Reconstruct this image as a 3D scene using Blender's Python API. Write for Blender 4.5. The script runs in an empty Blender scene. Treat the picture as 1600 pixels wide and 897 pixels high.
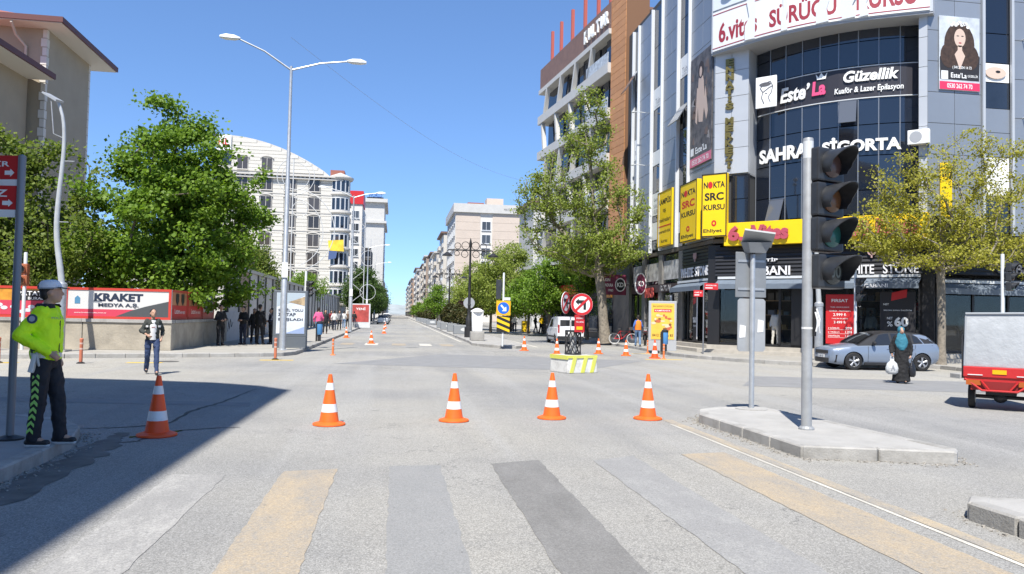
import bpy, bmesh, math, random
import numpy as np
from mathutils import Vector, Matrix
random.seed(7); RNG = np.random.default_rng(11)
SC = bpy.context.scene
COL = SC.collection
R = math.radians

# ------------------------------------------------------------ camera, sky, sun, exposure
EYE = 1.7; FPX = 1200.0; ROLL = math.atan(0.021); YAW = R(8.58); PITCH = R(2.16)
cd = bpy.data.cameras.new('camera'); cam = bpy.data.objects.new('camera', cd); COL.objects.link(cam)
cd.sensor_width = 36; cd.lens = 36 * FPX / 1600; cd.clip_end = 9000; cd.clip_start = 0.05
cam.matrix_world = (Matrix.Translation((0, 0, EYE)) @ Matrix.Rotation(-YAW, 4, 'Z') @ Matrix.Rotation(R(90) + PITCH, 4, 'X')
                    @ Matrix.Rotation(ROLL, 4, 'Z'))
SC.camera = cam
SUN_AZ, SUN_EL = R(200), R(57)           # where the sun stands, clockwise from +Y
w = bpy.data.worlds.new('World'); SC.world = w; w.use_nodes = True
nt = w.node_tree; bg = nt.nodes['Background']
sky = nt.nodes.new('ShaderNodeTexSky'); sky.sky_type = 'NISHITA'; sky.sun_disc = False
sky.sun_elevation = SUN_EL; sky.sun_rotation = SUN_AZ; sky.air_density = 0.8; sky.dust_density = 0.0; sky.ozone_density = 1.5
sky.altitude = 1000
tint = nt.nodes.new('ShaderNodeMix'); tint.data_type = 'RGBA'; tint.blend_type = 'MULTIPLY'; tint.inputs[0].default_value = 1
tint.inputs[7].default_value = (.74,1.22,2.0,1)        # the clear spring air of the photograph, same all over the sky
nt.links.new(sky.outputs[0], tint.inputs[6]); gam = nt.nodes.new('ShaderNodeGamma'); gam.inputs[1].default_value = .7
nt.links.new(tint.outputs[2], gam.inputs[0]); nt.links.new(gam.outputs[0], bg.inputs[0]); bg.inputs[1].default_value = 0.112
sl = bpy.data.lights.new('sun', 'SUN'); sl.energy = 4.4; sl.angle = R(0.53); sl.color = (1.0, 0.955, 0.88)
so = bpy.data.objects.new('sun', sl); COL.objects.link(so)
ld = Vector((-math.sin(SUN_AZ) * math.cos(SUN_EL), -math.cos(SUN_AZ) * math.cos(SUN_EL), -math.sin(SUN_EL)))
so.rotation_euler = ld.to_track_quat('-Z', 'Y').to_euler(); so.location = (-20, -40, 60)
vs = SC.view_settings; vs.view_transform = 'Standard'; vs.look = 'None'; vs.gamma = 1; vs.exposure = 0.85
vs.use_curve_mapping = False
SC.render.engine = 'CYCLES'

# ------------------------------------------------------------ small geometry toolkit
def G(x, y, h=0.0):
    """ground spot (height h) that the photograph shows at pixel x, y of 1600 x 897"""
    u = x - 800; v = 448.5 - y
    a = u * math.cos(ROLL) - v * math.sin(ROLL); b = u * math.sin(ROLL) + v * math.cos(ROLL)
    f = FPX * math.cos(PITCH) - b * math.sin(PITCH); z = FPX * math.sin(PITCH) + b * math.cos(PITCH)
    X = a * math.cos(YAW) + f * math.sin(YAW); Y = -a * math.sin(YAW) + f * math.cos(YAW)
    t = (h - EYE) / z
    return Vector((X * t, Y * t, h))

class MB:
    def __init__(s): s.v = []; s.f = []; s.m = []
    def add(s, vs, fs, m=0):
        o = len(s.v); s.v += [tuple(p) for p in vs]
        for f in fs: s.f.append([i + o for i in f]); s.m.append(m)
        return s
    def box(s, x0, x1, y0, y1, z0, z1, m=0):
        return s.add([(x0,y0,z0),(x1,y0,z0),(x1,y1,z0),(x0,y1,z0),(x0,y0,z1),(x1,y0,z1),(x1,y1,z1),(x0,y1,z1)],
              [(3,2,1,0),(4,5,6,7),(0,1,5,4),(1,2,6,5),(2,3,7,6),(3,0,4,7)], m)
    def hexa(s, b, t, m=0):        # bottom 4 points, top 4 points (counter-clockwise from above)
        return s.add(list(b)+list(t), [(3,2,1,0),(4,5,6,7),(0,1,5,4),(1,2,6,5),(2,3,7,6),(3,0,4,7)], m)
    def ring(s, c, ax, r, n, ry=None):
        ax = Vector(ax).normalized(); up = Vector((0,0,1)) if abs(ax.z) < .95 else Vector((0,1,0))
        a = up.cross(ax).normalized(); b = ax.cross(a); ry = r if ry is None else ry
        return [Vector(c) + a*math.cos(2*math.pi*i/n)*r + b*math.sin(2*math.pi*i/n)*ry for i in range(n)]
    def loft(s, rings, m=0, caps=True):
        n = len(rings[0]); vs = [p for r in rings for p in r]; fs = []
        for k in range(len(rings)-1):
            for i in range(n):
                j = (i+1) % n; fs.append((k*n+i, k*n+j, (k+1)*n+j, (k+1)*n+i))
        if caps:
            fs.append(tuple(reversed(range(n)))); fs.append(tuple((len(rings)-1)*n+i for i in range(n)))
        return s.add(vs, fs, m)
    def cyl(s, p, q, r0, r1=None, n=10, m=0, caps=True):
        r1 = r0 if r1 is None else r1; p = Vector(p); q = Vector(q)
        return s.loft([s.ring(p, q-p, r0, n), s.ring(q, q-p, r1, n)], m, caps)
    def tube(s, path, r, n=8, m=0):
        P = [Vector(p) for p in path]; rr = r if isinstance(r, (list, tuple)) else [r]*len(P); rings = []
        ref = None
        for i, p in enumerate(P):
            d = (P[min(i+1, len(P)-1)] - P[max(i-1, 0)]).normalized()
            if ref is None:
                ref = Vector((0,0,1)) if abs(d.z) < .9 else Vector((1,0,0))
            a = (ref - d*ref.dot(d)).normalized(); b = d.cross(a); ref = a
            rings.append([p + a*math.cos(2*math.pi*k/n)*rr[i] + b*math.sin(2*math.pi*k/n)*rr[i] for k in range(n)])
        return s.loft(rings, m)
    def lathe(s, prof, n=16, c=(0,0,0), m=0):
        c = Vector(c)
        return s.loft([[c+Vector((r*math.cos(2*math.pi*i/n), r*math.sin(2*math.pi*i/n), z)) for i in range(n)] for r, z in prof], m)
    def ell(s, c, r, n=12, k=8, m=0, rot=None):
        rings = []
        for j in range(k+1):
            t = -math.pi/2 + math.pi*j/k; cr = max(math.cos(t), 1e-3); ring = []
            for i in range(n):
                p = Vector((r[0]*cr*math.cos(2*math.pi*i/n), r[1]*cr*math.sin(2*math.pi*i/n), r[2]*math.sin(t)))
                if rot: p = rot @ p
                ring.append(Vector(c)+p)
            rings.append(ring)
        return s.loft(rings, m)
    def cap(s, p, q, r0, r1, n=10, m=0):      # tapered capsule
        s.cyl(p, q, r0, r1, n, m); s.ell(p, (r0,)*3, n, 6, m); s.ell(q, (r1,)*3, n, 6, m); return s
    def prism(s, poly, z0, z1, m=0):          # polygon in xy, counter-clockwise
        n = len(poly); vs = [(p[0],p[1],z0) for p in poly]+[(p[0],p[1],z1) for p in poly]
        fs = [tuple(reversed(range(n))), tuple(range(n, 2*n))]+[(i,(i+1)%n,n+(i+1)%n,n+i) for i in range(n)]
        return s.add(vs, fs, m)
    def slab(s, poly, y0, y1, m=0):           # polygon in xz (counter-clockwise seen from -y), thickness along y
        n = len(poly); vs = [(p[0],y0,p[1]) for p in poly]+[(p[0],y1,p[1]) for p in poly]
        fs = [tuple(range(n)), tuple(reversed(range(n, 2*n)))]+[((i+1)%n,i,n+i,n+(i+1)%n) for i in range(n)]
        return s.add(vs, fs, m)
    def mesh(s, name, mats, smooth=False, bevel=0, seg=1, ang=35):
        me = bpy.data.meshes.new(name); me.from_pydata([tuple(p) for p in s.v], [], s.f)
        for mt in (mats if isinstance(mats, (list, tuple)) else [mats]): me.materials.append(mt)
        me.polygons.foreach_set('material_index', s.m)
        if bevel:
            bm = bmesh.new(); bm.from_mesh(me); bmesh.ops.remove_doubles(bm, verts=bm.verts, dist=1e-5)
            ed = [e for e in bm.edges if len(e.link_faces) == 2 and e.calc_face_angle(0) > R(ang)]
            bmesh.ops.bevel(bm, geom=ed, offset=bevel, segments=seg, affect='EDGES', profile=.6, clamp_overlap=True)
            bm.to_mesh(me); bm.free()
        if smooth:
            me.polygons.foreach_set('use_smooth', [True]*len(me.polygons)); me.set_sharp_from_angle(angle=R(ang))
        me.update(); return me
    def build(s, name, mats, parent=None, loc=(0,0,0), rz=0, **k):
        return link(name, s.mesh(name, mats, **k), parent, loc, rz)

def link(name, me, parent=None, loc=(0,0,0), rz=0):
    o = bpy.data.objects.new(name, me); COL.objects.link(o); o.location = loc; o.rotation_euler = (0,0,rz)
    if parent: o.parent = parent
    return o
def tag(o, label=None, cat=None, group=None, kind=None):
    if label: o['label'] = label
    if cat: o['category'] = cat
    if group: o['group'] = group
    if kind: o['kind'] = kind
    return o
def thing(name, label, cat, loc=(0,0,0), rz=0, group=None):
    o = bpy.data.objects.new(name, None); COL.objects.link(o); o.location = loc; o.rotation_euler = (0,0,rz)
    o.empty_display_size = .2
    return tag(o, label, cat, group)
def copy_tree(o, loc=None, rz=None, label=None, parent=None, scale=None):
    c = o.copy(); COL.objects.link(c); c.parent = parent
    for ch in list(o.children): copy_tree(ch, parent=c)
    if loc is not None: c.location = loc
    if rz is not None: c.rotation_euler = (0,0,rz)
    if label: c['label'] = label
    if scale: c.scale = (scale,)*3
    return c

# ------------------------------------------------------------ materials
MATS = {}
def mat(name, col, rough=.6, metal=0, var=0, vscale=3, bump=0, bscale=40, spec=.5, obj_var=0, dirt=0, dscale=.6, dcol=(.10,.09,.07), trans=0, coat=0, alpha=1, emit=0):
    if name in MATS: return MATS[name]
    m = bpy.data.materials.new(name); m.use_nodes = True; N = m.node_tree.nodes; Lk = m.node_tree.links; b = N['Principled BSDF']
    b.inputs['Base Color'].default_value = (*col, 1); b.inputs['Roughness'].default_value = rough; b.inputs['Metallic'].default_value = metal
    b.inputs['Specular IOR Level'].default_value = spec; b.inputs['Coat Weight'].default_value = coat; b.inputs['Coat Roughness'].default_value = .05
    b.inputs['Alpha'].default_value = alpha; b.inputs['Transmission Weight'].default_value = trans
    if emit: b.inputs['Emission Color'].default_value = (*col,1); b.inputs['Emission Strength'].default_value = emit
    g = N.new('ShaderNodeNewGeometry'); cur = None
    def noise(sc, det=4, rg=.6):
        n = N.new('ShaderNodeTexNoise'); n.inputs['Scale'].default_value = sc; n.inputs['Detail'].default_value = det; n.inputs['Roughness'].default_value = rg
        Lk.new(g.outputs['Position'], n.inputs['Vector']); return n
    def ramp(src, lo, hi, a, c):
        r = N.new('ShaderNodeMapRange'); r.inputs[1].default_value = lo; r.inputs[2].default_value = hi; r.inputs[3].default_value = a; r.inputs[4].default_value = c
        Lk.new(src, r.inputs[0]); return r.outputs[0]
    def mul(fac_sock):
        nonlocal cur
        mx = N.new('ShaderNodeMix'); mx.data_type = 'RGBA'; mx.blend_type = 'MULTIPLY'; mx.inputs[0].default_value = 1
        if cur is None: mx.inputs[6].default_value = (*col,1)
        else: Lk.new(cur, mx.inputs[6])
        Lk.new(fac_sock, mx.inputs[7]); cur = mx.outputs[2]
    if var: mul(ramp(noise(vscale).outputs[0], .3, .7, 1-var, 1+var))
    if obj_var:
        oi = N.new('ShaderNodeObjectInfo'); mul(ramp(oi.outputs['Random'], 0, 1, 1-obj_var, 1+obj_var))
    if dirt:
        f = ramp(noise(dscale, 6, .7).outputs[0], .48, .72, 0, dirt)
        mx = N.new('ShaderNodeMix'); mx.data_type = 'RGBA'; Lk.new(f, mx.inputs[0])
        if cur is None: mx.inputs[6].default_value = (*col,1)
        else: Lk.new(cur, mx.inputs[6])
        mx.inputs[7].default_value = (*dcol,1); cur = mx.outputs[2]
    if cur is not None: Lk.new(cur, b.inputs['Base Color'])
    if bump:
        bp = N.new('ShaderNodeBump'); bp.inputs['Strength'].default_value = bump; bp.inputs['Distance'].default_value = .02
        Lk.new(noise(bscale, 3).outputs[0], bp.inputs['Height']); Lk.new(bp.outputs[0], b.inputs['Normal'])
    MATS[name] = m; return m

def asphalt_mat():
    m = bpy.data.materials.new('asphalt'); m.use_nodes = True; N = m.node_tree.nodes; Lk = m.node_tree.links; b = N['Principled BSDF']
    g = N.new('ShaderNodeNewGeometry')
    def noise(sc, det=4, rg=.6, vec=None):
        n = N.new('ShaderNodeTexNoise'); n.inputs['Scale'].default_value = sc; n.inputs['Detail'].default_value = det; n.inputs['Roughness'].default_value = rg
        Lk.new(vec or g.outputs['Position'], n.inputs['Vector']); return n.outputs[0]
    def rng(src, lo, hi, a, c):
        r = N.new('ShaderNodeMapRange'); r.inputs[1].default_value = lo; r.inputs[2].default_value = hi; r.inputs[3].default_value = a; r.inputs[4].default_value = c
        Lk.new(src, r.inputs[0]); return r.outputs[0]
    def mix(f, a, c, mode='MIX'):
        x = N.new('ShaderNodeMix'); x.data_type = 'RGBA'; x.blend_type = mode
        if hasattr(f, 'links'): Lk.new(f, x.inputs[0])
        else: x.inputs[0].default_value = f
        for i, q in ((6, a), (7, c)):
            if hasattr(q, 'links'): Lk.new(q, x.inputs[i])
            else: x.inputs[i].default_value = (*q, 1)
        return x.outputs[2]
    base = mix(rng(noise(.35, 5, .65), .35, .65, 0, 1), (.238,.236,.229), (.29,.286,.274))
    # streaks along the traffic
    mp = N.new('ShaderNodeMapping'); mp.inputs['Scale'].default_value = (1.6, .05, 1); Lk.new(g.outputs['Position'], mp.inputs[0])
    base = mix(rng(noise(1.0, 4, .6, mp.outputs[0]), .4, .68, 0, .35), base, (.20,.20,.198))
    # dusty beige areas toward both side streets
    sp = N.new('ShaderNodeSeparateXYZ'); Lk.new(g.outputs['Position'], sp.inputs[0])
    nlarge = noise(.13, 3, .55)
    ad = N.new('ShaderNodeMath'); ad.operation = 'ABSOLUTE'; 
    sb = N.new('ShaderNodeMath'); sb.operation = 'SUBTRACT'; Lk.new(sp.outputs[0], sb.inputs[0]); sb.inputs[1].default_value = 3.5; Lk.new(sb.outputs[0], ad.inputs[0])
    far = rng(ad.outputs[0], 7, 15, 0, .5)
    yy = rng(sp.outputs[1], 14, 22, 0, 1)
    m1 = N.new('ShaderNodeMath'); m1.operation = 'MULTIPLY'; Lk.new(far, m1.inputs[0]); Lk.new(yy, m1.inputs[1])
    nz = rng(nlarge, .38, .6, 0, .55)
    m2 = N.new('ShaderNodeMath'); m2.operation = 'MULTIPLY_ADD'; Lk.new(nz, m2.inputs[0]); m2.inputs[1].default_value = .8; Lk.new(m1.outputs[0], m2.inputs[2]); m2.use_clamp = True
    base = mix(m2.outputs[0], base, (.40,.375,.315))
    # scuffs: tyre marks and patches
    mp2 = N.new('ShaderNodeMapping'); mp2.inputs['Scale'].default_value = (.45, 1.1, 1); mp2.inputs['Rotation'].default_value = (0,0,R(-25)); Lk.new(g.outputs['Position'], mp2.inputs[0])
    base = mix(rng(noise(.55, 6, .7, mp2.outputs[0]), .56, .74, 0, .42), base, (.185,.185,.183))
    # contour-like cracks inside patches, and pale worn wheel tracks
    ab = N.new('ShaderNodeMath'); ab.operation = 'ABSOLUTE'; sbb = N.new('ShaderNodeMath'); sbb.operation = 'SUBTRACT'; Lk.new(noise(.42, 7, .62), sbb.inputs[0]); sbb.inputs[1].default_value = .5; Lk.new(sbb.outputs[0], ab.inputs[0])
    ck = N.new('ShaderNodeMath'); ck.operation = 'MULTIPLY'; Lk.new(rng(ab.outputs[0], .0, .0035, .75, 0), ck.inputs[0]); Lk.new(rng(noise(.16, 2, .5), .50, .56, 0, 1), ck.inputs[1])
    base = mix(ck.outputs[0], base, (.10,.10,.10))
    mp3 = N.new('ShaderNodeMapping'); mp3.inputs['Scale'].default_value = (.9, .035, 1); mp3.inputs['Rotation'].default_value = (0,0,R(14)); Lk.new(g.outputs['Position'], mp3.inputs[0])
    base = mix(rng(noise(1.0, 3, .5, mp3.outputs[0]), .52, .62, 0, .42), base, (.33,.325,.31))
    mp4 = N.new('ShaderNodeMapping'); mp4.inputs['Scale'].default_value = (.5, .05, 1); mp4.inputs['Rotation'].default_value = (0,0,R(-62)); Lk.new(g.outputs['Position'], mp4.inputs[0])
    base = mix(rng(noise(1.0, 4, .55, mp4.outputs[0]), .55, .66, 0, .35), base, (.185,.186,.188))
    # aggregate grain
    vo = N.new('ShaderNodeTexVoronoi'); vo.inputs['Scale'].default_value = 75; Lk.new(g.outputs['Position'], vo.inputs['Vector'])
    base = mix(1.0, base, rng(vo.outputs['Color'], .1, .9, .74, 1.22), 'MULTIPLY')
    base = mix(1.0, base, rng(noise(95, 2, .5), .3, .7, .70, 1.27), 'MULTIPLY')
    pits = rng(noise(26, 3, .6), .66, .76, 0, .35)
    base = mix(pits, base, (.09,.09,.09))
    oil = rng(noise(2.3, 3, .5), .70, .76, 0, .5)
    base = mix(oil, base, (.10,.10,.10))
    Lk.new(base, b.inputs['Base Color']); b.inputs['Roughness'].default_value = .9; b.inputs['Specular IOR Level'].default_value = .25
    bp = N.new('ShaderNodeBump'); bp.inputs['Strength'].default_value = .5; bp.inputs['Distance'].default_value = .008
    Lk.new(noise(90, 3), bp.inputs['Height']); Lk.new(bp.outputs[0], b.inputs['Normal'])
    return m
def worn_paint(name, col, under=(.21,.205,.195), wear=.5, lo=.42, hi=.62):
    """thin road paint through which the asphalt shows"""
    m = bpy.data.materials.new(name); m.use_nodes = True; N = m.node_tree.nodes; Lk = m.node_tree.links; b = N['Principled BSDF']
    g = N.new('ShaderNodeNewGeometry')
    def noise(sc, det, rg, vec=None):
        n = N.new('ShaderNodeTexNoise'); n.inputs['Scale'].default_value = sc; n.inputs['Detail'].default_value = det; n.inputs['Roughness'].default_value = rg
        Lk.new(vec or g.outputs['Position'], n.inputs['Vector']); return n.outputs[0]
    def rng(src, l, h, a, c):
        r = N.new('ShaderNodeMapRange'); r.inputs[1].default_value = l; r.inputs[2].default_value = h; r.inputs[3].default_value = a; r.inputs[4].default_value = c
        Lk.new(src, r.inputs[0]); return r.outputs[0]
    mp = N.new('ShaderNodeMapping'); mp.inputs['Scale'].default_value = (1.2, .5, 1); mp.inputs['Rotation'].default_value = (0,0,R(30)); Lk.new(g.outputs['Position'], mp.inputs[0])
    f1 = rng(noise(2.2, 8, .72, mp.outputs[0]), lo, hi, 0, wear)
    f2 = rng(noise(30, 5, .7), .42, .58, 0, wear*.55)
    f3 = N.new('ShaderNodeMath'); f3.operation = 'ADD'; f3.use_clamp = True; Lk.new(f1, f3.inputs[0]); Lk.new(f2, f3.inputs[1]); f = f3.outputs[0]
    mx = N.new('ShaderNodeMix'); mx.data_type = 'RGBA'; Lk.new(f, mx.inputs[0]); mx.inputs[6].default_value = (*col,1); mx.inputs[7].default_value = (*under,1)
    gr = N.new('ShaderNodeMix'); gr.data_type = 'RGBA'; gr.blend_type = 'MULTIPLY'; gr.inputs[0].default_value = 1
    Lk.new(mx.outputs[2], gr.inputs[6]); Lk.new(rng(noise(85, 2, .5), .3, .7, .78, 1.18), gr.inputs[7])
    sp = N.new('ShaderNodeMix'); sp.data_type = 'RGBA'; Lk.new(rng(noise(19, 3, .6), .64, .72, 0, .55), sp.inputs[0])
    Lk.new(gr.outputs[2], sp.inputs[6]); sp.inputs[7].default_value = (.10,.10,.10,1)
    Lk.new(sp.outputs[2], b.inputs['Base Color']); b.inputs['Roughness'].default_value = .85; b.inputs['Specular IOR Level'].default_value = .25
    bp = N.new('ShaderNodeBump'); bp.inputs['Strength'].default_value = .3; bp.inputs['Distance'].default_value = .006
    Lk.new(noise(90, 3, .5), bp.inputs['Height']); Lk.new(bp.outputs[0], b.inputs['Normal'])
    MATS[name] = m; return m
def leaf_mat(name, c1, c2, tr=.35):
    m = bpy.data.materials.new(name); m.use_nodes = True; N = m.node_tree.nodes; Lk = m.node_tree.links
    b = N['Principled BSDF']; out = N['Material Output']; g = N.new('ShaderNodeNewGeometry')
    mx = N.new('ShaderNodeMix'); mx.data_type = 'RGBA'; Lk.new(g.outputs['Random Per Island'], mx.inputs[0])
    mx.inputs[6].default_value = (*c1,1); mx.inputs[7].default_value = (*c2,1)
    Lk.new(mx.outputs[2], b.inputs['Base Color']); b.inputs['Roughness'].default_value = .55; b.inputs['Specular IOR Level'].default_value = .3
    t = N.new('ShaderNodeBsdfTranslucent'); 
    br = N.new('ShaderNodeMix'); br.data_type = 'RGBA'; br.blend_type = 'MULTIPLY'; br.inputs[0].default_value = 1
    Lk.new(mx.outputs[2], br.inputs[6]); br.inputs[7].default_value = (1.25,1.3,.6,1); Lk.new(br.outputs[2], t.inputs[0])
    s = N.new('ShaderNodeMixShader'); s.inputs[0].default_value = tr
    Lk.new(b.outputs[0], s.inputs[1]); Lk.new(t.outputs[0], s.inputs[2]); Lk.new(s.outputs[0], out.inputs[0])
    MATS[name] = m; return m

ASPH = asphalt_mat()
GALV = mat('galvanised_steel', (.44,.46,.48), .45, .55, var=.12, vscale=8)
PALEGREY = mat('pale_grey_paint', (.58,.60,.61), .45, 0, var=.06, vscale=4)
DARKMET = mat('dark_metal', (.025,.026,.03), .45, .2)
BLACKP = mat('black_plastic', (.018,.018,.02), .5, var=.2, vscale=6)
SIGNAL = mat('signal_housing', (.035,.038,.042), .42, var=.25, vscale=7)
RUBBER = mat('rubber', (.012,.012,.013), .75)
WHITE = mat('white_paint', (.76,.76,.75), .5, var=.04, vscale=2)
RED = mat('red_paint', (.52,.018,.022), .45)
YELLOW = mat('yellow_paint', (.80,.52,.008), .5)
BLACK = mat('black_print', (.012,.012,.013), .6)
GLASS = mat('window_glass', (.020,.026,.038), .04, spec=.9, var=.35, vscale=.7)
CONC = mat('concrete', (.34,.33,.31), .85, var=.14, vscale=2.5, bump=.35, bscale=45, obj_var=.10, dirt=.6, dscale=2.4, dcol=(.17,.16,.14))
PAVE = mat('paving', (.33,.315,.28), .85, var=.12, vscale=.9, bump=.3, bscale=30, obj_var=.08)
CONEO = mat('cone_orange', (.86,.13,.012), .5, var=.08, vscale=9, dirt=.3, dscale=7, dcol=(.5,.12,.05))
CONEW = mat('cone_white', (.74,.74,.74), .4, dirt=.35, dscale=9, dcol=(.4,.38,.36))

# ------------------------------------------------------------ lettering
TXT = {}
def text_mesh(s, bold=0.0, ext=.01, m=None, shear=0, key=None):
    k = (s, bold, ext, m.name, shear)
    if k in TXT: return TXT[k]
    cu = bpy.data.curves.new('lettering', 'FONT'); cu.body = s; cu.size = 1; cu.extrude = 0; cu.offset = bold; cu.resolution_u = 3; cu.shear = shear
    cu.align_x = 'CENTER'
    o = bpy.data.objects.new('lettering', cu); 
    me = bpy.data.meshes.new_from_object(o)
    bpy.data.objects.remove(o); bpy.data.curves.remove(cu)
    TXT[k] = me; return me
def lettering(s, parent, cx, cz, wd, ht, y, m, bold=.0, ext=.0, shear=0, curve=None, name='lettering'):
    """flat or raised letters on the plane y of the parent's frame (front is -y), fitted to wd x ht"""
    src = text_mesh(s, bold, 0, m, shear)
    n = len(src.vertices); co = np.empty(n*3); src.vertices.foreach_get('co', co); co = co.reshape(-1,3)
    lo = co.min(0); hi = co.max(0); sz = np.maximum(hi-lo, 1e-6)
    x = (co[:,0]-(lo[0]+hi[0])/2)/sz[0]*wd + cx; z = (co[:,1]-(lo[1]+hi[1])/2)/sz[1]*ht + cz
    yy = np.full(n, y)
    P = np.stack([x, yy, z], 1)
    if curve is not None:
        q = np.array([curve(float(a)) for a in x]); P = np.stack([q[:,0], q[:,1]+(y), z], 1)
    fs = [list(p.vertices) for p in src.polygons]
    vs = P.tolist()
    if ext:
        cnt = {}
        for f in fs:
            for i in range(len(f)):
                e = (f[i], f[(i+1)%len(f)]); cnt[e] = 1
        front = P.copy(); front[:,1] -= ext
        base = len(vs); side = [(e[1], e[0], e[0]+n, e[1]+n) for e in cnt if (e[1], e[0]) not in cnt]
        vs = vs + front.tolist(); fs = [[i+n for i in f] for f in fs] + [list(q) for q in side]
    me = bpy.data.meshes.new(name); me.from_pydata(vs, [], fs); me.materials.append(m); me.update()
    return link(name, me, parent)
def ellipse(cx, cz, rx, rz, n=20, a0=0, a1=2*math.pi):
    return [(cx+rx*math.cos(a0+(a1-a0)*i/n), cz+rz*math.sin(a0+(a1-a0)*i/n)) for i in range(n if a1-a0 > 6.2 else n+1)]
# ------------------------------------------------------------ ground, road, pavements
tag(MB().add([(-4000,-4000,-.06),(4000,-4000,-.06),(4000,6000,-.06),(-4000,6000,-.06)], [(0,1,2,3)]).build('ground', mat('ground_earth', (.24,.22,.18), .95, var=.25, vscale=.02)), kind='structure')
tag(MB().add([(-260,-90,0),(260,-90,0),(260,1400,0),(-260,1400,0)], [(0,1,2,3)]).build('road', ASPH), kind='structure')

def offset_line(P, d):
    """polyline moved d to its left"""
    P = [Vector((p[0], p[1])) for p in P]; out = []
    for i, p in enumerate(P):
        ns = []
        if i > 0: t = (p-P[i-1]).normalized(); ns.append(Vector((-t.y, t.x)))
        if i < len(P)-1: t = (P[i+1]-p).normalized(); ns.append(Vector((-t.y, t.x)))
        n = sum(ns, Vector((0,0))); n.normalize(); k = max(.4, n.dot(ns[0])); out.append(p+n*d/k)
    return out
KERBM = {}
def kerb(parent, P, stone=.9, top=.155, width=.17, zb=-.02, m=None, near=74):
    """kerbstones along a polyline, the raised side on its left; far runs are one long piece"""
    m = m or CONC
    for i in range(len(P)-1):
        a = Vector((P[i][0], P[i][1])); b = Vector((P[i+1][0], P[i+1][1])); d = b-a; ln = d.length
        far = min(a.length, b.length) > near
        n = 1 if far or max(a.y,b.y)<0 or min(a.x,b.x)<-59 or max(a.x,b.x)>80 else max(1, round(ln/stone)); L = ln/n
        k = (round(L, 2), round(top, 3), m.name)
        if k not in KERBM:
            KERBM[k] = MB().box(.006, L-.006, 0, width, zb, top).mesh('kerbstone', m, bevel=.018)
        for j in range(n):
            q = a+d*(j/n)
            o = link('kerbstone', KERBM[k], parent, (q.x, q.y, random.uniform(-.006,.004)), math.atan2(d.y, d.x)+random.uniform(-.006,.006))
def pavement(name, line, rest, m=None, top=.145, stone=.9, closed=False):
    off = offset_line(line, .1)
    poly = [(p.x, p.y) for p in off]+list(rest)
    o = tag(MB().prism(poly, -.02, top).build(name, m or PAVE), kind='structure')
    kerb(o, line, stone); return o
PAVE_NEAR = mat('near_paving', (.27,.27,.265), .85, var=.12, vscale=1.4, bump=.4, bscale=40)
# pavement the policeman stands on: kerb runs up the road, rounds the corner and follows the side street
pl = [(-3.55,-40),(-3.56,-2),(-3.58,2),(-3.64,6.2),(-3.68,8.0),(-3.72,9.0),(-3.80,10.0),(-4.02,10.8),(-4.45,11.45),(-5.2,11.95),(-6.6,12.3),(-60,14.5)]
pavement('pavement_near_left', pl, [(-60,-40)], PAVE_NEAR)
# pavement across the side street, left
ll = [(-70,7.5),(-22,22.9),(-10.7,27.2),(-6.5,28.75),(-4.9,29.4),(-4.15,30.0),(-3.82,31.0),(-3.78,33),(-3.78,60),(-3.76,76),(-3.7,100),(-3.5,1300)]
pavement('pavement_far_left', ll, [(-70,1300)])
# pavement round the big corner building, right
rr = [(8.6,1300),(8.8,500),(11.5,215),(13.2,112),(13.45,76),(13.35,44),(12.95,37),(12.72,34.2),(13.1,32.0),(14.0,29.8),(15.3,28.2),(16.9,27.55),(20.4,27.45),(20.75,26.8),(20.7,24.2),(20.2,23.3),(17.95,22.75),(17.9,22.2),(19.5,21.6),(90,15)]
pr = pavement('pavement_far_right', rr, [(90,1300)])
# median
ml = [(4.55,1300),(4.5,75),(4.5,60),(4.45,47),(4.3,43.1),(4.8,41.2),(5.6,39.7),(6.25,39.5),(6.7,40.3),(7.1,44),(7.4,60),(7.4,75),(7.4,1300)]
med = pavement('median', ml, [], CONC)
# traffic island and the stub of a second one
isl = [(5.00,12.15),(5.03,10.6),(5.06,9.0),(6.82,8.52),(7.02,8.75),(6.82,11.6),(6.6,13.05),(5.75,13.1),(5.25,12.75),(5.0,12.15)]
ISLTOP = mat('island_concrete', (.36,.35,.33), .9, var=.1, vscale=2, bump=.5, bscale=25, dirt=.3, dscale=1.5, dcol=(.24,.23,.2))
io = tag(MB().prism([(p.x,p.y) for p in offset_line(isl, .1)][:-1], -.02, .148).build('traffic_island', ISLTOP), kind='structure')
kerb(io, isl, .75)
i2 = [(5.10,5.55),(5.03,6.05),(5.0,6.15),(5.25,6.38),(5.6,6.3),(6.6,3.5)]
i2 = [(5.05,3.0),(5.02,5.6),(5.0,6.12),(5.22,6.36),(5.75,6.2),(9.5,4.9)]
i2r = list(reversed(i2))
io2 = tag(MB().prism([(p.x,p.y) for p in offset_line(i2r, .1)]+[(9.5,3.0)], -.02, .148).build('traffic_island_stub', ISLTOP), kind='structure')
kerb(io2, i2r, .8)

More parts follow.
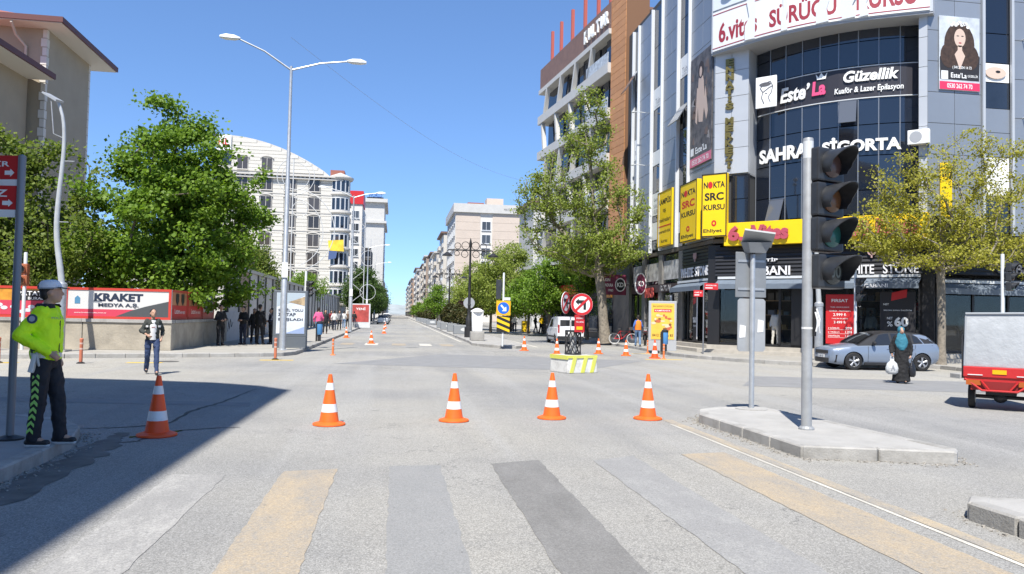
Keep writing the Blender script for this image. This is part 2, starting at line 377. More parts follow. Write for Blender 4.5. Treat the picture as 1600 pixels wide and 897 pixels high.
# ------------------------------------------------------------ paint on the road
PWHITE = worn_paint('worn_white_paint', (.375,.366,.345), under=(.265,.26,.25), wear=.85, lo=.38, hi=.60)
PORANGE = worn_paint('worn_ochre_paint', (.405,.325,.222), under=(.28,.26,.23), wear=.75, lo=.38, hi=.66)
PGREY = worn_paint('grey_cover_paint', (.232,.233,.228), under=(.265,.263,.256), wear=.6, lo=.36, hi=.62)
PDARK = worn_paint('dark_cover_paint', (.158,.154,.146), wear=.75, under=(.215,.21,.20), lo=.36, hi=.66)
PFAINT = worn_paint('faint_white_paint', (.33,.326,.31), under=(.26,.257,.25), wear=.95, lo=.34, hi=.55)
PYEL = mat('yellow_road_paint', (.70,.46,.03), .7, dirt=.5, dscale=3, dcol=(.4,.34,.2))
PLINE = worn_paint('white_line_paint', (.60,.57,.50), under=(.36,.34,.30), wear=.45)
def marking(poly, m, label_name='road_marking', z=.004, k=6):
    o = MB().add([(p[0],p[1],z) for p in poly], [tuple(range(len(poly)))]).build(label_name, m)
    return tag(o, kind='structure')
def ragged(x0, x1, yn, y0, y1, n=40, j=.011):
    a = [(x0+random.uniform(-j,j), yn+(y0-yn)*i/n) for i in range(n+1)]
    b = [(x1+random.uniform(-j,j), yn+(y1-yn)*i/n) for i in range(n, -1, -1)]
    return list(reversed(a+b))
for x0, x1, y0, y1, m in ((-2.22,-1.68,8.37,8.34,PWHITE),(-1.13,-.58,8.48,8.59,PORANGE),(-.02,.545,8.71,8.75,PGREY),(1.125,1.72,8.81,9.02,PDARK),
                          (2.37,2.955,8.95,9.26,PFAINT),(3.6,4.235,9.33,9.44,PORANGE)):
    marking(ragged(x0, x1, 3.6, y0, y1), m, 'crossing_stripe')
marking(ragged(4.50,4.66,3.4,12.5,12.5,40,.006), worn_paint('worn_yellow_line', (.42,.345,.24), under=(.28,.265,.24), wear=.75), 'yellow_edge_line')
marking(ragged(4.435,4.485,3.4,12.0,12.0,40,.003), PLINE, 'white_edge_line')
for x0, x1, m in ((-2.9,-2.2,PORANGE),(-1.6,-.9,PLINE),(-.15,.6,PORANGE),(1.35,2.0,PLINE),(2.5,3.2,PORANGE)):
    marking(ragged(x0, x1, 41.5, 44.2, 44.2, 6), m, 'crossing_stripe')
marking(ragged(4.05,4.2,48,300,300,8), PLINE, 'white_edge_line')
marking(ragged(7.75,7.9,42,300,300,8), PLINE, 'white_edge_line')
for k in range(6): marking(ragged(8.0+k*.85,8.4+k*.85,33.5,36,36,4), PFAINT, 'crossing_stripe')
# yellow kerb-ramp marks by the side street
for px, py, wd in ((225,567,1.0),(432,563,1.1),(-4,567,1.0)):
    q = G(px, py); marking([(q.x-wd/2,q.y-.2),(q.x+wd/2,q.y-.05),(q.x+wd/2,q.y+.28),(q.x-wd/2,q.y+.13)], PYEL, 'yellow_ramp_mark')
for px, py in ((1037,562),(1012,553)):
    q = G(px, py); marking([(q.x-.8,q.y-.15),(q.x+.8,q.y-.15),(q.x+.8,q.y+.15),(q.x-.8,q.y+.15)], PYEL, 'yellow_ramp_mark')
# cracks, tar seams and a water streak by the near kerb
TAR = mat('tar_seam', (.035,.035,.036), .6, var=.3, vscale=5)
def streak(pts, wd, m, name, z=.005):
    P = [Vector(p) for p in pts]; L = []; Rr = []
    fine = []
    for i in range(len(P)-1):
        for j in range(8): fine.append(P[i].lerp(P[i+1], j/8)+Vector((random.uniform(-.03,.03), random.uniform(-.03,.03))))
    fine.append(P[-1])
    for i, p in enumerate(fine):
        d = (fine[min(i+1,len(fine)-1)]-fine[max(0,i-1)]).normalized(); n = Vector((-d.y, d.x)); t = i/(len(fine)-1)
        ww = wd*(.35+.65*math.sin(math.pi*min(.95,max(.05,t))))*random.uniform(.5,1.2)
        L.append(p+n*ww); Rr.append(p-n*ww)
    n = len(fine); vs = [(p.x,p.y,z) for p in L]+[(p.x,p.y,z) for p in Rr]
    return tag(MB().add(vs, [(n+i, n+i+1, i+1, i) for i in range(n-1)]).build(name, m), kind='structure')
g2 = lambda x, y: G(x, y).xy
streak([g2(400,608),g2(350,628),g2(300,642),g2(262,662),g2(200,668),g2(125,670)], .035, TAR, 'tar_seam')
streak([g2(375,668),g2(320,670),g2(250,676),g2(215,690),g2(160,694)], .03, TAR, 'tar_seam')
GUT = mat('gutter_grime', (.11,.107,.10), .7, var=.35, vscale=4)
streak([(-3.30,3),(-3.36,6),(-3.42,8.2),(-3.45,9.3),(-3.55,10.4),(-3.6,11.2)], .24, GUT, 'gutter_grime', .0045)
streak([g2(205,684),g2(232,678),g2(262,676),g2(285,673)], .07, mat('gutter_water', (.03,.03,.028), .08, spec=.8), 'gutter_water', .0055)
# manhole
mh = G(262, 565); m_ = tag(MB().lathe([(.34,-.01),(.34,.006),(.0005,.006)], 20, (mh.x, mh.y, 0)).build('manhole_cover', mat('cast_iron', (.12,.115,.11), .6, .3), ), 'round iron manhole cover in the road behind the walking man', 'manhole cover')
SEAM = mat('old_patch', (.215,.215,.213), .9, var=.1, vscale=2)
for poly in ([(-2,26),(6,24),(10,30),(2,33)], [(9,19),(15,17.5),(19,20.5),(11,22.4)], [(-7.5,15),(-2.5,14.2),(-2.6,14.8),(-7.5,15.6)]):
    marking(poly, SEAM, 'asphalt_patch', .0035)

# loose gravel and grit gathered along the kerbs
def grit(name, line, n, wd, seed, smin=.006, smax=.022):
    g = np.random.default_rng(seed); mb = MB(); P = [Vector((p[0],p[1])) for p in line]; seg = [(P[i], P[i+1]) for i in range(len(P)-1)]; L = np.array([(b-a).length for a, b in seg]); L = L/L.sum()
    for _ in range(n):
        a, b = seg[g.choice(len(seg), p=L)]; d = (b-a).normalized(); nn = Vector((d.y,-d.x)); q = a.lerp(b, g.uniform(0,1))+nn*abs(g.normal())*wd; s = g.uniform(smin,smax); c = [q.x,q.y,s*.25]
        v = [(c[0]+s*g.uniform(.5,1)*math.cos(t+.4*g.normal()),c[1]+s*g.uniform(.5,1)*math.sin(t+.4*g.normal()),z) for z in (0.001,s*.7) for t in (0,1.57,3.14,4.71)]
        mb.add(v, [(4,5,6,7),(0,1,5,4),(1,2,6,5),(2,3,7,6),(3,0,4,7)])
    return tag(mb.build(name, mat('grit_stone',(.30,.28,.25),.9,var=.3,vscale=30)), 'loose grit along the kerb '+name.split('_')[-1], None, None, 'stuff')
for nm, ln, n, wd, sd in (('loose_gravel_island', isl, 900, .10, 1), ('loose_gravel_stub', i2r, 260, .08, 2), ('loose_gravel_corner', pl[2:9], 500, .12, 3)): 
    o = grit(nm, ln, n, wd, sd); o.name = 'loose_gravel'; del o['label']
# ------------------------------------------------------------ the corner building on the right
AX, AY = 15.5, 36.1; CH = 9.45; S2 = 2**-.5
BX, BY = AX+CH*S2, AY-CH*S2
class Fr:
    """facade frame: s runs right as seen from outside, off is distance out of the wall"""
    def __init__(s, x, y, rz): s.o = Vector((x,y)); s.rz = rz; s.e = Vector((math.cos(rz), math.sin(rz))); s.n = Vector((math.sin(rz), -math.cos(rz)))
    def P(s, a, off=0, z=0): q = s.o+s.e*a+s.n*off; return Vector((q.x, q.y, z))
FL = Fr(AX, AY, R(-90))            # s = AY - Y  (negative goes up the street)
FC = Fr(AX, AY, R(-45))
FR = Fr(BX, BY, 0)
ALU = mat('aluminium_cladding', (.27,.295,.33), .36, .35, var=.05, vscale=.5, obj_var=.035)
ALUL = mat('light_cladding', (.46,.48,.505), .4, .15, var=.05, vscale=.6, obj_var=.03)
MULL = mat('white_mullion', (.66,.68,.70), .4, .1)
GAP = mat('dark_joint', (.05,.052,.055), .8)
SOFF = mat('grey_soffit', (.34,.35,.37), .5)
BROWNS = mat('brown_soffit', (.10,.085,.07), .6, var=.2, vscale=2)
GLASSB = mat('blue_tinted_glass', (.013,.018,.03), .03, spec=1.0, obj_var=.25)
LOUV = mat('black_louvre', (.016,.016,.018), .4)
cb = thing('corner_building', 'large grey metal and glass corner building with shops at street level', 'building', (22, 40, 0))
ORG = Vector((22, 40, 0))
def onto(o, world, rz): o.location = Vector(world)-ORG; o.rotation_euler = (0,0,rz); return o
def put(mb, name, m, fr, s=0, off=0, z=0, parent=cb, org=None, **k):
    o = mb.build(name, m, parent, **k); o.location = fr.P(s, off, z)-(ORG if org is None else org); o.rotation_euler = (0,0,fr.rz); return o
# structural core
core = MB()
foot = [(AX+.02,64),(AX+.02,AY),(BX-.05,BY+.25),(60,BY+.25),(60,64)]
core.prism([(p[0]-22,p[1]-40) for p in [(AX+.25,54),(AX+.25,AY+.12),(AX+1.32,AY-1.05),(AX+2.2,AY-.2),(BX+.55,BY+1.55),(BX+.3,BY+.3),(48,BY+.3),(48,54)]], 5.55, 21.5)
core.build('core', GAP, cb)
CLADM = {}
def clad(fr, s0, s1, z0, z1, nx, nz, m=ALU, off=0.0, th=.12, parent=cb):
    dx = (s1-s0)/nx; dz = (z1-z0)/nz; k = (round(dx,3), round(dz,3), th, m.name)
    if k not in CLADM: CLADM[k] = MB().box(.009, dx-.009, -th, 0, .009, dz-.009).mesh('cladding_panel', m, bevel=.006)
    for i in range(nx):
        for j in range(nz):
            o = link('cladding_panel', CLADM[k], parent); onto(o, fr.P(s0+i*dx, off-th, z0+j*dz), fr.rz); o.rotation_euler = (random.uniform(-.002,.002), 0, fr.rz+random.uniform(-.002,.002))
def pane(fr, s0, s1, z0, z1, off=-.06, m=GLASSB, name='pane', tilt=0, parent=cb):
    mb = MB().box(.02, s1-s0-.02, 0, .03, .02, z1-z0-.02)
    o = mb.build(name, m, parent); onto(o, fr.P(s0, off, z0), fr.rz); o.rotation_euler = (tilt+random.uniform(-.004,.004), 0, fr.rz+random.uniform(-.004,.004)); return o
ZB = 5.75; ZT = 21.0
# left face, s = AY - Y: pilasters, window strips and panel columns (walking from the far end to the corner)
sY = lambda Y: AY-Y
clad(FL, sY(49.75), sY(49.45), ZB, ZT, 1, 8, ALU, .0)
for Y0, Y1 in ((48.25,45.6),(43.65,41.1),(39.3,36.12)):
    clad(FL, sY(Y0), sY(Y1), ZB, ZT, 2, 12, ALU, 0)
for Y in (49.40,48.2,45.55,43.7,41.05,39.35):
    put(MB().box(-.05,.05,-.16,.04,ZB,ZT), 'mullion', MULL, FL, sY(Y))
for Y0, Y1, rows in ((49.3,48.3,[(6.1,7.6,'p'),(7.6,9.2,'g'),(9.2,10.6,'g'),(10.6,12.2,'a'),(12.2,13.6,'w'),(13.6,16.4,'g'),(16.4,18.2,'o'),(18.2,21,'g')]),
                     (45.45,43.8,[(5.9,6.5,'g'),(6.5,7.6,'w'),(7.6,8.0,'g'),(8.0,9.4,'w'),(9.4,11.1,'g'),(11.1,12.0,'w'),(12.0,14.6,'g'),(14.6,15.9,'w'),(15.9,18.5,'g'),(18.5,21,'g')]),
                     (40.95,39.45,[(5.75,6.5,'g'),(6.5,7.7,'w'),(7.7,10.2,'g'),(10.2,12.3,'g'),(12.3,13.6,'o'),(13.6,15.2,'g'),(15.2,16.4,'w'),(16.4,18.6,'g'),(18.6,21,'g')])):
    for z0, z1, t in rows:
        a, b = sY(Y0), sY(Y1)
        if t == 'g': pane(FL, a, b, z0, z1)
        elif t == 'a': clad(FL, a, b, z0, z1, 1, 1, ALU, -.02)
        elif t in 'wp': pane(FL, a, b, z0, z1, -.03, ALUL if t == 'p' else WHITE, 'infill_panel')
        elif t == 'o':
            pane(FL, a, b, z0, z1, -.2, GLASS)
            o = MB().box(0,b-a,0,.04,-(z1-z0),0).build('open_sash', [mat('sash_glass',(.09,.10,.12),.1,spec=.8)], cb); onto(o, FL.P(a, .03, z1), FL.rz); o.rotation_euler = (R(-32),0,FL.rz)
# faint printing on the white infill panels
for Y, z, s, wd, ht in ((44.62,8.95,'Gelişim',1.1,.24),(44.62,8.6,'SÜRÜCÜ',1.2,.25),(44.62,8.25,'KURSU',1.1,.25),(44.62,15.05,'Tuba',1.0,.35),(44.62,14.78,'GÜZELLİK',1.1,.12),(40.2,15.6,'Tuba',1.0,.32),(40.2,15.35,'GÜZELLİK',1.0,.12),(48.8,12.7,'Tuba',.7,.28)):
    t_ = lettering(s, cb, 0, 0, wd, ht, -.004, mat('grey_print',(.22,.23,.25),.7)); onto(t_, FL.P(sY(Y), -.028, z), FL.rz)
# wall lamps that stick out of the left face
for Y in (47.0,):
    for z in (8.2,11.5,14.9):
        put(MB().tube([(0,0,0),(0,-.55,.04),(0,-.75,.0)], .025, 6).ell((0,-.8,0),(.09,.12,.06),8,5), 'wall_lamp', PALEGREY, FL, sY(Y), 0, z, smooth=True)
# corner face: left pier, recessed curved glass, right pier
clad(FC, .0, 1.72, 8.9, 15.3, 2, 5, ALUL, 0, .14)
put(MB().box(0,1.72,0,1.2,0,.06), 'pier_underside', SOFF, FC, 0, -.14, 8.83)
put(MB().box(0,.08,0,1.2,0,6.5), 'pier_return', ALUL, FC, 1.64, -.14, 8.9)
for z0_, z1_ in ((6.45,7.65),(7.65,8.85)): pane(FC, .92, 1.72, z0_, z1_, -.08)
put(MB().box(.85,1.75,.0,.05,6.4,8.86), 'glazing_frame', LOUV, FC, 0, -.13)
def arc(t, s0=1.75, s1=9.1, off0=-1.05, bulge=.95):
    s = s0+(s1-s0)*t; return s, off0+bulge*math.sin(math.pi*t)**.8
NP = 9
def arc_panes(z0, z1, m=GLASSB, name='pane', skip=()):
    for i in range(NP):
        a, oa = arc(i/NP); b, ob = arc((i+1)/NP); p = FC.P(a, oa); q = FC.P(b, ob); d = (q-p); L = d.length; rz = math.atan2(d.y, d.x)
        o = MB().box(.02, L-.02, 0, .03, .02, z1-z0-.02).build(name, m, cb); onto(o, (p.x,p.y,z0), rz); o.rotation_euler = (random.uniform(-.006,.006),0,rz+random.uniform(-.01,.01))
        if i in skip:
            o = MB().box(.05, L-.05, -.02, .02, -1.15, 0).box(.02,L-.02,-.03,.03,-.04,0).build('open_sash', mat('sash_glass',(.09,.10,.12),.1,spec=.8), cb); onto(o, (p.x,p.y,z1-.1), rz); o.location += Vector((-.05,-.05,0)); o.rotation_euler = (R(-20),0,rz)
for z0, z1, sk in ((6.55,7.65,(1,)),(7.65,9.2,()),(9.2,10.6,()),(10.6,11.85,(5,)),(13.3,14.4,()),(14.4,15.4,())): arc_panes(z0, z1, skip=sk)
# thin silver glazing bars
for i in range(NP+1):
    a, oa = arc(i/NP); put(MB().box(-.02,.02,-.035,.02,0,8.9), 'glazing_bar', mat('glazing_bar',(.25,.27,.30),.4,.5), FC, a, oa, 6.5)
clad(FC, 9.1, 9.45, 6.3, 15.3, 1, 7, ALUL, 0, .14)
for k in range(7):
    o = MB().box(0,.06,-1.15,0,0,1.27).build('cladding_panel', ALUL, cb); onto(o, FC.P(9.12, -.14-1.12, 6.3+k*1.286), FC.rz); 
# curved fascia over the corner with the driving-school sign
def arc2(x): # x in -5..5 from the chord's middle
    t = (x+5.0)/10.0; return t
def fascia_pt(t, extra=0): 
    s = -.12+t*(CH+.35); return s, .22+.95*math.sin(math.pi*t)+extra
NF = 14; fas = MB()
ringv = []
for i in range(NF+1):
    s, o = fascia_pt(i/NF); ringv.append([(s, -o, 15.0), (s, -o, 21.0), (s, 1.6, 21.0), (s, 1.6, 15.0)])
fas.loft(ringv); fo = put(fas, 'fascia', ALUL, FC, 0, 0, 0.0, smooth=True, ang=25)
put(MB().prism([(fascia_pt(i/NF)[0], -fascia_pt(i/NF,-.03)[1]) for i in range(NF+1)]+[(CH+.2,1.5),(-.1,1.5)], 14.92, 14.995), 'soffit', SOFF, FC)
# right face
clad(FR, .0, 2.55, 6.3, ZT, 2, 11, ALU, 0)
put(MB().box(-.06,.06,-.1,.02,5.6,ZT), 'mullion', ALUL, FR, 2.62)
for z0, z1, t in ((5.7,7.3,'g'),(7.3,9.0,'w'),(9.0,11.1,'a'),(11.1,12.25,'d'),(12.25,13.1,'w'),(13.1,14.4,'g'),(14.4,16.2,'g'),(16.2,18.5,'g'),(18.5,21,'g')):
    if t == 'a': clad(FR, 2.7, 3.95, z0, z1, 1, 2, ALU, -.02)
    else: pane(FR, 2.7, 3.95, z0, z1, -.05, {'g':GLASSB,'d':GLASS,'w':WHITE}[t], 'infill_panel' if t == 'w' else 'pane')
put(MB().box(-.06,.06,-.1,.02,5.6,ZT), 'mullion', ALUL, FR, 4.02)
clad(FR, 4.1, 26, 5.6, ZT, 14, 9, ALU, 0)
for z in (8.3,10.75,14.2): put(MB().tube([(0,0,0),(0,-.35,.05),(.0,-.5,-.02)], .03, 6).cyl((.0,-.45,.02),(.1,-.75,-.12),.07,.08,8), 'wall_lamp', PALEGREY, FR, 4.55, 0, z, smooth=True)
put(MB().slab(ellipse(0,0,.5,.26,18),-.03,0).slab(ellipse(.1,.05,.12,.06,10),-.035,-.03,1), 'window_print', [mat('skin_print',(.62,.47,.38),.6), BLACK], FR, 3.25, -.02, 12.66)
# soffit over the shops
put(MB().box(-13.7,.0,-.02,1.6,0,.2), 'soffit', BROWNS, FL, 0, 0, 5.52)
put(MB().box(0,CH,-.02,1.6,0,.2), 'soffit', BROWNS, FC, 0, 0, 5.5)
# shops: plinth, black louvred bands, windows, awnings, doors
PLINTH = mat('stone_plinth', (.40,.37,.32), .8, var=.12, vscale=3, dirt=.3, dscale=2, dcol=(.25,.22,.18))
foot2 = [(AX-.35,50),(AX-.35,AY-.15),(BX-.15,BY-.35),(50,BY-.35),(50,BY+1.2),(BX+.3,BY+1.2),(AX+1.2,AY+.4),(AX+1.2,50)]
MB().prism([(p[0]-22,p[1]-40) for p in foot2], .13, .5).build('plinth', PLINTH, cb)
MB().prism([(p[0]-22,p[1]-40) for p in [(AX-.95,43),(AX-.95,AY-.4),(BX-.4,BY-.95),(26,BY-.95),(26,BY-.36),(BX-.15,BY-.36),(AX-.36,AY-.15),(AX-.36,43)]], .13, .31).build('step', PLINTH, cb)
MB().prism([(p[0]-22,p[1]-40) for p in [(AX+2.8,54),(AX+2.8,AY+1.3),(BX+1.2,BY+2.8),(48,BY+2.8),(48,54)]], .4, 5.6).build('shop_back_wall', mat('shop_interior',(.045,.042,.04),.7,var=.5,vscale=1.2), cb)
MB().prism([(p[0]-22,p[1]-40) for p in [(AX+.1,54),(AX+.1,AY+.2),(BX-.1,BY+.4),(48,BY+.4),(48,BY+2.8),(BX+1.2,BY+2.8),(AX+2.8,AY+1.3),(AX+2.8,54)]], .46, .55).build('shop_floor', mat('shop_tiles',(.25,.23,.2),.35), cb)
LVM = {}
def louvre(fr, s0, s1, z0, z1, off=.1):
    put(MB().box(s0,s1,-.02,.12,z0,z1), 'louvre_back', BLACK, fr, 0, off-.1)
    n = int((z1-z0)/.17); L = s1-s0; k = round(L,2)
    if k not in LVM: LVM[k] = MB().hexa([(0,-.07,0),(L,-.07,0),(L,.0,0),(0,.0,0)],[(0,-.03,.11),(L,-.03,.11),(L,.0,.11),(0,.0,.11)]).mesh('louvre_slat', LOUV)
    for j in range(n):
        o = link('louvre_slat', LVM[k], cb); onto(o, fr.P(s0, off-.08, z0+.03+j*(z1-z0)/n), fr.rz)
louvre(FL, -3.95, -.1, 3.75, 5.48); louvre(FC, .15, 9.3, 3.85, 5.3); louvre(FR, .1, 16, 3.85, 5.6)
CANV = mat('awning_canvas', (.13,.16,.20), .7, var=.1, vscale=4)
def awning(fr, s0, s1, z, out=.55):
    put(MB().slab([(0,0),(0,0)],0,0) if 0 else MB().hexa([(s0,-out,z-.3),(s1,-out,z-.3),(s1,0,z-.04),(s0,0,z-.04)],[(s0,-out,z-.27),(s1,-out,z-.27),(s1,0,z),(s0,0,z)]), 'awning', CANV, fr)
    put(MB().box(s0,s1,-out-.03,-out-.005,z-.5,z-.26), 'awning_valance', CANV, fr)
    put(MB().box(s0,s1,-.13,0,z+.0,z+.12), 'awning_case', PALEGREY, fr)
awning(FL, -4.5, -.3, 3.68); awning(FC, .3, 9.2, 3.72); awning(FR, .4, 16, 3.5)
SHOPG = mat('shop_glass', (.55,.6,.62), .02, trans=1.0, spec=.6)
SHOPF = mat('shop_frame', (.014,.014,.016), .4)
def shopfront(fr, s0, s1, n, z0=.52, z1=3.7, doors=()):
    d = (s1-s0)/n
    for i in range(n+1): put(MB().box(-.05,.05,-.05,.05,z0,z1), 'shop_post', SHOPF, fr, s0+i*d, -.1)
    put(MB().box(s0,s1,-.05,.05,z1-.2,z1), 'shop_head', SHOPF, fr, 0, -.1)
    put(MB().box(s0,s1,-.05,.05,z0,z0+.1), 'shop_sill', SHOPF, fr, 0, -.1)
    for i in range(n):
        if i in doors: continue
        put(MB().box(.05,d-.05,-.008,.008,z0+.1,z1-.2), 'shop_window', SHOPG, fr, s0+i*d, -.1)
shopfront(FL, -4.4, -.25, 4, doors=(2,)); shopfront(FC, .3, 9.2, 6, doors=(1,)); shopfront(FR, .5, 14, 8)
# black corner piers
put(MB().box(-.3,.3,-.1,.6,.5,5.4), 'shop_pier', LOUV, FC, .05, -.1); put(MB().box(-.3,.3,-.1,.6,.5,5.4), 'shop_pier', LOUV, FC, 4.1, -.15); put(MB().box(-.3,.3,-.1,.5,.5,5.4), 'shop_pier', LOUV, FC, 9.4, -.15)
# left face beyond the black shop: two-storey shop windows, posts
FRAMEG = mat('grey_post', (.20,.19,.175), .6, var=.15, vscale=3)
for Y in (49.6,46.9,43.8,40.5): put(MB().box(-.3,.3,-.05,.5,.5,5.5), 'shop_post', FRAMEG if Y < 47 else LOUV, FL, sY(Y), -.05)
put(MB().box(sY(49.3),sY(40.8),-.05,.2,3.3,3.75), 'shop_fascia', mat('maroon_black_fascia',(.045,.03,.03),.5), FL, 0, 0)
for Y0, Y1 in ((49.3,47.2),(46.6,44.1),(43.5,40.8)):
    pane(FL, sY(Y0), sY(Y1), 3.8, 5.45, -.12, GLASS, 'upper_shop_window')
    put(MB().box(.1,sY(Y1)-sY(Y0)-.1,-.02,.0,0,1.1), 'curtain', mat('pale_curtain',(.36,.36,.35),.7,var=.5,vscale=2.5), FL, sY(Y0), -.1, 4.0)
    put(MB().box(.05,sY(Y1)-sY(Y0)-.05,-.01,.01,0,2.6), 'shop_window', SHOPG, FL, sY(Y0), -.12, .6)
    put(MB().box(0,.07,-.05,.05,0,2.7), 'shop_post', SHOPF, FL, (sY(Y0)+sY(Y1))/2, -.1, .55)
# shelves with goods inside
for fr, s0, s1 in ((FC,2.2,3.6),(FC,5.6,8.8),(FL,-4.2,-2.6)):
    for z in (1.3,2.0,2.7):
        put(MB().box(s0,s1,0,.35,z,z+.03), 'shelf', mat('shelf_wood',(.30,.22,.14),.5), fr, 0, -1.3)
        q = s0+.1
        while q < s1-.35:
            ww = random.uniform(.18,.36); hh = random.uniform(.15,.4)
            put(MB().box(q,q+ww,.05,.3,z+.031,z+.03+hh), 'goods', mat('goods_%d' % random.randint(0,6), random.choice([(.5,.45,.35),(.12,.15,.2),(.35,.12,.1),(.1,.1,.1),(.55,.53,.5),(.3,.22,.1),(.2,.28,.3)]), .7), fr, 0, -1.3); q += ww+.08

# ------------------------------------------------------------ signs on the corner building
def board(name, label, fr, s0, s1, z0, z1, m, off=.02, th=.12, edge=None, cat='sign'):
    c = (s0+s1)/2; t = thing(name, label, cat, fr.P(c, off, z0), fr.rz); wd = s1-s0; ht = z1-z0
    MB().box(-wd/2, wd/2, -th, 0, 0, ht).build('panel', m, t, bevel=.01)
    if edge:
        e = .05
        MB().box(-wd/2,wd/2,-th-.02,-th-.002,0,e).box(-wd/2,wd/2,-th-.02,-th-.002,ht-e,ht).box(-wd/2,-wd/2+e,-th-.02,-th-.002,e,ht-e).box(wd/2-e,wd/2,-th-.02,-th-.002,e,ht-e).build('border', edge, t)
    t['w'] = wd; t['h'] = ht; del t['w']; del t['h']
    return t, wd, ht, -th-.004
REDP = mat('red_print', (.55,.02,.02), .5); DARKRED = mat('dark_red_letters', (.30,.03,.045), .5); WHITEL = mat('white_letters', (.82,.82,.80), .45); GREYL = mat('grey_letter_side', (.3,.3,.3), .5)
YB = mat('yellow_board', (.83,.56,.006), .45, var=.04, vscale=1)
# yellow NOKTA boards round the corner
for nm, fr, s0, s1, off, red in (('yellow driving course board facing the main street beside the corner', FL, sY(39.25), sY(36.95), .28, True), ('yellow driving course board on the corner facing the crossing', FC, -.38, .9, .34, False)):
    t, wd, ht, y = board('course_sign', nm, fr, s0, s1, 5.78, 8.88, YB, off, .26, BLACK)
    lettering('N   KTA', t, 0, ht*.82, wd*.84, ht*.10, y, BLACK, .03)
    MB().slab(ellipse(-wd*.155,ht*.82,wd*.095,ht*.056),y-.002,y+.003).build('red_dot', REDP, t)
    lettering('SRC', t, 0, ht*.635, wd*.76, ht*.125, y, REDP if red else BLACK, .035)
    lettering('KURSU', t, 0, ht*.465, wd*.84, ht*.09, y, BLACK, .03)
    MB().slab(ellipse(0,ht*.21,wd*.10,ht*.05),y-.002,y+.003).slab(ellipse(0,ht*.21,wd*.04,ht*.02),y-.005,y-.0025,1).build('emblem', [REDP, YB], t)
    lettering('Ehliyet', t, -wd*.05, ht*.085, wd*.74, ht*.075, y, BLACK, .025)
t, wd, ht, y = board('course_sign', 'tall narrow yellow board for machine operator courses on the left face', FL, sY(43.95), sY(41.6), 5.95, 9.2, YB, .03, .12, mat('thin_dark_edge',(.25,.16,.02),.6))
lettering('KAMPÜS', t, 0, ht*.82, wd*.86, ht*.12, y, BLACK, .03); lettering('iş', t, 0, ht*.64, wd*.2, ht*.08, y, BLACK, .02)
lettering('makinaları', t, 0, ht*.48, wd*.84, ht*.075, y, BLACK, .015); MB().box(-wd*.46,wd*.46,y-.003,y,ht*.355,ht*.375).build('red_line', REDP, t)
lettering('operatörlük', t, 0, ht*.26, wd*.86, ht*.075, y, BLACK, .015); lettering('kursu', t, 0, ht*.10, wd*.45, ht*.06, y, BLACK, .02)
# long yellow sign over the shops
t, wd, ht, y = board('driving_school_sign', 'long yellow sign with raised dark red letters above the black shopfronts', FC, .72, 9.55, 5.32, 6.42, YB, .1, .35)
PINKL = mat('faded_red_letters', (.42,.07,.10), .5)
for s, cx, w_ in (('6.',-3.8,.75),('Vites',-2.2,1.75),('Sürücü',.9,2.5),('Kursu',3.2,1.6)):
    lettering(s, t, cx, ht*.52, w_, ht*.66, y, PINKL, .05, .12)
# black band with the hairdresser's name, following the curved glass
t = thing('hairdresser_sign', 'black band sign with white and pink hairdresser lettering across the dark glass', 'sign', FC.P(5.4, -.06, 11.8), FC.rz)
def band(x):     # x from the band's middle, returns bent x, y
    tt = (x+5.4-1.75)/(9.1-1.75); s, o = arc(min(1,max(0,tt))); return (x, -(o+.10))
mb = MB(); rings = []
for i in range(17):
    x = -3.55+7.1*i/16; q = band(x); rings.append([(q[0],q[1],.02),(q[0],q[1],1.42),(q[0],q[1]+.07,1.42),(q[0],q[1]+.07,.02)])
mb.loft(rings); mb.build('panel', mat('charcoal_board',(.03,.028,.035),.4), t)
for z0, z1 in ((-.02,.02),(1.42,1.46)):
    mb = MB(); mb.loft([[(r[0][0],r[0][1]-.02,z0),(r[0][0],r[0][1]-.02,z1),(r[0][0],r[0][1]+.08,z1),(r[0][0],r[0][1]+.08,z0)] for r in rings]); mb.build('border', PALEGREY, t)
bc = lambda x: band(x)
PINK = mat('pink_letters', (.72,.09,.22), .45)
lettering('Este’', t, -1.55, .68, 1.45, .72, -.01, WHITEL, .03, .06, .15, bc); lettering('La', t, -.42, .70, .62, .66, -.01, PINK, .04, .06, .1, bc)
lettering('Güzellik', t, 1.75, 1.02, 2.2, .52, -.01, WHITEL, .03, .06, .2, bc); lettering('Kuaför & Lazer Epilasyon', t, 1.65, .38, 2.75, .34, -.01, WHITEL, .012, .05, .1, bc)
mb = MB(); q = bc(-.3); mb.slab([(-.5,1.1),(-.12,1.1),(-.05,1.38),(-.18,1.2),(-.31,1.4),(-.43,1.2),(-.56,1.38)], q[1]-.04, q[1]-.012); mb.build('crown_mark', WHITEL, t)
t, wd, ht, y = board('portrait_sign', 'small square white sign with a line drawing of a woman beside the black band', FC, 2.12, 3.12, 11.9, 13.4, WHITE, .12, .06)
mb = MB().tube([(-.1,y,.2),(-.22,y,.5),(-.15,y,.75),(-.28,y,.95),(-.1,y,1.15),(.2,y,1.25),(.32,y,1.0),(.25,y,.7)], .02, 5).tube([(-.15,y,.75),(0,y,.85),(.15,y,.95),(.3,y,1.0)], .02, 5).tube([(.25,y,.7),(.1,y,.5),(.2,y,.25)], .018, 5).slab(ellipse(-.05,1.12,.28,.10),y-.008,y+.003).slab(ellipse(.0,.68,.05,.02),y-.008,y+.003)
mb.build('drawing', mat('ink_grey',(.10,.10,.11),.6), t)
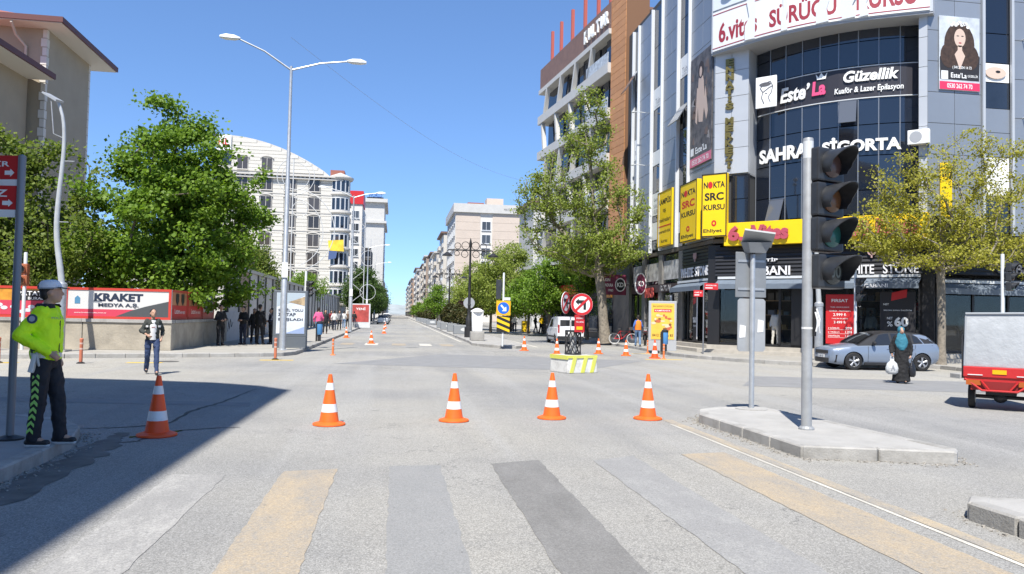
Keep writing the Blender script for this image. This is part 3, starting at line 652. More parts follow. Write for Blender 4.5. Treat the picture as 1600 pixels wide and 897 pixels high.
# white raised letters on the glass
t = thing('insurance_sign', 'large white raised letters of an insurance agency on the dark glass', 'sign', FC.P(5.1, 0, 9.35), FC.rz)
sc = lambda x: (x, -(arc(min(1,max(0,(x+5.1-1.75)/7.35)))[1]+.04))
lettering('SAHRA', t, -1.85, .36, 2.5, .68, 0, WHITEL, .04, .07, 0, sc); lettering('SİGORTA', t, 1.65, .40, 3.2, .72, 0, WHITEL, .04, .07, 0, sc)
# ageing white fascia lettering
t = thing('fascia_sign', 'curved white sign with dark red serif letters and torn patches above the corner', 'sign', FC.P(CH/2, .2, 15.05), FC.rz)
fc = lambda x: (x, -(fascia_pt((x+CH/2+.12)/(CH+.35))[1])+.2)
mb = MB(); fr_ = []
for i in range(19):
    x = -4.75+9.6*i/18; q = fc(x); fr_.append([(q[0],q[1]-.05,.0),(q[0],q[1]-.05,1.95),(q[0],q[1]-.012,1.95),(q[0],q[1]-.012,.0)])
mb.loft(fr_); mb.build('panel', mat('weathered_white_board',(.72,.72,.71),.5,dirt=.25,dscale=1.4,dcol=(.5,.5,.5)), t, smooth=True, ang=25)
for z0, z1, dx in ((.10,.14,0),(1.8,1.84,0)):
    mb = MB(); mb.loft([[(r[0][0],r[0][1]-.012,z0),(r[0][0],r[0][1]-.012,z1),(r[0][0],r[0][1]-.002,z1),(r[0][0],r[0][1]-.002,z0)] for r in fr_[0:19]]); mb.build('printed_line', DARKRED, t)
for s, cx, w_ in (('6.vites',-3.35,2.1),('SÜRÜCÜ',-.2,3.0),('KURSU',3.25,2.3)):
    lettering(s, t, cx, .82, w_, 1.0, -.054, DARKRED, .03, 0, 0, fc)
for cx, w_ in ((-2.55,.35),(-.95,.16),(.75,.3),(1.7,.5),(2.35,.3)):
    q = fc(cx); MB().slab([(cx-w_,.02),(cx+w_*.8,.04),(cx+w_*.5,.6),(cx+w_*.9,1.0),(cx+w_*.6,1.94),(cx-w_*.8,1.94),(cx-w_*.4,1.1),(cx-w_,.7)], q[1]-.085, q[1]-.06).build('torn_patch', mat('bare_patch',(.60,.62,.64),.5), t)
t = thing('upper_fascia_sign', 'pale blue white board with round emblem at the top edge of the corner', 'sign', FC.P(CH/2, .2, 17.1), FC.rz)
mb = MB(); mb.loft([[(r[0][0],r[0][1],.0),(r[0][0],r[0][1],2.4),(r[0][0],r[0][1]+.035,2.4),(r[0][0],r[0][1]+.035,.0)] for r in fr_]); mb.build('panel', mat('pale_blue_board',(.62,.67,.72),.5), t)
q = fc(-3.6); MB().slab(ellipse(-3.7,.75,.5,.42),q[1]-.08,q[1]-.056).slab(ellipse(-3.7,.75,.42,.35),q[1]-.09,q[1]-.081,1).build('emblem', [mat('ink_grey',(.10,.10,.11),.6), WHITE], t)
lettering('Sürücü Kursları', t, 1.0, .9, 6, .8, -.058, mat('ink_grey',(.10,.10,.11),.6), .02, 0, 0, fc)
# gold stacked letters on the left pier
t = thing('stacked_letter_sign', 'vertical row of small gold letters down the pale corner pier', 'sign', FC.P(.78, 0, 9.1), FC.rz)
GOLD = mat('gold_letters', (.20,.16,.05), .4, .5)
for i, ch in enumerate('ENNATİS MERKEZİ'):
    if ch != ' ': lettering(ch, t, 0, 5.35-i*.365, .40 if ch != 'İ' else .16, .33, .0, GOLD, .06, .10)
# posters
t, wd, ht, y = board('fashion_poster', 'big dark photo poster of a posing woman on the grey left face', FL, sY(39.15), sY(36.3), 9.75, 15.65, mat('poster_dark',(.10,.09,.088),.55,var=.7,vscale=2.2), .02, .05)
SK = mat('poster_skin',(.58,.44,.36),.6); HAIRP = mat('poster_hair',(.035,.022,.018),.6); 
mb = MB().slab([(-.25,2.3),(.25,2.2),(.5,3.2),(.35,4.3),(.1,4.9),(-.3,4.6),(-.45,3.6)],y-.003,y+.003,0).slab(ellipse(.0,5.0,.35,.45),y-.006,y-.0035,1).slab(ellipse(-.02,4.9,.17,.27),y-.009,y-.0065,0).slab([(.4,3.0),(.75,2.2),(.95,2.6),(.6,4.0)],y-.006,y-.0035,0).slab([(-.7,2.4),(-.45,2.2),(-.3,4.0),(-.5,4.2)],y-.006,y-.0035,0)
mb.build('printed_figure', [SK, HAIRP], t)
MB().box(-wd/2+.02,wd/2-.02,y-.003,y+.003,.05,.5).build('pink_strip', mat('pink_strip',(.60,.16,.24),.6), t); lettering('0532 262 74 70', t, 0, .27, 2.2, .26, y-.006, WHITEL, .01); MB().box(-1.3,-.9,y-.003,y+.003,.65,1.05).build('white_square', WHITE, t); lettering('Este’La', t, .1, .85, 1.5, .35, y, WHITEL, .02)
for _ in range(16):
    cx = random.uniform(-wd/2+.2,wd/2-.3); cz = random.uniform(1.3,5.2); s_ = random.uniform(.1,.3)
    if abs(cx) > .55: MB().slab([(cx-s_,cz-.1),(cx+s_,cz-.2),(cx+s_*.6,cz+.25),(cx-s_*.5,cz+.15)],y-.003,y+.002).build('print_patch', random.choice([mat('poster_grey',(.28,.26,.25),.6), mat('poster_brown',(.16,.11,.09),.6)]), t)
t, wd, ht, y = board('fashion_poster', 'portrait poster of a woman with long dark hair and flowers on the right face', FR, .50, 2.42, 11.75, 14.95, mat('poster_sky',(.50,.54,.58),.55,var=.25,vscale=1.5), .02, .05)
mb = MB().slab([(-.92,.45),(.92,.45),(.95,1.5),(.55,2.0),(-.5,2.0),(-.95,1.4)],y-.003,y+.003,0).slab(ellipse(-.02,2.0,.72,.95,24),y-.006,y-.0035,1).slab(ellipse(-.5,1.5,.42,.55,18),y-.0085,y-.0065,1).slab(ellipse(.48,1.45,.42,.55,18),y-.0085,y-.0065,1)
mb.slab(ellipse(.0,2.28,.27,.40),y-.011,y-.009,2).slab([(-.12,1.2),(.12,1.2),(.10,1.95),(-.10,1.95)],y-.011,y-.009,2).slab([(-.25,1.55),(0,.9),(.25,1.5),(.1,1.75),(-.1,1.75)],y-.0105,y-.009,2)
mb.slab(ellipse(-.1,2.36,.065,.022,10),y-.013,y-.0115,0).slab(ellipse(.12,2.36,.065,.022,10),y-.013,y-.0115,0).slab(ellipse(.01,2.06,.075,.03,10),y-.013,y-.0115,3)
for i in range(9): mb.slab(ellipse(-.38+.095*i,2.82+.06*math.sin(i*2.1)+.08*math.sin(math.pi*i/8),.08,.07,8),y-.013,y-.009,4)
mb.build('printed_figure', [mat('poster_black',(.02,.019,.022),.6), mat('poster_hair_brown',(.05,.028,.018),.6,var=.5,vscale=6), SK, mat('poster_lip',(.35,.05,.06),.6), WHITE], t)
MB().box(-wd/2+.01,wd/2-.01,y-.004,y+.003,.0+.02,.36).build('pink_strip', mat('pink_red_strip',(.62,.03,.10),.6), t); lettering('0530 262 74 70', t, 0, .19, 1.2, .2, y-.006, WHITEL, .01)
MB().box(-.88,-.56,y-.008,y+.003,.45,.82).build('white_square', WHITE, t); lettering('Este’La', t, -.05, .65, .75, .22, y-.008, WHITEL, .015); lettering('GÜZELLİK', t, .62, .66, .5, .13, y-.008, WHITEL, .01); lettering('( 0412 204 14 73', t, .1, .98, .9, .16, y-.014, WHITEL, .01)
t, wd, ht, y = board('yellow_banner', 'narrow vertical yellow banner half hidden behind the young tree on the right face', FR, .55, 1.1, 6.3, 8.6, YB, .02, .06)
lettering('SRC', t, 0, 1.8, .42, .25, y, BLACK, .03)
# shop names
def names(name, label, fr, items, z, off=.12):
    s = items[0][1]; t = thing(name, label, 'sign', fr.P(s, off, z), fr.rz)
    for txt, sx, wd, dz, ht, m, b in items: lettering(txt, t, sx-s, dz, wd, ht, 0, m, b, .05)
    return t
LET = mat('shop_white_letters', (.72,.72,.74), .4)
names('shop_name', 'pale shop name letters on the black louvres facing the main street', FL, [('WHITE',-3.05,1.75,0,.5,LET,.01),('STONE',-1.05,1.75,0,.5,LET,.01)], 4.2)
names('shop_name', 'white serif shop name letters on the louvres behind the back of the road sign', FC, [('CABANI',2.75,2.1,0,.44,LET,.02)], 4.1)
names('shop_name', 'small white letters above the serif name on the black louvres', FC, [('TİP',2.95,.55,0,.18,LET,.02)], 4.62)
names('shop_name', 'wide white shop name letters on the louvres right of the traffic signal', FC, [('WHITE',6.75,1.3,0,.4,LET,.02),('STONE',8.45,1.4,0,.4,LET,.02)], 4.08)
names('shop_name', 'dim grey serif shop name letters on the right face behind the tree', FR, [('CABANI',4.3,2.3,0,.42,mat('dim_letters',(.16,.16,.17),.5),.01)], 4.15)
t = thing('awning_lettering', 'small white letters on the blue awning valance above the discount window', 'sign', FC.P(7.55, .6, 3.34), FC.rz); lettering('CABANI', t, 0, 0, .95, .16, 0, LET, .02, .01)
names('leaf_emblem', 'small winged emblem on the louvres above the name facing the main street', FL, [('Ψ',-2.0,.35,0,.45,mat('rose_emblem',(.45,.30,.30),.5),.03)], 4.95)
names('leaf_emblem', 'small winged emblem on the louvres above the wide white name', FC, [('Ψ',7.3,.35,0,.4,mat('rose_emblem',(.45,.30,.30),.5),.03)], 4.78)
names('shop_name', 'faint grey letters of the fashion shop on the dark fascia', FL, [('ROYAL',-6.3,1.9,0,.34,mat('dim_letters',(.16,.16,.17),.5),.0)], 3.5)
names('shop_name', 'red brand letters on the dark fascia beside the faint grey name', FL, [('NKB',-9.2,1.6,0,.6,mat('dark_red_sign',(.34,.05,.04),.5),.03)], 3.3)
# price posters in the shop windows
t, wd, ht, y = board('price_poster', 'tall red price poster with white text in the shop window', FC, 5.35, 6.55, .75, 2.98, RED, -.02, .02)
lettering('FIRSAT', t, 0, 1.95, .7, .14, y, WHITEL, .02)
for i, (s, w_, h_) in enumerate((('TÜM ÜRÜNLERDE',.8,.06),('GÖMLEK - PANTOLON',.9,.06),('2.999 ₺',.55,.13),('TAKIM ELBİSE',.7,.06),('3.499 ₺',.5,.12))): lettering(s, t, 0, 1.66-i*.17, w_, h_, y, WHITEL, .01)
for i, (a, b) in enumerate((('2 GÖMLEK','999'),('2 TRİKO','1.299'),('2 PANTOLON','1.499'))):
    lettering(a, t, -.25, .72-i*.18, .5, .08, y, WHITEL, .01); lettering(b, t, .38, .72-i*.18, .28, .1, y, WHITEL, .02); MB().box(-.5,.52,y-.002,y+.002,.64-i*.18,.65-i*.18).build('printed_line', WHITEL, t)
t, wd, ht, y = board('discount_poster', 'black discount poster with big white 60 in the shop window', FC, 7.6, 9.0, .75, 3.1, mat('poster_black',(.02,.019,.022),.6), -.03, .02)
lettering('%', t, -.3, .95, .22, .22, y, WHITEL, .01); lettering('NET', t, -.3, 1.2, .22, .1, y, WHITEL, .01); lettering('60', t, .15, 1.05, .55, .42, y, WHITEL, .04); lettering('SEZON SONU İNDİRİM', t, 0, 1.55, 1.1, .07, y, WHITEL, .01)
o_ = MB().slab([(-.25,1.95),(.35,2.1),(.38,2.45),(-.22,2.3)],y-.01,y+.003).build('red_tag', RED, t); lettering('NET', t, -.45, 1.8, .22, .08, y, WHITEL, .01)
t, wd, ht, y = board('discount_poster', 'narrow white and black discount banner in the left shop window', FL, -2.4, -1.75, .6, 3.0, mat('poster_black',(.02,.019,.022),.6), .03, .02)
lettering('%60', t, -.08, 1.1, .42, .3, y, WHITEL, .03); lettering('İNDİRİM', t, 0, .8, .5, .1, y, WHITEL, .01); MB().box(.18,.31,y-.003,y+.002,.1,2.3).build('white_strip', WHITE, t); MB().slab([(-.28,1.9),(.1,2.0),(.1,2.35),(-.28,2.2)],y-.008,y+.003).build('red_tag', RED, t)
t, wd, ht, y = board('icon_panel', 'slim black panel with a column of white picture squares by the shop door', FL, -4.95, -4.5, .2, 3.1, LOUV, .3, .1)
for k in range(5): MB().box(-.14,.14,y-.004,y+.002,.45+k*.5,.82+k*.5).box(-.09,.09,y-.008,y-.0045,.52+k*.5,.74+k*.5,1).build('picture_square', [WHITE, mat('blue_grey_picture',(.25,.32,.4),.5)], t)
# projecting signs along the left face
def projecting(label, fr, s, z0, z1, out, shape, m, texts, th=.14):
    t = thing('projecting_sign', label, 'sign', fr.P(s, .02, z0), fr.rz)
    H = z1-z0; o = thing
    mb = MB()
    if shape == 'oval':
        mb.slab(ellipse(0,H/2,out/2,H/2,24),-th/2,th/2)
    else: mb.slab([(-out/2,0),(out/2,0),(out/2,H),(-out/2,H)],-th/2,th/2)
    p = mb.build('panel', m, t, bevel=.02); p.rotation_euler = (0,0,R(90)); p.location = (0,-out/2-.1,0)
    b = MB().box(-.03,.03,-.12,.05,H*.4,H*.6).build('bracket', DARKMET, t)
    for s_, cx, cz, w_, h_, mm, bold in texts:
        q = lettering(s_, t, cx, cz, w_, h_, -th/2-.006, mm, bold); q.rotation_euler = (0,0,R(90)); q.location = (0,-out/2-.1,0)
    return t
WHT = WHITEL
# these project from the wall, so their faces look down the street
MAROON = mat('maroon_board', (.15,.02,.05), .5)
def street_sign(label, x, y_, z0, wd, ht, m, texts, oval=False, th=.16):
    t = thing('projecting_sign', label, 'sign', (x, y_, z0), 0)
    mb = MB()
    if oval: mb.slab(ellipse(0,ht/2,wd/2,ht/2,24),-th,0)
    else: mb.slab([(-wd/2,0),(wd/2,0),(wd/2,ht),(-wd/2,ht)],-th,0)
    mb.build('panel', m, t, bevel=.02)
    MB().box(wd/2-.02,wd/2+.5,-th*.7,-th*.3,ht*.45,ht*.55).build('bracket', DARKMET, t)
    for s_, cx, cz, w_, h_, mm, bold in texts: lettering(s_, t, cx, cz, w_, h_, -th-.005, mm, bold)
    return t
t = street_sign('wide maroon shop sign with round black and white emblem behind the plane tree', 14.35, 49.8, 3.25, 1.75, 1.35, MAROON, [('AKIN',-.5,1.0,.5,.2,WHT,.02),('KUNDURA',-.42,.65,.75,.2,WHT,.02),('1985',-.2,.3,.35,.16,WHT,.01)])
MB().slab(ellipse(.45,.68,.36,.46,20),-.18,-.166).slab(ellipse(.45,.68,.30,.39,20),-.186,-.1805,1).build('emblem', [WHITE, BLACK], t); lettering('KD', t, .45, .68, .45, .3, -.19, WHT, .03)
t = street_sign('tall oval dark sign with white rim projecting over the pavement', 15.05, 46.2, 3.2, .75, 1.35, WHITE, [], True)
MB().slab(ellipse(0,.675,.31,.6,22),-.176,-.163).build('emblem', MAROON, t); lettering('KD', t, 0, .68, .4, .32, -.18, WHT, .03)
# ------------------------------------------------------------ other buildings
WINM = {}
def window(parent, x, y, z, wd, ht, rz=0, gm=GLASS, fm=MULL, sill=True, arch=False, split=1, fw=.07, balc=False):
    """a window is a frame with its pane as sub-part; front of the wall is -y at rz = 0"""
    k = (round(wd,2), round(ht,2), gm.name, fm.name, sill, arch, split, balc)
    if k not in WINM:
        f = MB().box(-wd/2-fw,wd/2+fw,-.09,.02,-fw,0).box(-wd/2-fw,wd/2+fw,-.09,.02,ht,ht+fw).box(-wd/2-fw,-wd/2,-.09,.02,0,ht).box(wd/2,wd/2+fw,-.09,.02,0,ht)
        for i in range(1, split+1):
            if split > 0 and i <= split: xx = -wd/2+wd*i/(split+1); f.box(xx-.035,xx+.035,-.07,.02,0,ht)
        if sill: f.box(-wd/2-.18,wd/2+.18,-.22,-.095,-.16,-fw+.01)
        if arch:
            o = ellipse(0, ht-.02, wd/2+.30, .52, 12, 0, math.pi); i_ = ellipse(0, ht-.02, wd/2+.08, .30, 12, 0, math.pi)
            f.slab(o+list(reversed(i_)), -.2, -.02)
        p = MB().box(-wd/2,wd/2,-.03,.01,0,ht)
        b = None
        if balc:
            b = MB().box(-wd/2-.35,wd/2+.35,-.55,-.1,-.32,-.1)
            bar = MB()
            for i in range(9): xx = -wd/2-.28+(wd+.56)*i/8; bar.box(xx-.015,xx+.015,-.5,-.47,-.1,.62)
            bar.box(-wd/2-.3,wd/2+.3,-.51,-.46,.6,.66)
            b = (b.mesh('balcony_slab', fm), bar.mesh('railing', DARKMET))
        WINM[k] = (f.mesh('window', fm), p.mesh('pane', gm), b)
    fm_, pm_, b = WINM[k]
    o = link('window', fm_, parent, (x,y,z), rz); link('pane', pm_, o)
    if b: link('balcony_slab', b[0], o); link('railing', b[1], o)
    return o
FARG = mat('far_window_glass', (.05,.055,.062), .15, spec=.7, obj_var=.5)
BROWNG = mat('brown_curtained_glass', (.055,.047,.042), .12, spec=.7, obj_var=.35)

# second building up the street on the right: brown fascia, white slanted struts, blue glazing
v0 = Vector((15.45,54.1)); v1 = Vector((13.35,70.6)); dv = v1-v0; L2 = dv.length; rz2 = math.atan2(-dv.y,-dv.x)   # right-hand direction seen from the road runs from far to near
b2 = thing('office_building', 'pale office block with slanted white struts and brown roof fascia up the street', 'building', (v1.x, v1.y, 0), rz2)
LW = mat('off_white_render', (.50,.49,.465), .6, var=.05, vscale=1)
MB().box(0,L2,.6,24,5.6,24.8).build('core', mat('deep_grey',(.10,.105,.11),.5), b2)
MB().box(-.2,L2,-.35,24,23.0,25.0).build('roof_fascia', mat('brown_fascia',(.20,.115,.085),.6,var=.12,vscale=2), b2)
MB().box(-.2,L2,-.5,2,22.6,22.99).build('eave_band', LW, b2)
for k in range(5):
    z = 6.3+k*3.35
    MB().box(-.2,L2,-.55,.9,z,z+.75).build('floor_band', LW, b2)
    zc = z+.76; zt = z+3.33 if k < 4 else 22.6
    n = 10
    for i in range(n):
        x0 = .1+i*(L2-.2)/n; x1 = x0+(L2-.2)/n
        o = MB().box(x0+.04,x1-.04,.25,.3,zc,zt).build('pane', GLASSB, b2); o.rotation_euler = (random.uniform(-.01,.01),0,random.uniform(-.01,.01))
    for x0 in (1.2,5.0,8.6,12.2):
        lean = .8 if k % 2 == 0 else -.6
        MB().hexa([(x0,-.5,zc),(x0+.32,-.5,zc),(x0+.32,-.15,zc),(x0,-.15,zc)],[(x0+lean,-.5,zt),(x0+.32+lean,-.5,zt),(x0+.32+lean,-.15,zt),(x0+lean,-.15,zt)]).build('strut', LW, b2)
    MB().box(L2-4.5,L2-.1,-.5,-.46,zc,zc+.8).build('balcony_panel', mat('frosted_balcony',(.45,.48,.5),.3,var=.4,vscale=4), b2)
MB().box(0,L2+4.6,.3,4,.1,6.2).build('ground_floor', mat('dark_ground_floor',(.05,.045,.045),.5,var=.4,vscale=1), b2)
MB().box(-.3,L2,-1.6,.5,6.0,6.28).build('canopy', LW, b2)
MB().box(L2-.02,L2+2.6,-.25,1.5,5.9,25.6).build('brick_pilaster', mat('joint_brown',(.20,.10,.05),.8), b2)
tm = MB().box(.01,2.58,-.30,-.25,.012,.488).mesh('tile', mat('orange_tile', (.50,.24,.10), .6, var=.08, vscale=2, obj_var=.1))
for k in range(39): link('tile', tm, b2, (L2-.01, 0, 5.95+k*.5))
for x in (1.2,3.7,6.6,9.6,12.5,15.0): MB().box(x-.12,x+.12,.2,.45,25.0,28.3).build('roof_fin', mat('red_fin',(.42,.10,.07),.5), b2)
for i, ch in enumerate('KULTUR'): lettering(ch, b2, L2-4.9+i*.85, 24.0, .62, 1.0, -.36, WHITEL, .04, .12)
for i in range(6):
    x0 = .4+i*2.7; MB().box(x0,x0+2.4,.22,.28,.6,3.1).build('shop_window', GLASS, b2); MB().box(x0,x0+2.4,.1,.25,3.2,4.1).build('shop_fascia', mat('fascia_%d'%(i%3), ((.30,.03,.03),(.06,.05,.05),(.22,.10,.02))[i%3], .5), b2); MB().box(x0+.2,x0+2.2,.2,.28,4.3,5.8).build('pane', GLASS, b2)
t = thing('shop_board', 'red shop board with orange letters under the pale canopy up the street', 'sign', (13.9, 61.0, 3.35), rz2); MB().box(-3,3,-.12,.0,0,.95).build('panel', RED, t); lettering('LAHMACUN', t, 0, .48, 4.6, .6, -.125, mat('orange_letters',(.8,.35,.02),.5), .03)

# pinkish block far up the street, right
PINKB = mat('pinkish_stone', (.52,.44,.37), .7, var=.05, vscale=.5)
CREAM = mat('cream_render', (.60,.57,.52), .7, var=.06, vscale=.3)
pb = thing('apartment_block', 'pinkish apartment block with white roof fascia far up the street', 'building', (20.6, 175, 0))
MB().box(-7.6,7.9,0,28,0,25.2).build('wall', CREAM, pb)
for a, b in ((-7.5,-1.9),(.95,7.8)):
    n = 13; dz = 24.6/n
    tmesh = MB().box(a,b,-.12,0,.02,dz-.02).mesh('cladding_course', PINKB)
    for j in range(n): link('cladding_course', tmesh, pb, (0,0,.3+j*dz))
for j in range(7): window(pb, -.48, -.02, 3.0+j*3.05, 1.9, 1.9, 0, FARG, MULL)
MB().box(-8.1,8.3,-.6,28.4,25.2,27.2).build('roof_fascia', LW, pb)
MB().box(.2,4.2,6,10,27.2,29.6).build('roof_housing', PINKB, pb); MB().box(-4.6,-.8,3,8,27.2,28.0).build('roof_tiles', mat('roof_red',(.28,.10,.07),.7), pb)
lettering('MAVİ KONAK', pb, 5.2, 26.2, 3.4, .8, -.62, mat('ink_grey',(.10,.10,.11),.6), .0)
for j in range(8):
    for i in range(5):
        window(pb, -7.6, 3+i*5, 2.6+j*2.9, 2.6, 1.7, R(-90), FARG, MULL)
# row of blocks farther along the right side
cols = [(.56,.54,.50),(.50,.47,.43),(.62,.61,.58),(.30,.24,.20),(.58,.52,.45),(.45,.44,.43),(.63,.62,.6),(.35,.26,.2),(.6,.57,.52),(.5,.48,.45)]
YY = 206
words = ['grey white block with blue bay windows next to the pinkish block', 'low beige block third along the right side of the street', 'white block with open balconies fourth along the right side', 'brown narrow block between white ones along the right side', 'sand coloured block sixth along the right side of the street', 'light grey block seventh along the right side of the street', 'tall white block far along the right side of the street', 'brownish block far along the right side of the street', 'pale block near the vanishing end of the right side', 'last small block at the vanishing end of the right side']
for k, c in enumerate(cols):
    ln = (20,24,26,22,30,34,40,50,70,110)[k]; ht = (23.5,20,22,23,21.5,21,24,21,22,21)[k]; x0 = max(8.6, 12.0-(YY-206)*.015)+(.3,0,.4,-.1,.3,.1,.4,.1,.3,.1)[k]
    t = thing('street_block', words[k], 'building', (x0, YY, 0), 0, 'blocks along the right side of the street')
    wm = mat('block_render_%d'%k, c, .75, var=.06, vscale=.2)
    MB().box(0,16,0,ln,0,ht).build('wall', wm, t)
    MB().box(-.8,16.4,-.3,ln+.3,ht,ht+.5).build('roof_slab', LW if k%2 else mat('roof_brown',(.16,.10,.08),.7), t)
    nf = int(ht/3.0); ns = max(2, int(ln/7)) if k < 6 else 3
    for j in range(nf-1):
        z = 3.6+j*(ht-3.6)/(nf-1)
        for i in range(ns):
            yy = ln*(i+.5)/ns
            MB().box(-.75 if (i+k)%2 else -.3,0,yy-ln/ns*.42,yy+ln/ns*.42,z-.35,z+.75).build('balcony', (LW, wm, MATS['cream_render'])[(i+k)%3], t)
            window(t, -.01, yy, z+.8, ln/ns*.55, 1.4, R(-90), GLASSB if k == 0 else FARG, MULL, sill=False)
        for i in range(2):
            window(t, 3+i*5, -.02, z+.4, 1.6, 1.6, 0, FARG, MULL, sill=False)
    MB().box(-.4,0,0,ln,.2,3.2).build('shopfront', mat('far_shopfront',(.08,.075,.07),.5,var=.5,vscale=.5), t)
    YY += ln+3
# white block set back behind the street trees
t = thing('apartment_block', 'white apartment block set back behind the street trees on the right', 'building', (27, 118, 0))
MB().box(-6,10,0,14,0,19.5).build('wall', LW, t); MB().box(-6.5,10.4,-.5,14,19.5,20.2).build('roof_slab', mat('roof_brown',(.16,.10,.08),.7), t)
for j in range(6):
    for i in range(4): window(t, -4+i*3.6, -.02, 3.2+j*2.75, 1.9, 1.5, 0, FARG, MULL, balc=(i%2==0))

# white arched hotel-like block, left
WST = mat('white_stone', (.57,.545,.49), .7, var=.04, vscale=.6, obj_var=.03)
WSH = mat('white_stone_moulding', (.52,.495,.45), .7)
wb = thing('white_block', 'ornate white apartment block with curved gable and arched windows', 'building', (-9.7, 135, 0))
Wd = 21
gx = lambda x: 31.3-(-8.0 < x)*0  # silhouettes below
prof = [(-Wd,4.0),(0,4.0),(0,24.4)]
for i in range(17):
    x = -2.2-(Wd-2.2)*i/16; u = (x+19.0)/17.0; prof.append((x, 31.2-6.2*u*u if x > -19.0 else 31.2))
prof2 = [(-Wd,24.4)]
MB().slab([(-Wd,0.0),(0,0.0),(0,25.0),(-2.0,25.0)]+[(x,31.4-6.2*((x+20)/18.0)**2) for x in [-2-i*1.0 for i in range(1,19)]]+[(-Wd,31.4)], 0, 20).build('wall', WSH, wb)
# ashlar courses, each a strip between window columns
colx = [-20.5,-16.6,-12.6,-8.6,-4.6]; fl = [3.2+3.15*j for j in range(7)]
cm = {}
def course(x0, x1, z, h):
    k = (round(x1-x0,2), h)
    if k not in cm: cm[k] = MB().box(0,x1-x0,-.14,0,.025,h-.025).mesh('stone_course', WST, bevel=.02)
    link('stone_course', cm[k], wb, (x0,0,z))
edges = [-Wd]+[c for x in colx for c in (x-1.05,x+1.05)]+[-1.6]
for j in range(34):
    z = 3.0+j*.63
    for i in range(0, len(edges), 2):
        a, b = edges[i], edges[i+1]
        if b-a > .3 and z < 24.2: course(a, b, z, .63)
for j in range(10):
    z = 25.4+j*.6; xe = -20+18*math.sqrt(max(0,(31.4-z-.6)/6.2)); 
    if z < 30.9: course(-Wd, min(xe,-2.3), z, .6)
for j, z in enumerate(fl):
    for x in colx:
        window(wb, x, -.16, z+.25, 1.75, 2.0, 0, BROWNG, WSH, sill=True, arch=(j not in (6,)), split=1)
    MB().box(-Wd,-1.3,-.22,0,z+2.78,z+2.98).build('string_course', WSH, wb)
for x in colx[1:3]: window(wb, x, -.16, 25.7, 1.7, 2.0, 0, BROWNG, WSH, arch=True)
MB().box(-Wd,.2,-.7,.2,24.3,24.55).box(-Wd,.3,-.9,.2,24.75,25.0).build('cornice', WSH, wb)
dm = MB().box(0,.35,-.65,-.1,24.52,24.78).mesh('dentil', mat('dentil_grey',(.42,.41,.39),.7))
for i in range(27): link('dentil', dm, wb, (-Wd+.2+i*.76,0,0))
# round corner bay with blue windows
MB().lathe([(1.75,3.0),(1.75,25.0)], 24, (-.4,1.2,0)).build('corner_bay', WST, wb, smooth=True)
for j, z in enumerate(fl):
    for a in (-120,-95,-70,-45):
        x = -.4+1.78*math.cos(R(a)); y = 1.2+1.78*math.sin(R(a)); window(wb, x, y, z+.4, .62, 2.0, R(a+90), GLASSB, MULL, sill=False, split=0)
    MB().lathe([(1.8,z-.3),(2.05,z-.1),(2.05,z+.15),(1.8,z+.3)], 24, (-.4,1.2,0)).build('bay_ring', WSH, wb)
MB().lathe([(2.1,24.6),(2.3,24.9),(2.3,25.1),(.1,26)], 24, (-.4,1.2,0)).build('bay_cap', WSH, wb)
MB().box(-2.2,.2,2,5,25.2,26.6).build('roof_housing', mat('roof_red',(.28,.10,.07),.7), wb)
for j, z in enumerate(fl):
    for i in range(5):
        window(wb, .02, 4.5+i*3.2, z+.4, 1.5, 1.8, R(90), GLASSB, WSH, balc=True)
t = thing('roof_sign', 'white roof board with red letters on the top of the white block', 'sign', (-29.4, 134.8, 28.6)); MB().box(-1.2,1.2,-.3,.1,0,2.7).build('panel', WHITE, t); lettering('HL', t, 0, 1.5, 1.8, 1.3, -.31, REDP, .03)
MB().box(-1.2,1.2,-.1,.1,-2.2,-.05).build('dark_band', GLASS, t)
t = thing('hanging_banner', 'yellow and blue cloth banner hung on the corner of the white block', 'banner', (-10.6, 133.8, 11.6)); MB().hexa([(-.9,.0,.6),(1.6,-.2,.5),(1.6,-.15,.5),(-.9,.05,.6)],[(-1.1,0,2.3),(1.5,-.2,2.5),(1.5,-.15,2.5),(-1.1,.05,2.3)]).build('cloth', mat('yellow_cloth',(.68,.5,.04),.8,var=.3,vscale=.8), t); MB().hexa([(-1.0,.0,-1.0),(.3,-.1,-.7),(.3,-.06,-.7),(-1.0,.04,-1.0)],[(-.9,0,.55),(.5,-.1,.5),(.5,-.06,.5),(-.9,.04,.55)]).build('blue_cloth', mat('blue_cloth',(.06,.10,.22),.8), t)
# blocks behind it
t = thing('street_block', 'cream block with red roof box beyond the ornate white block', 'building', (-12, 178, 0)); MB().box(-14,3.9,0,22,0,26.5).build('wall', CREAM, t); MB().box(1.0,4.1,-.3,10,26.5,29.5).build('roof_housing', RED, t)
for j in range(8):
    for i in range(4): window(t, 3.92, 3+i*5, 3+j*2.9, 1.6, 1.6, R(90), FARG, MULL)
    window(t, 2.4, -.02, 3+j*2.9, 1.5, 1.6, 0, FARG, MULL)
t = thing('tower_block', 'tall plain white tower block at the left of the vanishing street', 'building', (-12, 262, 0)); MB().box(-12,7.4,0,30,0,39).build('wall', LW, t); MB().box(-12.6,8.4,-1.2,31,39,40.2).build('cornice', LW, t); MB().box(-12.6,8.2,-.9,31,32,32.8).build('cornice', LW, t)
lettering('WORLD', t, 4.2, 41.4, 4.6, 1.3, 0, mat('blue_letters',(.03,.07,.25),.5), .02, .2)
MB().box(1.5,7,-.1,.1,40.2,40.8).build('letter_rail', DARKMET, t)
for j in range(11):
    for i in range(5): window(t, 7.42, 3+i*5.5, 3+j*2.9, 2.0, 1.7, R(90), FARG, MULL, sill=False)
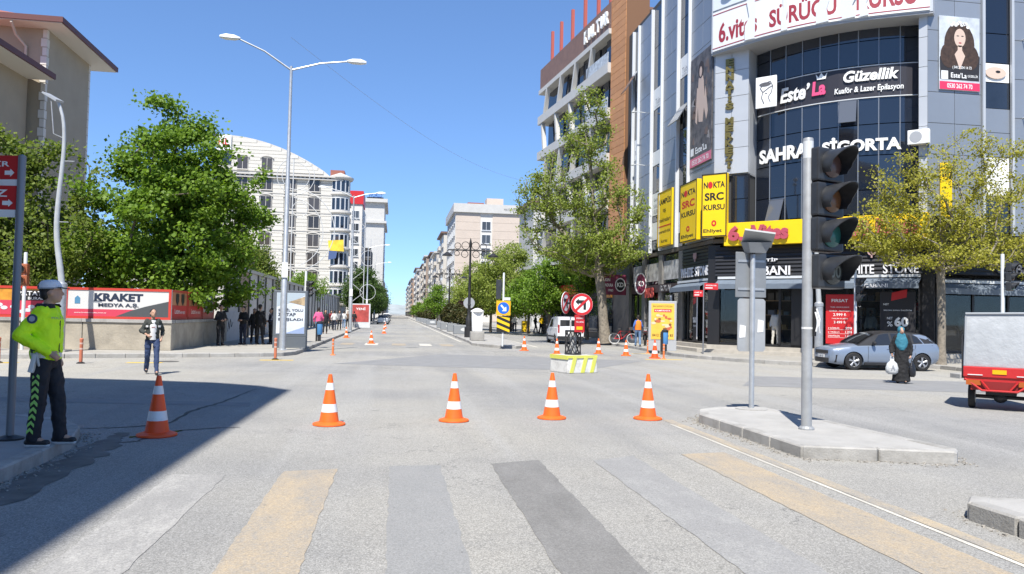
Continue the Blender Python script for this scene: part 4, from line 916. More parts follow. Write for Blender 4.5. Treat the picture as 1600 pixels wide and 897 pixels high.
t = thing('scaffolded_block', 'dark unfinished block wrapped in scaffolding left of the tower', 'building', (-7.2, 215, 0)); MB().box(-9,0,0,18,0,19.5).build('wall', mat('raw_concrete_dark',(.13,.125,.12),.9,var=.4,vscale=.5), t)
for i in range(6):
    MB().box(-9+i*1.8,-8.9+i*1.8,-1.2,-1.1,0,22).build('scaffold_pole', GALV, t)
for j in range(7): MB().box(-9,.2,-1.3,-.2,2.6+j*2.8,2.72+j*2.8).build('scaffold_deck', DARKMET, t)
for k in range(8):
    yy = 300+k*62; ht = (20,24,18,22,19,21,18,20)[k]
    t = thing('street_block', '%s block %s along the left side beyond the tower' % (('pale','grey','cream','white','sand','pale grey','beige','dim white')[k], ('next','second','third','fourth','fifth','sixth','seventh','last')[k]), 'building', (-7.5, yy, 0), 0, 'blocks along the left side beyond the tower')
    MB().box(-18,0,0,56,0,ht).build('wall', mat('block_render_%d'%k,cols[k],.75), t)
    for j in range(int(ht/3)-1):
        for i in range(4): window(t, .02, 7+i*14, 3+j*3, 4, 1.6, R(90), FARG, MULL, sill=False)
# beige school-like building with broad eaves, far left
BEI = mat('beige_render', (.36,.305,.225), .8, var=.07, vscale=.5)
WSO = mat('white_soffit', (.62,.59,.54), .7)
EAV = mat('dark_red_eave', (.12,.04,.035), .6)
sb = thing('beige_building', 'tall beige building with wide dark red eaves behind the left trees', 'building', (-23.1, 53.9, 0), R(1))
MB().box(-26,0,0,7.6,0,19.9).build('wall', BEI, sb)
q = MB(); e = 1.35
q.hexa([(-28,-e,19.9),(e,-e,19.9),(e,7.6+e,19.9),(-28,7.6+e,19.9)],[(-28,-e,20.05),(e,-e,20.05),(e,7.6+e,20.05),(-28,7.6+e,20.05)]); q.build('soffit', WSO, sb)
MB().box(-28,e+.12,-e-.12,-e,19.95,20.3).box(e,e+.12,-e,7.7+e,19.95,20.3).build('gutter', EAV, sb)
MB().add([(-28,-e,20.06),(e,-e,20.06),(e,7.6+e,20.06),(-28,7.6+e,20.06),(-28,3.8,22.4),(-6,3.8,22.4)], [(0,1,5,4),(1,2,5),(2,3,4,5),(0,4,3)]).build('roof', mat('roof_red',(.28,.10,.07),.7), sb)
qm = MB().box(-.34,.03,-.06,.34,.02,.56).mesh('quoin', WSO); qm2 = MB().box(-.24,.03,-.06,.24,.02,.56).mesh('quoin', WSO)
for k in range(33): link('quoin', qm if k%2 else qm2, sb, (0,0,.4+k*.59))
for k in range(33): link('quoin', qm2, sb, (-.01,7.3,.4+k*.59))
MB().tube([(-1.6,-e,19.8),(-1.6,-e*.5,19.2),(-1.2,-.12,18.6),(-1.2,-.12,16.3),(-2.2,-.25,15.4),(-2.4,-.25,.5)], .09, 8).build('drainpipe', mat('pale_pipe',(.52,.46,.38),.6), sb, smooth=True)
for j in range(5):
    for i in range(3): window(sb, -6-i*5, -.03, 2.5+j*3.5, 2.2, 1.8, 0, FARG, WSO)
wg = thing('beige_wing', 'lower beige wing with dark red eaves at the left edge of the photo', 'building', (-24.3, 44.5, 0), R(-2))
MB().box(-20,0,0,9.0,0,16.4).build('wall', BEI, wg)
MB().box(-21,1.6,-1.6,9.0,16.4,16.55).build('soffit', WSO, wg); MB().box(1.6,1.72,-1.7,9.0,16.45,16.8).box(-21,1.72,-1.72,-1.6,16.45,16.8).build('gutter', EAV, wg)
MB().add([(-21,-1.6,16.56),(1.6,-1.6,16.56),(1.6,9.0,16.56),(-21,9.0,16.56),(-21,5,19),(-6,9.0,19.2)],[(0,1,5,4),(1,2,5)]).build('roof', mat('roof_red',(.28,.10,.07),.7), wg)
for j in range(4):
    for i in range(0): window(wg, .03, 2.5+i*4, 2.5+j*3.6, 1.8, 1.7, R(90), FARG, WSO)
# low white annex glimpsed between the trees
ax = thing('white_annex', 'low white annex glimpsed behind the hoarding between the two left trees', 'building', (-14.5, 47, 0)); MB().box(-3,4.5,0,8,0,4.8).build('wall', LW, ax); MB().box(-3.3,4.8,-.3,8,4.8,5.1).build('roof_slab', BEI, ax)
for i in range(2): window(ax, -1.2+i*3, -.02, 1.6, 1.6, 1.6, 0, GLASS, MULL)
# the building behind the camera on the left whose shade lies on the junction; only its shadow is in the photo
def shade_pt(x, y, h): k = h/math.tan(SUN_EL); return (x+math.sin(SUN_AZ)*k, y+math.cos(SUN_AZ)*k)
HS = 19.0
poly = [shade_pt(*p, HS) for p in ((-2.42,-14.0),(-2.36,5.4),(-2.2,17.2),(-3.0,18.15),(-4.1,18.85),(-5.6,19.3),(-9.3,20.1),(-30,24),(-30,-14))]
sh = thing('shading_building', 'tall building beside the camera that shades the near left corner of the junction', 'building', (-14, -6, 0))
inner = offset_line(poly+[poly[0]], .9)[:-1]
MB().prism([(p[0]+14,p[1]+6) for p in inner], 0, HS-.4).build('wall', BEI, sh); MB().prism([(p[0]+14,p[1]+6) for p in poly], HS-.4, HS).build('roof_slab', WSO, sh)
a, b = inner[0], inner[1]
for j in range(5):
    for i in range(6):
        yy = a.y+(b.y-a.y)*(i+.5)/6; window(sh, inner[0].x+14+.03, yy+6, 2.2+j*3.3, 1.7, 1.7, R(90), GLASS, WSO)

# air conditioners and a camera on the corner building
def aircon(label, fr, s_, off, z):
    t = thing('air_conditioner', label, 'air conditioner', fr.P(s_, off, z), fr.rz); MB().box(-.42,.42,-.36,-.06,0,.62).build('case', WHITE, t, bevel=.02); MB().slab(ellipse(-.1,.31,.24,.24,20),-.368,-.361).build('fan_grille', SOFF, t); MB().box(-.35,-.31,-.36,0,-.08,0).box(.31,.35,-.36,0,-.08,0).build('bracket', DARKMET, t)
aircon('white air conditioner beside the raised letters at the right end of the curved glass', FC, 9.15, .0, 9.35)
aircon('white air conditioner high on the right face above the young tree', FR, 6.2, .0, 8.2)
# low hazy ridge with pale houses where the street ends
mb = MB(); g_ = np.random.default_rng(4); n_ = 60; hs = [14+10*math.sin(i*.23)+8*math.sin(i*.71+1)+g_.uniform(0,5) for i in range(n_)]
vs = [(-1500+i*3200/n_, 1750, -2) for i in range(n_)]+[(-1500+i*3200/n_, 1900, hs[i]) for i in range(n_)]+[(-1500+i*3200/n_, 2300, -2) for i in range(n_)]
mb.add(vs, [(i,i+1,n_+i+1,n_+i) for i in range(n_-1)]+[(n_+i,n_+i+1,2*n_+i+1,2*n_+i) for i in range(n_-1)])
tag(mb.build('hills', mat('hazy_ridge',(.30,.33,.33),.9,var=.3,vscale=.02)), kind='structure')
# ------------------------------------------------------------ traffic cones and posts
def make_cone(h=.76, mats=(CONEO, CONEW)):
    t = thing('traffic_cone', 'x', 'cone'); k = h/.76
    b = MB(); n = 8
    b.lathe([(.235*k,0),(.245*k,.012*k),(.24*k,.03*k),(.2*k,.042*k),(.16*k,.055*k)], 20); b.build('base', mats[0], t, smooth=True)
    rad = lambda z: (.155-.128*(z/.76))*k if 1 else 0
    for z0, z1, m, nm in ((.05,.20,0,'cone_body'),(.20,.32,1,'reflective_band'),(.32,.53,0,'cone_body'),(.53,.635,1,'reflective_band'),(.635,.76,0,'cone_tip')):
        p = MB(); g = .002 if m else 0; p.lathe([(rad(z0)+g,z0*k),(rad(z1)+g,z1*k)]+([(rad(z1)*.6,z1*k+.004)] if nm == 'cone_tip' else []), 20); p.build(nm, mats[m], t, smooth=True)
    return t
cone0 = make_cone()
CONER = mat('cone_red_orange', (.82,.085,.012), .5); redcone0 = make_cone(.80, (CONER, CONEW))
first = {}
def place(proto, key, loc, label, rz=0, group=None, scale=None):
    if key not in first: o = proto; first[key] = 1; o.location = loc; o.rotation_euler = (0,0,rz); o['label'] = label
    else: o = copy_tree(proto, loc, rz, label)
    if group: o['group'] = group
    if scale: o.scale = (scale,)*3
    return o
GC = 'traffic cones closing the junction'
for px, py, lb in ((514,664,'orange cone with scuffed white band, leftmost of the four in the sunlit row'),(709,658,'orange cone second from left in the sunlit row of four'),(862,654,'orange cone third from left in the row, before the yellow white block'),(1012,655,'orange cone at the start of the yellow edge line')):
    place(cone0, 'c', G(px,py), lb, random.uniform(0,6), GC)
place(redcone0, 'r', G(245,681), 'red orange cone standing in the shade by the policeman', 1.0, GC)
for px, py, lb in ((819,548,'small distant cone right of the chevron sign'),(870,554,'small distant cone left of the yellow white block'),(935,553,'small distant cone right of the yellow white block'),(978,556,'distant cone left of the yellow advertising box'),(580,537,'distant cone on the white crossing stripe'),(600,521,'distant cone farther up the left lane'),(602,513,'farthest tiny cone up the left lane'),(541,528,'tiny cone against the left kerb')):
    place(cone0, 'c', G(px,py), lb, random.uniform(0,6), 'small cones up the street', .95)
place(redcone0, 'r', G(1023,560), 'taller cone with thin body before the yellow advertising box', .3, 'small cones up the street')
POSTO = mat('faded_orange_post', (.50,.16,.09), .6, var=.1, vscale=6)
def make_post(m):
    t = thing('flexible_post', 'x', 'bollard')
    MB().lathe([(.12,0),(.12,.02),(.06,.05)], 14).build('base', RUBBER if m is POSTO else m, t)
    MB().lathe([(.045,.05),(.05,.1),(.05,.68),(.056,.70),(.056,.74),(.03,.76)], 12).build('tube', m, t, smooth=True)
    for z in (.42,.58): MB().lathe([(.0515,z),(.0515,z+.05)], 12).build('reflective_band', mat('dull_band',(.55,.38,.32),.5), t)
    return t
p0_ = make_post(POSTO); p1_ = make_post(mat('orange_post',(.74,.20,.06),.6))
for px, py, lb in ((126,568,'faded orange flexible post in the side street near the policeman'),(430,562,'orange flexible post at the foot of the tall lamp post'),(-3,567,'faded orange post at the far left edge of the side street')):
    place(p0_, 'p', G(px,py), lb, 0, 'flexible posts at the kerbs')
for px, py, lb in ((520,555,'orange flexible post by the left kerb past the lamp post'),(1037,561,'orange post on the yellow mark, right one at the kerb'),(1012,552,'orange post on the yellow mark, left one at the kerb')):
    place(p1_, 'q', G(px,py), lb, 0, 'flexible posts at the kerbs', .85)

# ------------------------------------------------------------ traffic signals
LENSR = mat('lens_red_off', (.10,.055,.045), .25); LENSA = mat('lens_amber_off', (.16,.07,.03), .25); LENSG = mat('lens_green_off', (.03,.13,.11), .2); LENSD = mat('lens_dark', (.06,.065,.06), .25)
def head(parent, z0, n, sz, lenses, m, x=0, y=0, rz=0, visor=.3, name='signal_head'):
    """a column of n lamps; front is -y"""
    wd = sz*1.22
    h = MB(); 
    for k in range(n): h.box(-wd/2,wd/2,0,sz*.62,z0+k*sz*1.12+.008,z0+(k+1)*sz*1.12-.008)
    o = h.build(name, m, parent, (x,y,0), rz, bevel=.03, seg=2)
    for k in range(n):
        zc = z0+(k+.5)*sz*1.12; r = sz*.42
        ln = MB(); ln.loft([[(rr*math.cos(a), yy, zc+rr*math.sin(a)) for a in [2*math.pi*i/20 for i in range(20)]] for rr, yy in ((r,-.005),(r,-.02),(r*.7,-.045),(r*.2,-.055))]); ln.build('lens', lenses[k], o, smooth=True)
        v = MB(); outer = []; inner = []
        N_ = 18
        for i in range(N_+1):
            a = R(-38)+(R(218)-R(-38))*i/N_; c, s = math.cos(a), math.sin(a); d = visor*(.45+.55*max(0,s)) if s > -.2 else visor*.35
            outer.append([(c*r*1.12, 0, zc+s*r*1.12), (c*r*1.15, -d, zc+s*r*1.15-.0), (c*r*1.08, -d, zc+s*r*1.08), (c*r*1.06, 0, zc+s*r*1.06)])
        v.loft(outer); v.build('visor', m, o, smooth=True, ang=50)
    return o
SIGB = mat('signal_grey_black', (.028,.030,.034), .42, var=.3, vscale=5)
POLE = mat('grey_pole_paint', (.31,.32,.33), .5, .2, var=.12, vscale=6, dirt=.4, dscale=5, dcol=(.22,.22,.22))
q = G(1260,671,.148); s1 = thing('traffic_signal', 'big near traffic signal with three lamps and a lower timer lamp on grey pole', 'traffic light', q)
def polebody(h, r, base=True):
    mb = MB().lathe([(r*1.02,0),(r,.02),(r,h-.02),(r*.9,h),(.001,h+.015)], 18); return mb
polebody(4.25, .075).build('pole', POLE, s1, smooth=True)
MB().lathe([(.076,3.95),(.076,4.2)], 18).build('cap_band', PALEGREY, s1)
MB().lathe([(.11,0),(.11,.02),(.085,.05)], 14).build('base_plate', POLE, s1)
MB().box(.055,.088,-.095,-.05,1.35,1.78).build('hatch', BLACK, s1); MB().tube([(.09,-.1,1.75),(.12,-.13,1.6),(.1,-.14,1.5),(.13,-.12,1.4)], .012, 6).tube([(.07,-.1,1.7),(.09,-.14,1.55),(.07,-.12,1.42)], .012, 6).build('loose_wire', WHITE, s1); MB().lathe([(.079,1.45),(.079,1.48)], 14).build('cable_tie', WHITE, s1)
h1 = head(s1, 2.58, 3, .455, [LENSG, LENSA, LENSR], SIGB, .31, -.10, R(20), .40)
h2 = head(s1, 2.04, 1, .455, [LENSD], SIGB, .33, -.10, R(18), .46, 'timer_head')
lettering('00', h2, 0, 2.29, .22, .18, -.06, mat('timer_digits',(.16,.17,.15),.4), .02)
for z in (2.3,2.8,3.7): MB().box(.05,.25,-.03,.03,z,z+.06).build('bracket', DARKMET, s1)
def small_signal(label, loc, rz, h, zs, hrz=0, sz=.24, color=SIGB, polem=PALEGREY, hx=.2, r=.055):
    t = thing('traffic_signal', label, 'traffic light', loc, rz); polebody(h, r).build('pole', polem, t, smooth=True)
    o = head(t, zs, 3, sz, [LENSG, LENSA, LENSR], color, hx, -.05, hrz, .2); 
    MB().box(.02,hx,-.03,.03,zs+.2,zs+.26).build('bracket', DARKMET, t); return t
small_signal('pale signal pole with dark side-on signal behind the grey blue car', (18.1,28.2,.145), R(-30), 4.0, 2.42, R(75), .28)
small_signal('pale signal pole behind the cargo tricycle at the right edge', (19.9,22.75,.145), R(-40), 3.95, 2.72, R(75), .28, hx=.28)
small_signal('signal pole with dark head beside the left advertising box', (-4.1,36.2,.145), 0, 3.4, 2.2, R(75), .23, hx=.2)
SIGO = mat('signal_rust_orange', (.34,.11,.05), .5)
t = thing('traffic_signal', 'small rust coloured pedestrian signal at the left edge', 'traffic light', (-13.05,29.55,.145)); polebody(3.45,.06).build('pole', PALEGREY, t, smooth=True); head(t, 2.25, 2, .36, [LENSA, LENSD], SIGO, -.12, -.08, 0, .2)

# back of the direction sign with a solar panel on the island
q = G(1174,639,.148); t = thing('road_sign', 'back of two grey sign plates with a small solar panel on the island', 'road sign', q)
SB = mat('sign_back_grey', (.25,.265,.28), .5, .35, var=.1, vscale=3); SB2 = mat('sign_back_pale', (.37,.385,.40), .5, .25, var=.1, vscale=3)
polebody(2.74, .045).build('pole', GALV, t, smooth=True); MB().lathe([(.28,0),(.28,.012),(.05,.02)], 18).build('base_plate', CONC, t)
MB().box(-.29,.29,.06,.08,1.97,2.78).build('sign_plate', SB, t, bevel=.008); mb = MB(); mb.slab([(-.24,1.05),(-.20,1.01),(.24,1.01),(.28,1.05),(.28,1.91),(.24,1.95),(-.20,1.95),(-.24,1.91)],.065,.085); mb.build('lower_sign_plate', SB2, t)
MB().box(-.25,.25,.045,.06,2.1,2.14).box(-.25,.25,.045,.06,2.6,2.64).build('brace', GALV, t)
for x, z in ((-.15,1.36),(.19,1.46)): MB().slab([(x-.06,z-.11),(x+.05,z-.1),(x+.06,z+.1),(x-.05,z+.12)],.058,.0645).build('sticker', WHITE, t)
sp = MB().box(-.26,.26,-.2,.2,-.018,.018).build('solar_panel', mat('solar_cells',(.35,.36,.36),.25), t, (.06,-.08,3.02)); sp.rotation_euler = (R(-32),R(8),R(-20))
MB().hexa([(-.1,-.1,2.76),(.2,-.1,2.76),(.2,.1,2.76),(-.1,.1,2.76)],[(-.16,-.16,2.93),(.28,-.16,2.95),(.28,.16,2.99),(-.16,.16,2.97)]).build('battery_box', SB, t)
MB().tube([(0,0,2.7),(.03,-.03,2.85),(.05,-.06,2.95)], .03, 8).build('bracket', DARKMET, t)

# yellow and white concrete block with lattice column and no-left-turn signs
a = G(887,584); b = G(933,583); q = (a+b)/2; rzb = math.atan2(b.y-a.y, b.x-a.x)
t = thing('warning_block', 'concrete block in worn yellow and white paint carrying turn signs', 'barrier', (q.x, q.y, 0), rzb)
BW = mat('block_white', (.62,.61,.58), .7, dirt=.75, dscale=3.2, dcol=(.26,.25,.235)); BYL = mat('block_yellow', (.62,.62,.10), .6, dirt=.5, dscale=3, dcol=(.5,.5,.3))
MB().hexa([(-.55,0,0),(.55,0,0),(.55,1.0,0),(-.55,1.0,0)],[(-.53,.02,.54),(.53,.02,.54),(.53,.98,.54),(-.53,.98,.54)]).build('block', BW, t, bevel=.03, seg=2)
mb = MB()
for x in (-.34,.06,.40): mb.slab([(x-.13,.02),(x,.02),(x+.13,.5),(x+.0,.5)], -.012, .012)
mb.box(-.54,.54,-.006,.05,.46,.545).box(-.56,-.53,.0,1.0,.42,.545); mb.build('yellow_stripe', BYL, t)
mb = MB(); cw, chh = .24, .72
for k in range(10):
    a0 = 2*math.pi*k/10
    for sg in (1,-1): mb.tube([(cw*math.cos(a0+sg*u_*1.3),.55+cw*math.sin(a0+sg*u_*1.3),.54+.74*u_) for u_ in (0,.2,.4,.6,.8,1)], .016, 5)
for z_ in (.56,1.27): mb.tube([(cw*math.cos(2*math.pi*i/16),.55+cw*math.sin(2*math.pi*i/16),z_) for i in range(17)], .03, 5)
mb.build('lattice_column', BLACKP, t)
MB().cyl((0,.55,.53),(0,.55,1.27),.10,None,12).build('inner_post', mat('pale_inner',(.4,.4,.39),.7), t)
MB().box(-.05,.05,.26,.36,1.2,2.4).box(-.05,.05,.3,.6,1.2,1.28).build('post', DARKMET, t)
def roundsign(parent, x, y, z, rz, r=.36):
    o = MB().loft([[(r*math.cos(a_), yy, r*math.sin(a_)) for a_ in [2*math.pi*i/28 for i in range(28)]] for yy in (.02,0)]).build('sign_disc', WHITE, parent, (x,y,z), rz)
    ring = [(r*.985*math.cos(a_), r*.985*math.sin(a_)) for a_ in [2*math.pi*i/32 for i in range(32)]]
    mb = MB(); n = 32
    vs = [(c,-.004,s) for c, s in ring]+[(c*.76,-.004,s*.76) for c, s in ring]; mb.add(vs, [(i,(i+1)%n,n+(i+1)%n,n+i) for i in range(n)])
    mb.build('red_rim', RED, o)
    mb = MB().slab([(.05,-.16),(.13,-.16),(.13,.13),(.02,.13),(-.1,.13),(-.1,.18),(-.2,.08),(-.1,-.02),(-.1,.03),(.05,.03)],-.006,-.001); mb.build('arrow', BLACK, o)
    mb = MB().slab([(-.24,-.19),(-.19,-.24),(.24,.19),(.19,.24)],-.010,-.0065); mb.build('red_bar', RED, o); return o
roundsign(t, .04, .16, 2.10, R(-24), .34); roundsign(t, -.36, .44, 2.14, R(34), .34); MB().box(-.34,.0,.40,.46,2.1,2.16).build('sign_arm', DARKMET, t)
MB().box(-.18,.18,.2,.22,1.25,1.78).build('notice_plate', RED, t); MB().box(-.12,.1,.19,.198,1.32,1.42).build('yellow_field', YELLOW, t)
lettering('DİKKAT', t, 0, 1.68, .26, .06, .194, WHITEL, .01); lettering('YOL KAPALI', t, 0, 1.56, .28, .05, .194, WHITEL, .01)

# ------------------------------------------------------------ median furniture
q = G(732,527,.15); t = thing('ornate_lamp_post', 'black ornate lamp post with scrolled crossbar on the median', 'lamp post', q)
IRON = mat('black_iron', (.03,.03,.032), .5, .3)
MB().lathe([(.3,0),(.3,.7),(.2,.75),(.22,1.3),(.12,1.5),(.1,2.2),(.13,2.25),(.1,2.35),(.09,4.2),(.11,4.25),(.08,4.35),(.07,6.5),(.1,6.6),(.02,6.95)], 14).build('pole', IRON, t, smooth=True)
mb = MB().tube([(-1.5,0,6.1),(1.5,0,6.1)], .05, 8)
for s in (-1,1):
    for cx, cz, r_ in ((.35,6.42,.27),(.9,6.38,.22),(.4,5.82,.24),(.95,5.86,.18)):
        mb.tube([(s*(cx+r_*math.cos(a_)),0,cz+r_*math.sin(a_)) for a_ in [2*math.pi*i/12 for i in range(13)]], .026, 5)
mb.build('scroll_arm', IRON, t, smooth=True)
for s in (-1,1): MB().tube([(s*1.5,0,6.12),(s*1.62,0,6.0)], .04, 6).lathe([(.05,5.95),(.36,5.72),(.36,5.66),(.05,5.64)], 14, (s*1.62,0,0)).build('lamp', IRON, t, smooth=True)
lamp0 = t
for k, (yy, lb) in enumerate(((86,'second ornate black lamp post along the median'),(120,'third ornate black lamp post along the median'),(160,'fourth ornate black lamp post along the median'),(215,'farthest ornate black lamp post along the median'))):
    copy_tree(lamp0, (5.9,yy,.15), 0, lb)['group'] = 'ornate lamp posts on the median'
lamp0['group'] = 'ornate lamp posts on the median'
q = G(785,541,.15); t = thing('keep_right_sign', 'blue arrow and chevron plates on a pole at the tip of the median', 'road sign', (q.x, q.y, .145))
polebody(3.75, .05).build('pole', PALEGREY, t, smooth=True)
MB().box(-.36,.36,-.09,-.06,1.58,2.32).build('yellow_plate', mat('amber_plate',(.85,.42,.01),.45), t); MB().slab(ellipse(0,1.95,.30,.30,28),-.098,-.091).build('blue_disc', mat('sign_blue',(.015,.13,.55),.4), t)
MB().slab([(-.16,2.07),(-.10,2.13),(.06,1.95),(.14,2.02),(.15,1.79),(-.08,1.79),(.0,1.88)],-.106,-.1).build('arrow', WHITEL, t)
MB().box(-.33,.33,-.09,-.06,.72,1.55).build('chevron_plate', BLACK, t); mb = MB()
for k in range(3): z = .72+k*.30; mb.slab([(-.33,z+.25),(.33,z-.02 if k else .72),(.33,z+.13),(-.33,min(1.55,z+.4))],-.098,-.092)
mb.build('yellow_stripe', YELLOW, t)
MB().box(-.38,-.1,-.02,.1,2.4,3.4).build('signal_back', SIGNAL, t, bevel=.02); MB().box(.02,.35,-.05,.05,2.35,2.5).build('camera_box', PALEGREY, t)
q = G(745,532,.15); t = thing('utility_cabinet', 'white rounded utility cabinet on a concrete plinth on the median', 'cabinet', (q.x,q.y,.145))
MB().box(-.42,.42,-.3,.3,0,.55).build('plinth', CONC, t, bevel=.03); MB().hexa([(-.3,-.24,.55),(.3,-.24,.55),(.3,.24,.55),(-.3,.24,.55)],[(-.36,-.27,1.75),(.36,-.27,1.75),(.36,.27,1.75),(-.36,.27,1.75)]).build('body', WHITE, t, bevel=.05, seg=2); MB().lathe([(.42,1.75),(.42,1.82),(.2,1.95),(.02,2.0)], 14).build('cap', WHITE, t, smooth=True)
t = thing('road_sign', 'grey back of a round road sign on the median beside the lamp', 'road sign', (5.35,56.5,.145)); polebody(2.9,.04).build('pole', PALEGREY, t); MB().slab(ellipse(0,2.45,.42,.42,24),0,.03).build('sign_disc', SB2, t)
PLG = mat('planter_grey', (.22,.235,.25), .6); 
FOLB = leaf_mat('shrub_leaves', (.05,.07,.02), (.11,.09,.04))
def bush_mesh(name, n, r, h, size, m, seed=1):
    g = np.random.default_rng(seed); u = g.normal(size=(n,3)); u /= np.linalg.norm(u,axis=1,keepdims=True); rad = g.uniform(.35,1,size=(n,1))**.5
    c = u*rad*np.array([r,r,h/2]); taper = 1-.5*(c[:,2:3]+h/2)/h; c[:,:2] *= taper*1.25; c[:,2] += h/2
    return leaves(name, c, size, m, g)
def leaves(name, c, size, m, g, up=.7, droop=0):
    n = len(c); d = g.normal(size=(n,3)); d /= np.linalg.norm(d,axis=1,keepdims=True); k = g.normal(size=(n,3)); k += np.array([-.25,-.75,1.15])*1.15; k -= d*np.sum(k*d,1,keepdims=True); k /= np.linalg.norm(k,axis=1,keepdims=True)
    s = np.cross(k, d); L = size*g.uniform(.6,1.3,size=(n,1)); W = L*.42
    v = np.empty((n,4,3)); v[:,0] = c; v[:,1] = c+d*L*.5+s*W-k*L*.08; v[:,2] = c+d*L; v[:,3] = c+d*L*.5-s*W-k*L*.08
    me = bpy.data.meshes.new(name); me.vertices.add(n*4); me.vertices.foreach_set('co', v.ravel()); me.loops.add(n*4); me.loops.foreach_set('vertex_index', np.arange(n*4, dtype=np.int32))
    me.polygons.add(n); me.polygons.foreach_set('loop_start', np.arange(0,n*4,4,dtype=np.int32)); me.materials.append(m); me.update(calc_edges=True); return me
bm_ = bush_mesh('foliage', 2600, .6, 1.6, .16, FOLB, 3)
pb_ = MB().box(-.95,.95,-.5,.5,0,.75).mesh('box', PLG, bevel=.04)
pe_ = MB().slab(ellipse(0,.38,.42,.16,16),-.512,-.503).mesh('emblem', mat('pale_emblem',(.55,.56,.56),.5)); ps_ = MB().box(-.85,.85,-.4,.4,.70,.76).mesh('soil', mat('soil',(.06,.045,.03),.9))
for k in range(9):
    yy = 62+k*(9 if k < 4 else 14)
    t = thing('planter', 'grey median planter with a brown green conical shrub, number %s from the cabinet' % ('one','two','three','four','five','six','seven','eight','nine')[k], 'planter', (5.6+.1*(k%2), yy, .145), 0, 'planters along the median')
    link('box', pb_, t); link('emblem', pe_, t); link('soil', ps_, t); o = link('foliage', bm_, t, (0,0,.7), k*1.3); o.scale = (1+.15*(k%3),)*3

# ------------------------------------------------------------ lamp posts, left side
LED = mat('led_head_white', (.66,.68,.69), .35)
def double_lamp(label, loc, rz, h, arms):
    t = thing('lamp_post', label, 'lamp post', loc, rz)
    MB().lathe([(.19,0),(.19,.03),(.135,.06),(.125,2.8),(.105,2.84),(.09,6.8),(.075,6.85),(.055,h),(.001,h+.03)], 16).build('pole', GALV, t, smooth=True)
    MB().box(-.11,.12,-.145,-.11,2.9,3.5).build('notice', WHITE, t)
    for s, ln, rise in arms:
        MB().tube([(0,0,h-.15),(s*ln*.5,0,h+rise*.55),(s*ln,0,h+rise)], [.04,.035,.03], 8).build('arm', GALV, t, smooth=True)
        x = s*ln; hd = MB(); hd.loft([[(x+s*u,-w_,h+rise+z0),(x+s*u,w_,h+rise+z0),(x+s*u,w_*.6,h+rise+z1),(x+s*u,-w_*.6,h+rise+z1)] for u, w_, z0, z1 in ((-.12,.06,-.03,.04),(.1,.16,-.06,.1),(.45,.17,-.06,.12),(.68,.08,-.03,.06))]); hd.build('lamp_head', LED, t, bevel=.02)
    return t
q = G(441,547,.15); double_lamp('tall galvanised lamp post with two arms in front of the left advertising box', (q.x,q.y,.145), R(4), 11.45, ((-1,2.1,.95),(1,2.3,.42)))
q = G(547,518,.15); double_lamp('second tall lamp post farther up the left pavement', (q.x,q.y,.145), 0, 11.2, ((-1,2.2,.6),(1,1.9,.3)))
for yy, lb in ((112,'third lamp post up the left pavement'),(150,'fourth lamp post up the left pavement')): double_lamp(lb, (-4.1,yy,.145), 0, 11, ((1,2.4,.4),))
def s_lamp(label, loc, rz, h, m=mat('lamp_grey',(.46,.48,.49),.45,.2,var=.1,vscale=3), flip=1, bow=.5):
    t = thing('curved_lamp_post', label, 'lamp post', loc, rz)
    MB().box(-.3,.3,-.3,.3,0,.06).build('base_plate', CONC, t)
    MB().lathe([(.17,.05),(.165,2.2),(.18,2.22),(.18,2.34),(.12,2.4)], 14).build('base_column', GALV, t, smooth=True)
    key = [(0,.0),(.10,-.08),(.2,-.20),(.32,-.26),(.48,-.22),(.62,-.15),(.76,-.11),(.88,-.15),(.96,-.26),(1.0,-.40)]; path = []; rad = []
    zs = [k_[0] for k_ in key]; xs = [k_[1] for k_ in key]
    for i in range(25):
        u = i/24; path.append((flip*bow/.62*float(np.interp(u, zs, xs)), 0, 2.35+(h-2.35)*u)); rad.append(.105-.055*u)
    for _ in range(2): path = [path[0]]+[((path[i-1][0]+2*path[i][0]+path[i+1][0])/4,0,path[i][2]) for i in range(1,24)]+[path[24]]
    MB().tube(path, rad, 12).build('pole', m, t, smooth=True, ang=60)
    e = Vector(path[-1]); hd = MB().hexa([(-.6,-.16,-.03),(.12,-.16,-.03),(.12,.16,-.03),(-.6,.16,-.03)],[(-.6,-.16,.03),(.12,-.16,.05),(.12,.16,.05),(-.6,.16,.03)]).build('lamp_head', SB2, t, e); hd.rotation_euler = (0, flip*R(28), R(-25))
    b = MB().tube([(path[19][0],0,path[19][2]),(path[19][0]-flip*.35,0,path[19][2]+.15),(path[24][0]-flip*.2,0,path[24][2])], .02, 6).build('stay', GALV, t)
    for i_ in (8, 16): MB().box(path[i_][0],path[i_][0]+.38,-.02,.02,path[i_][2],path[i_][2]+.03).build('side_bracket', GALV, t)
    return t
q = G(92,549,.15); s_lamp('pale S-curved street lamp in front of the left hoarding', (q.x,q.y,.145), R(0), 8.75, bow=.62)
s_lamp('pale curved street lamp behind the near traffic signal', (17.3,29.5,.145), R(20), 8.3, bow=.4)
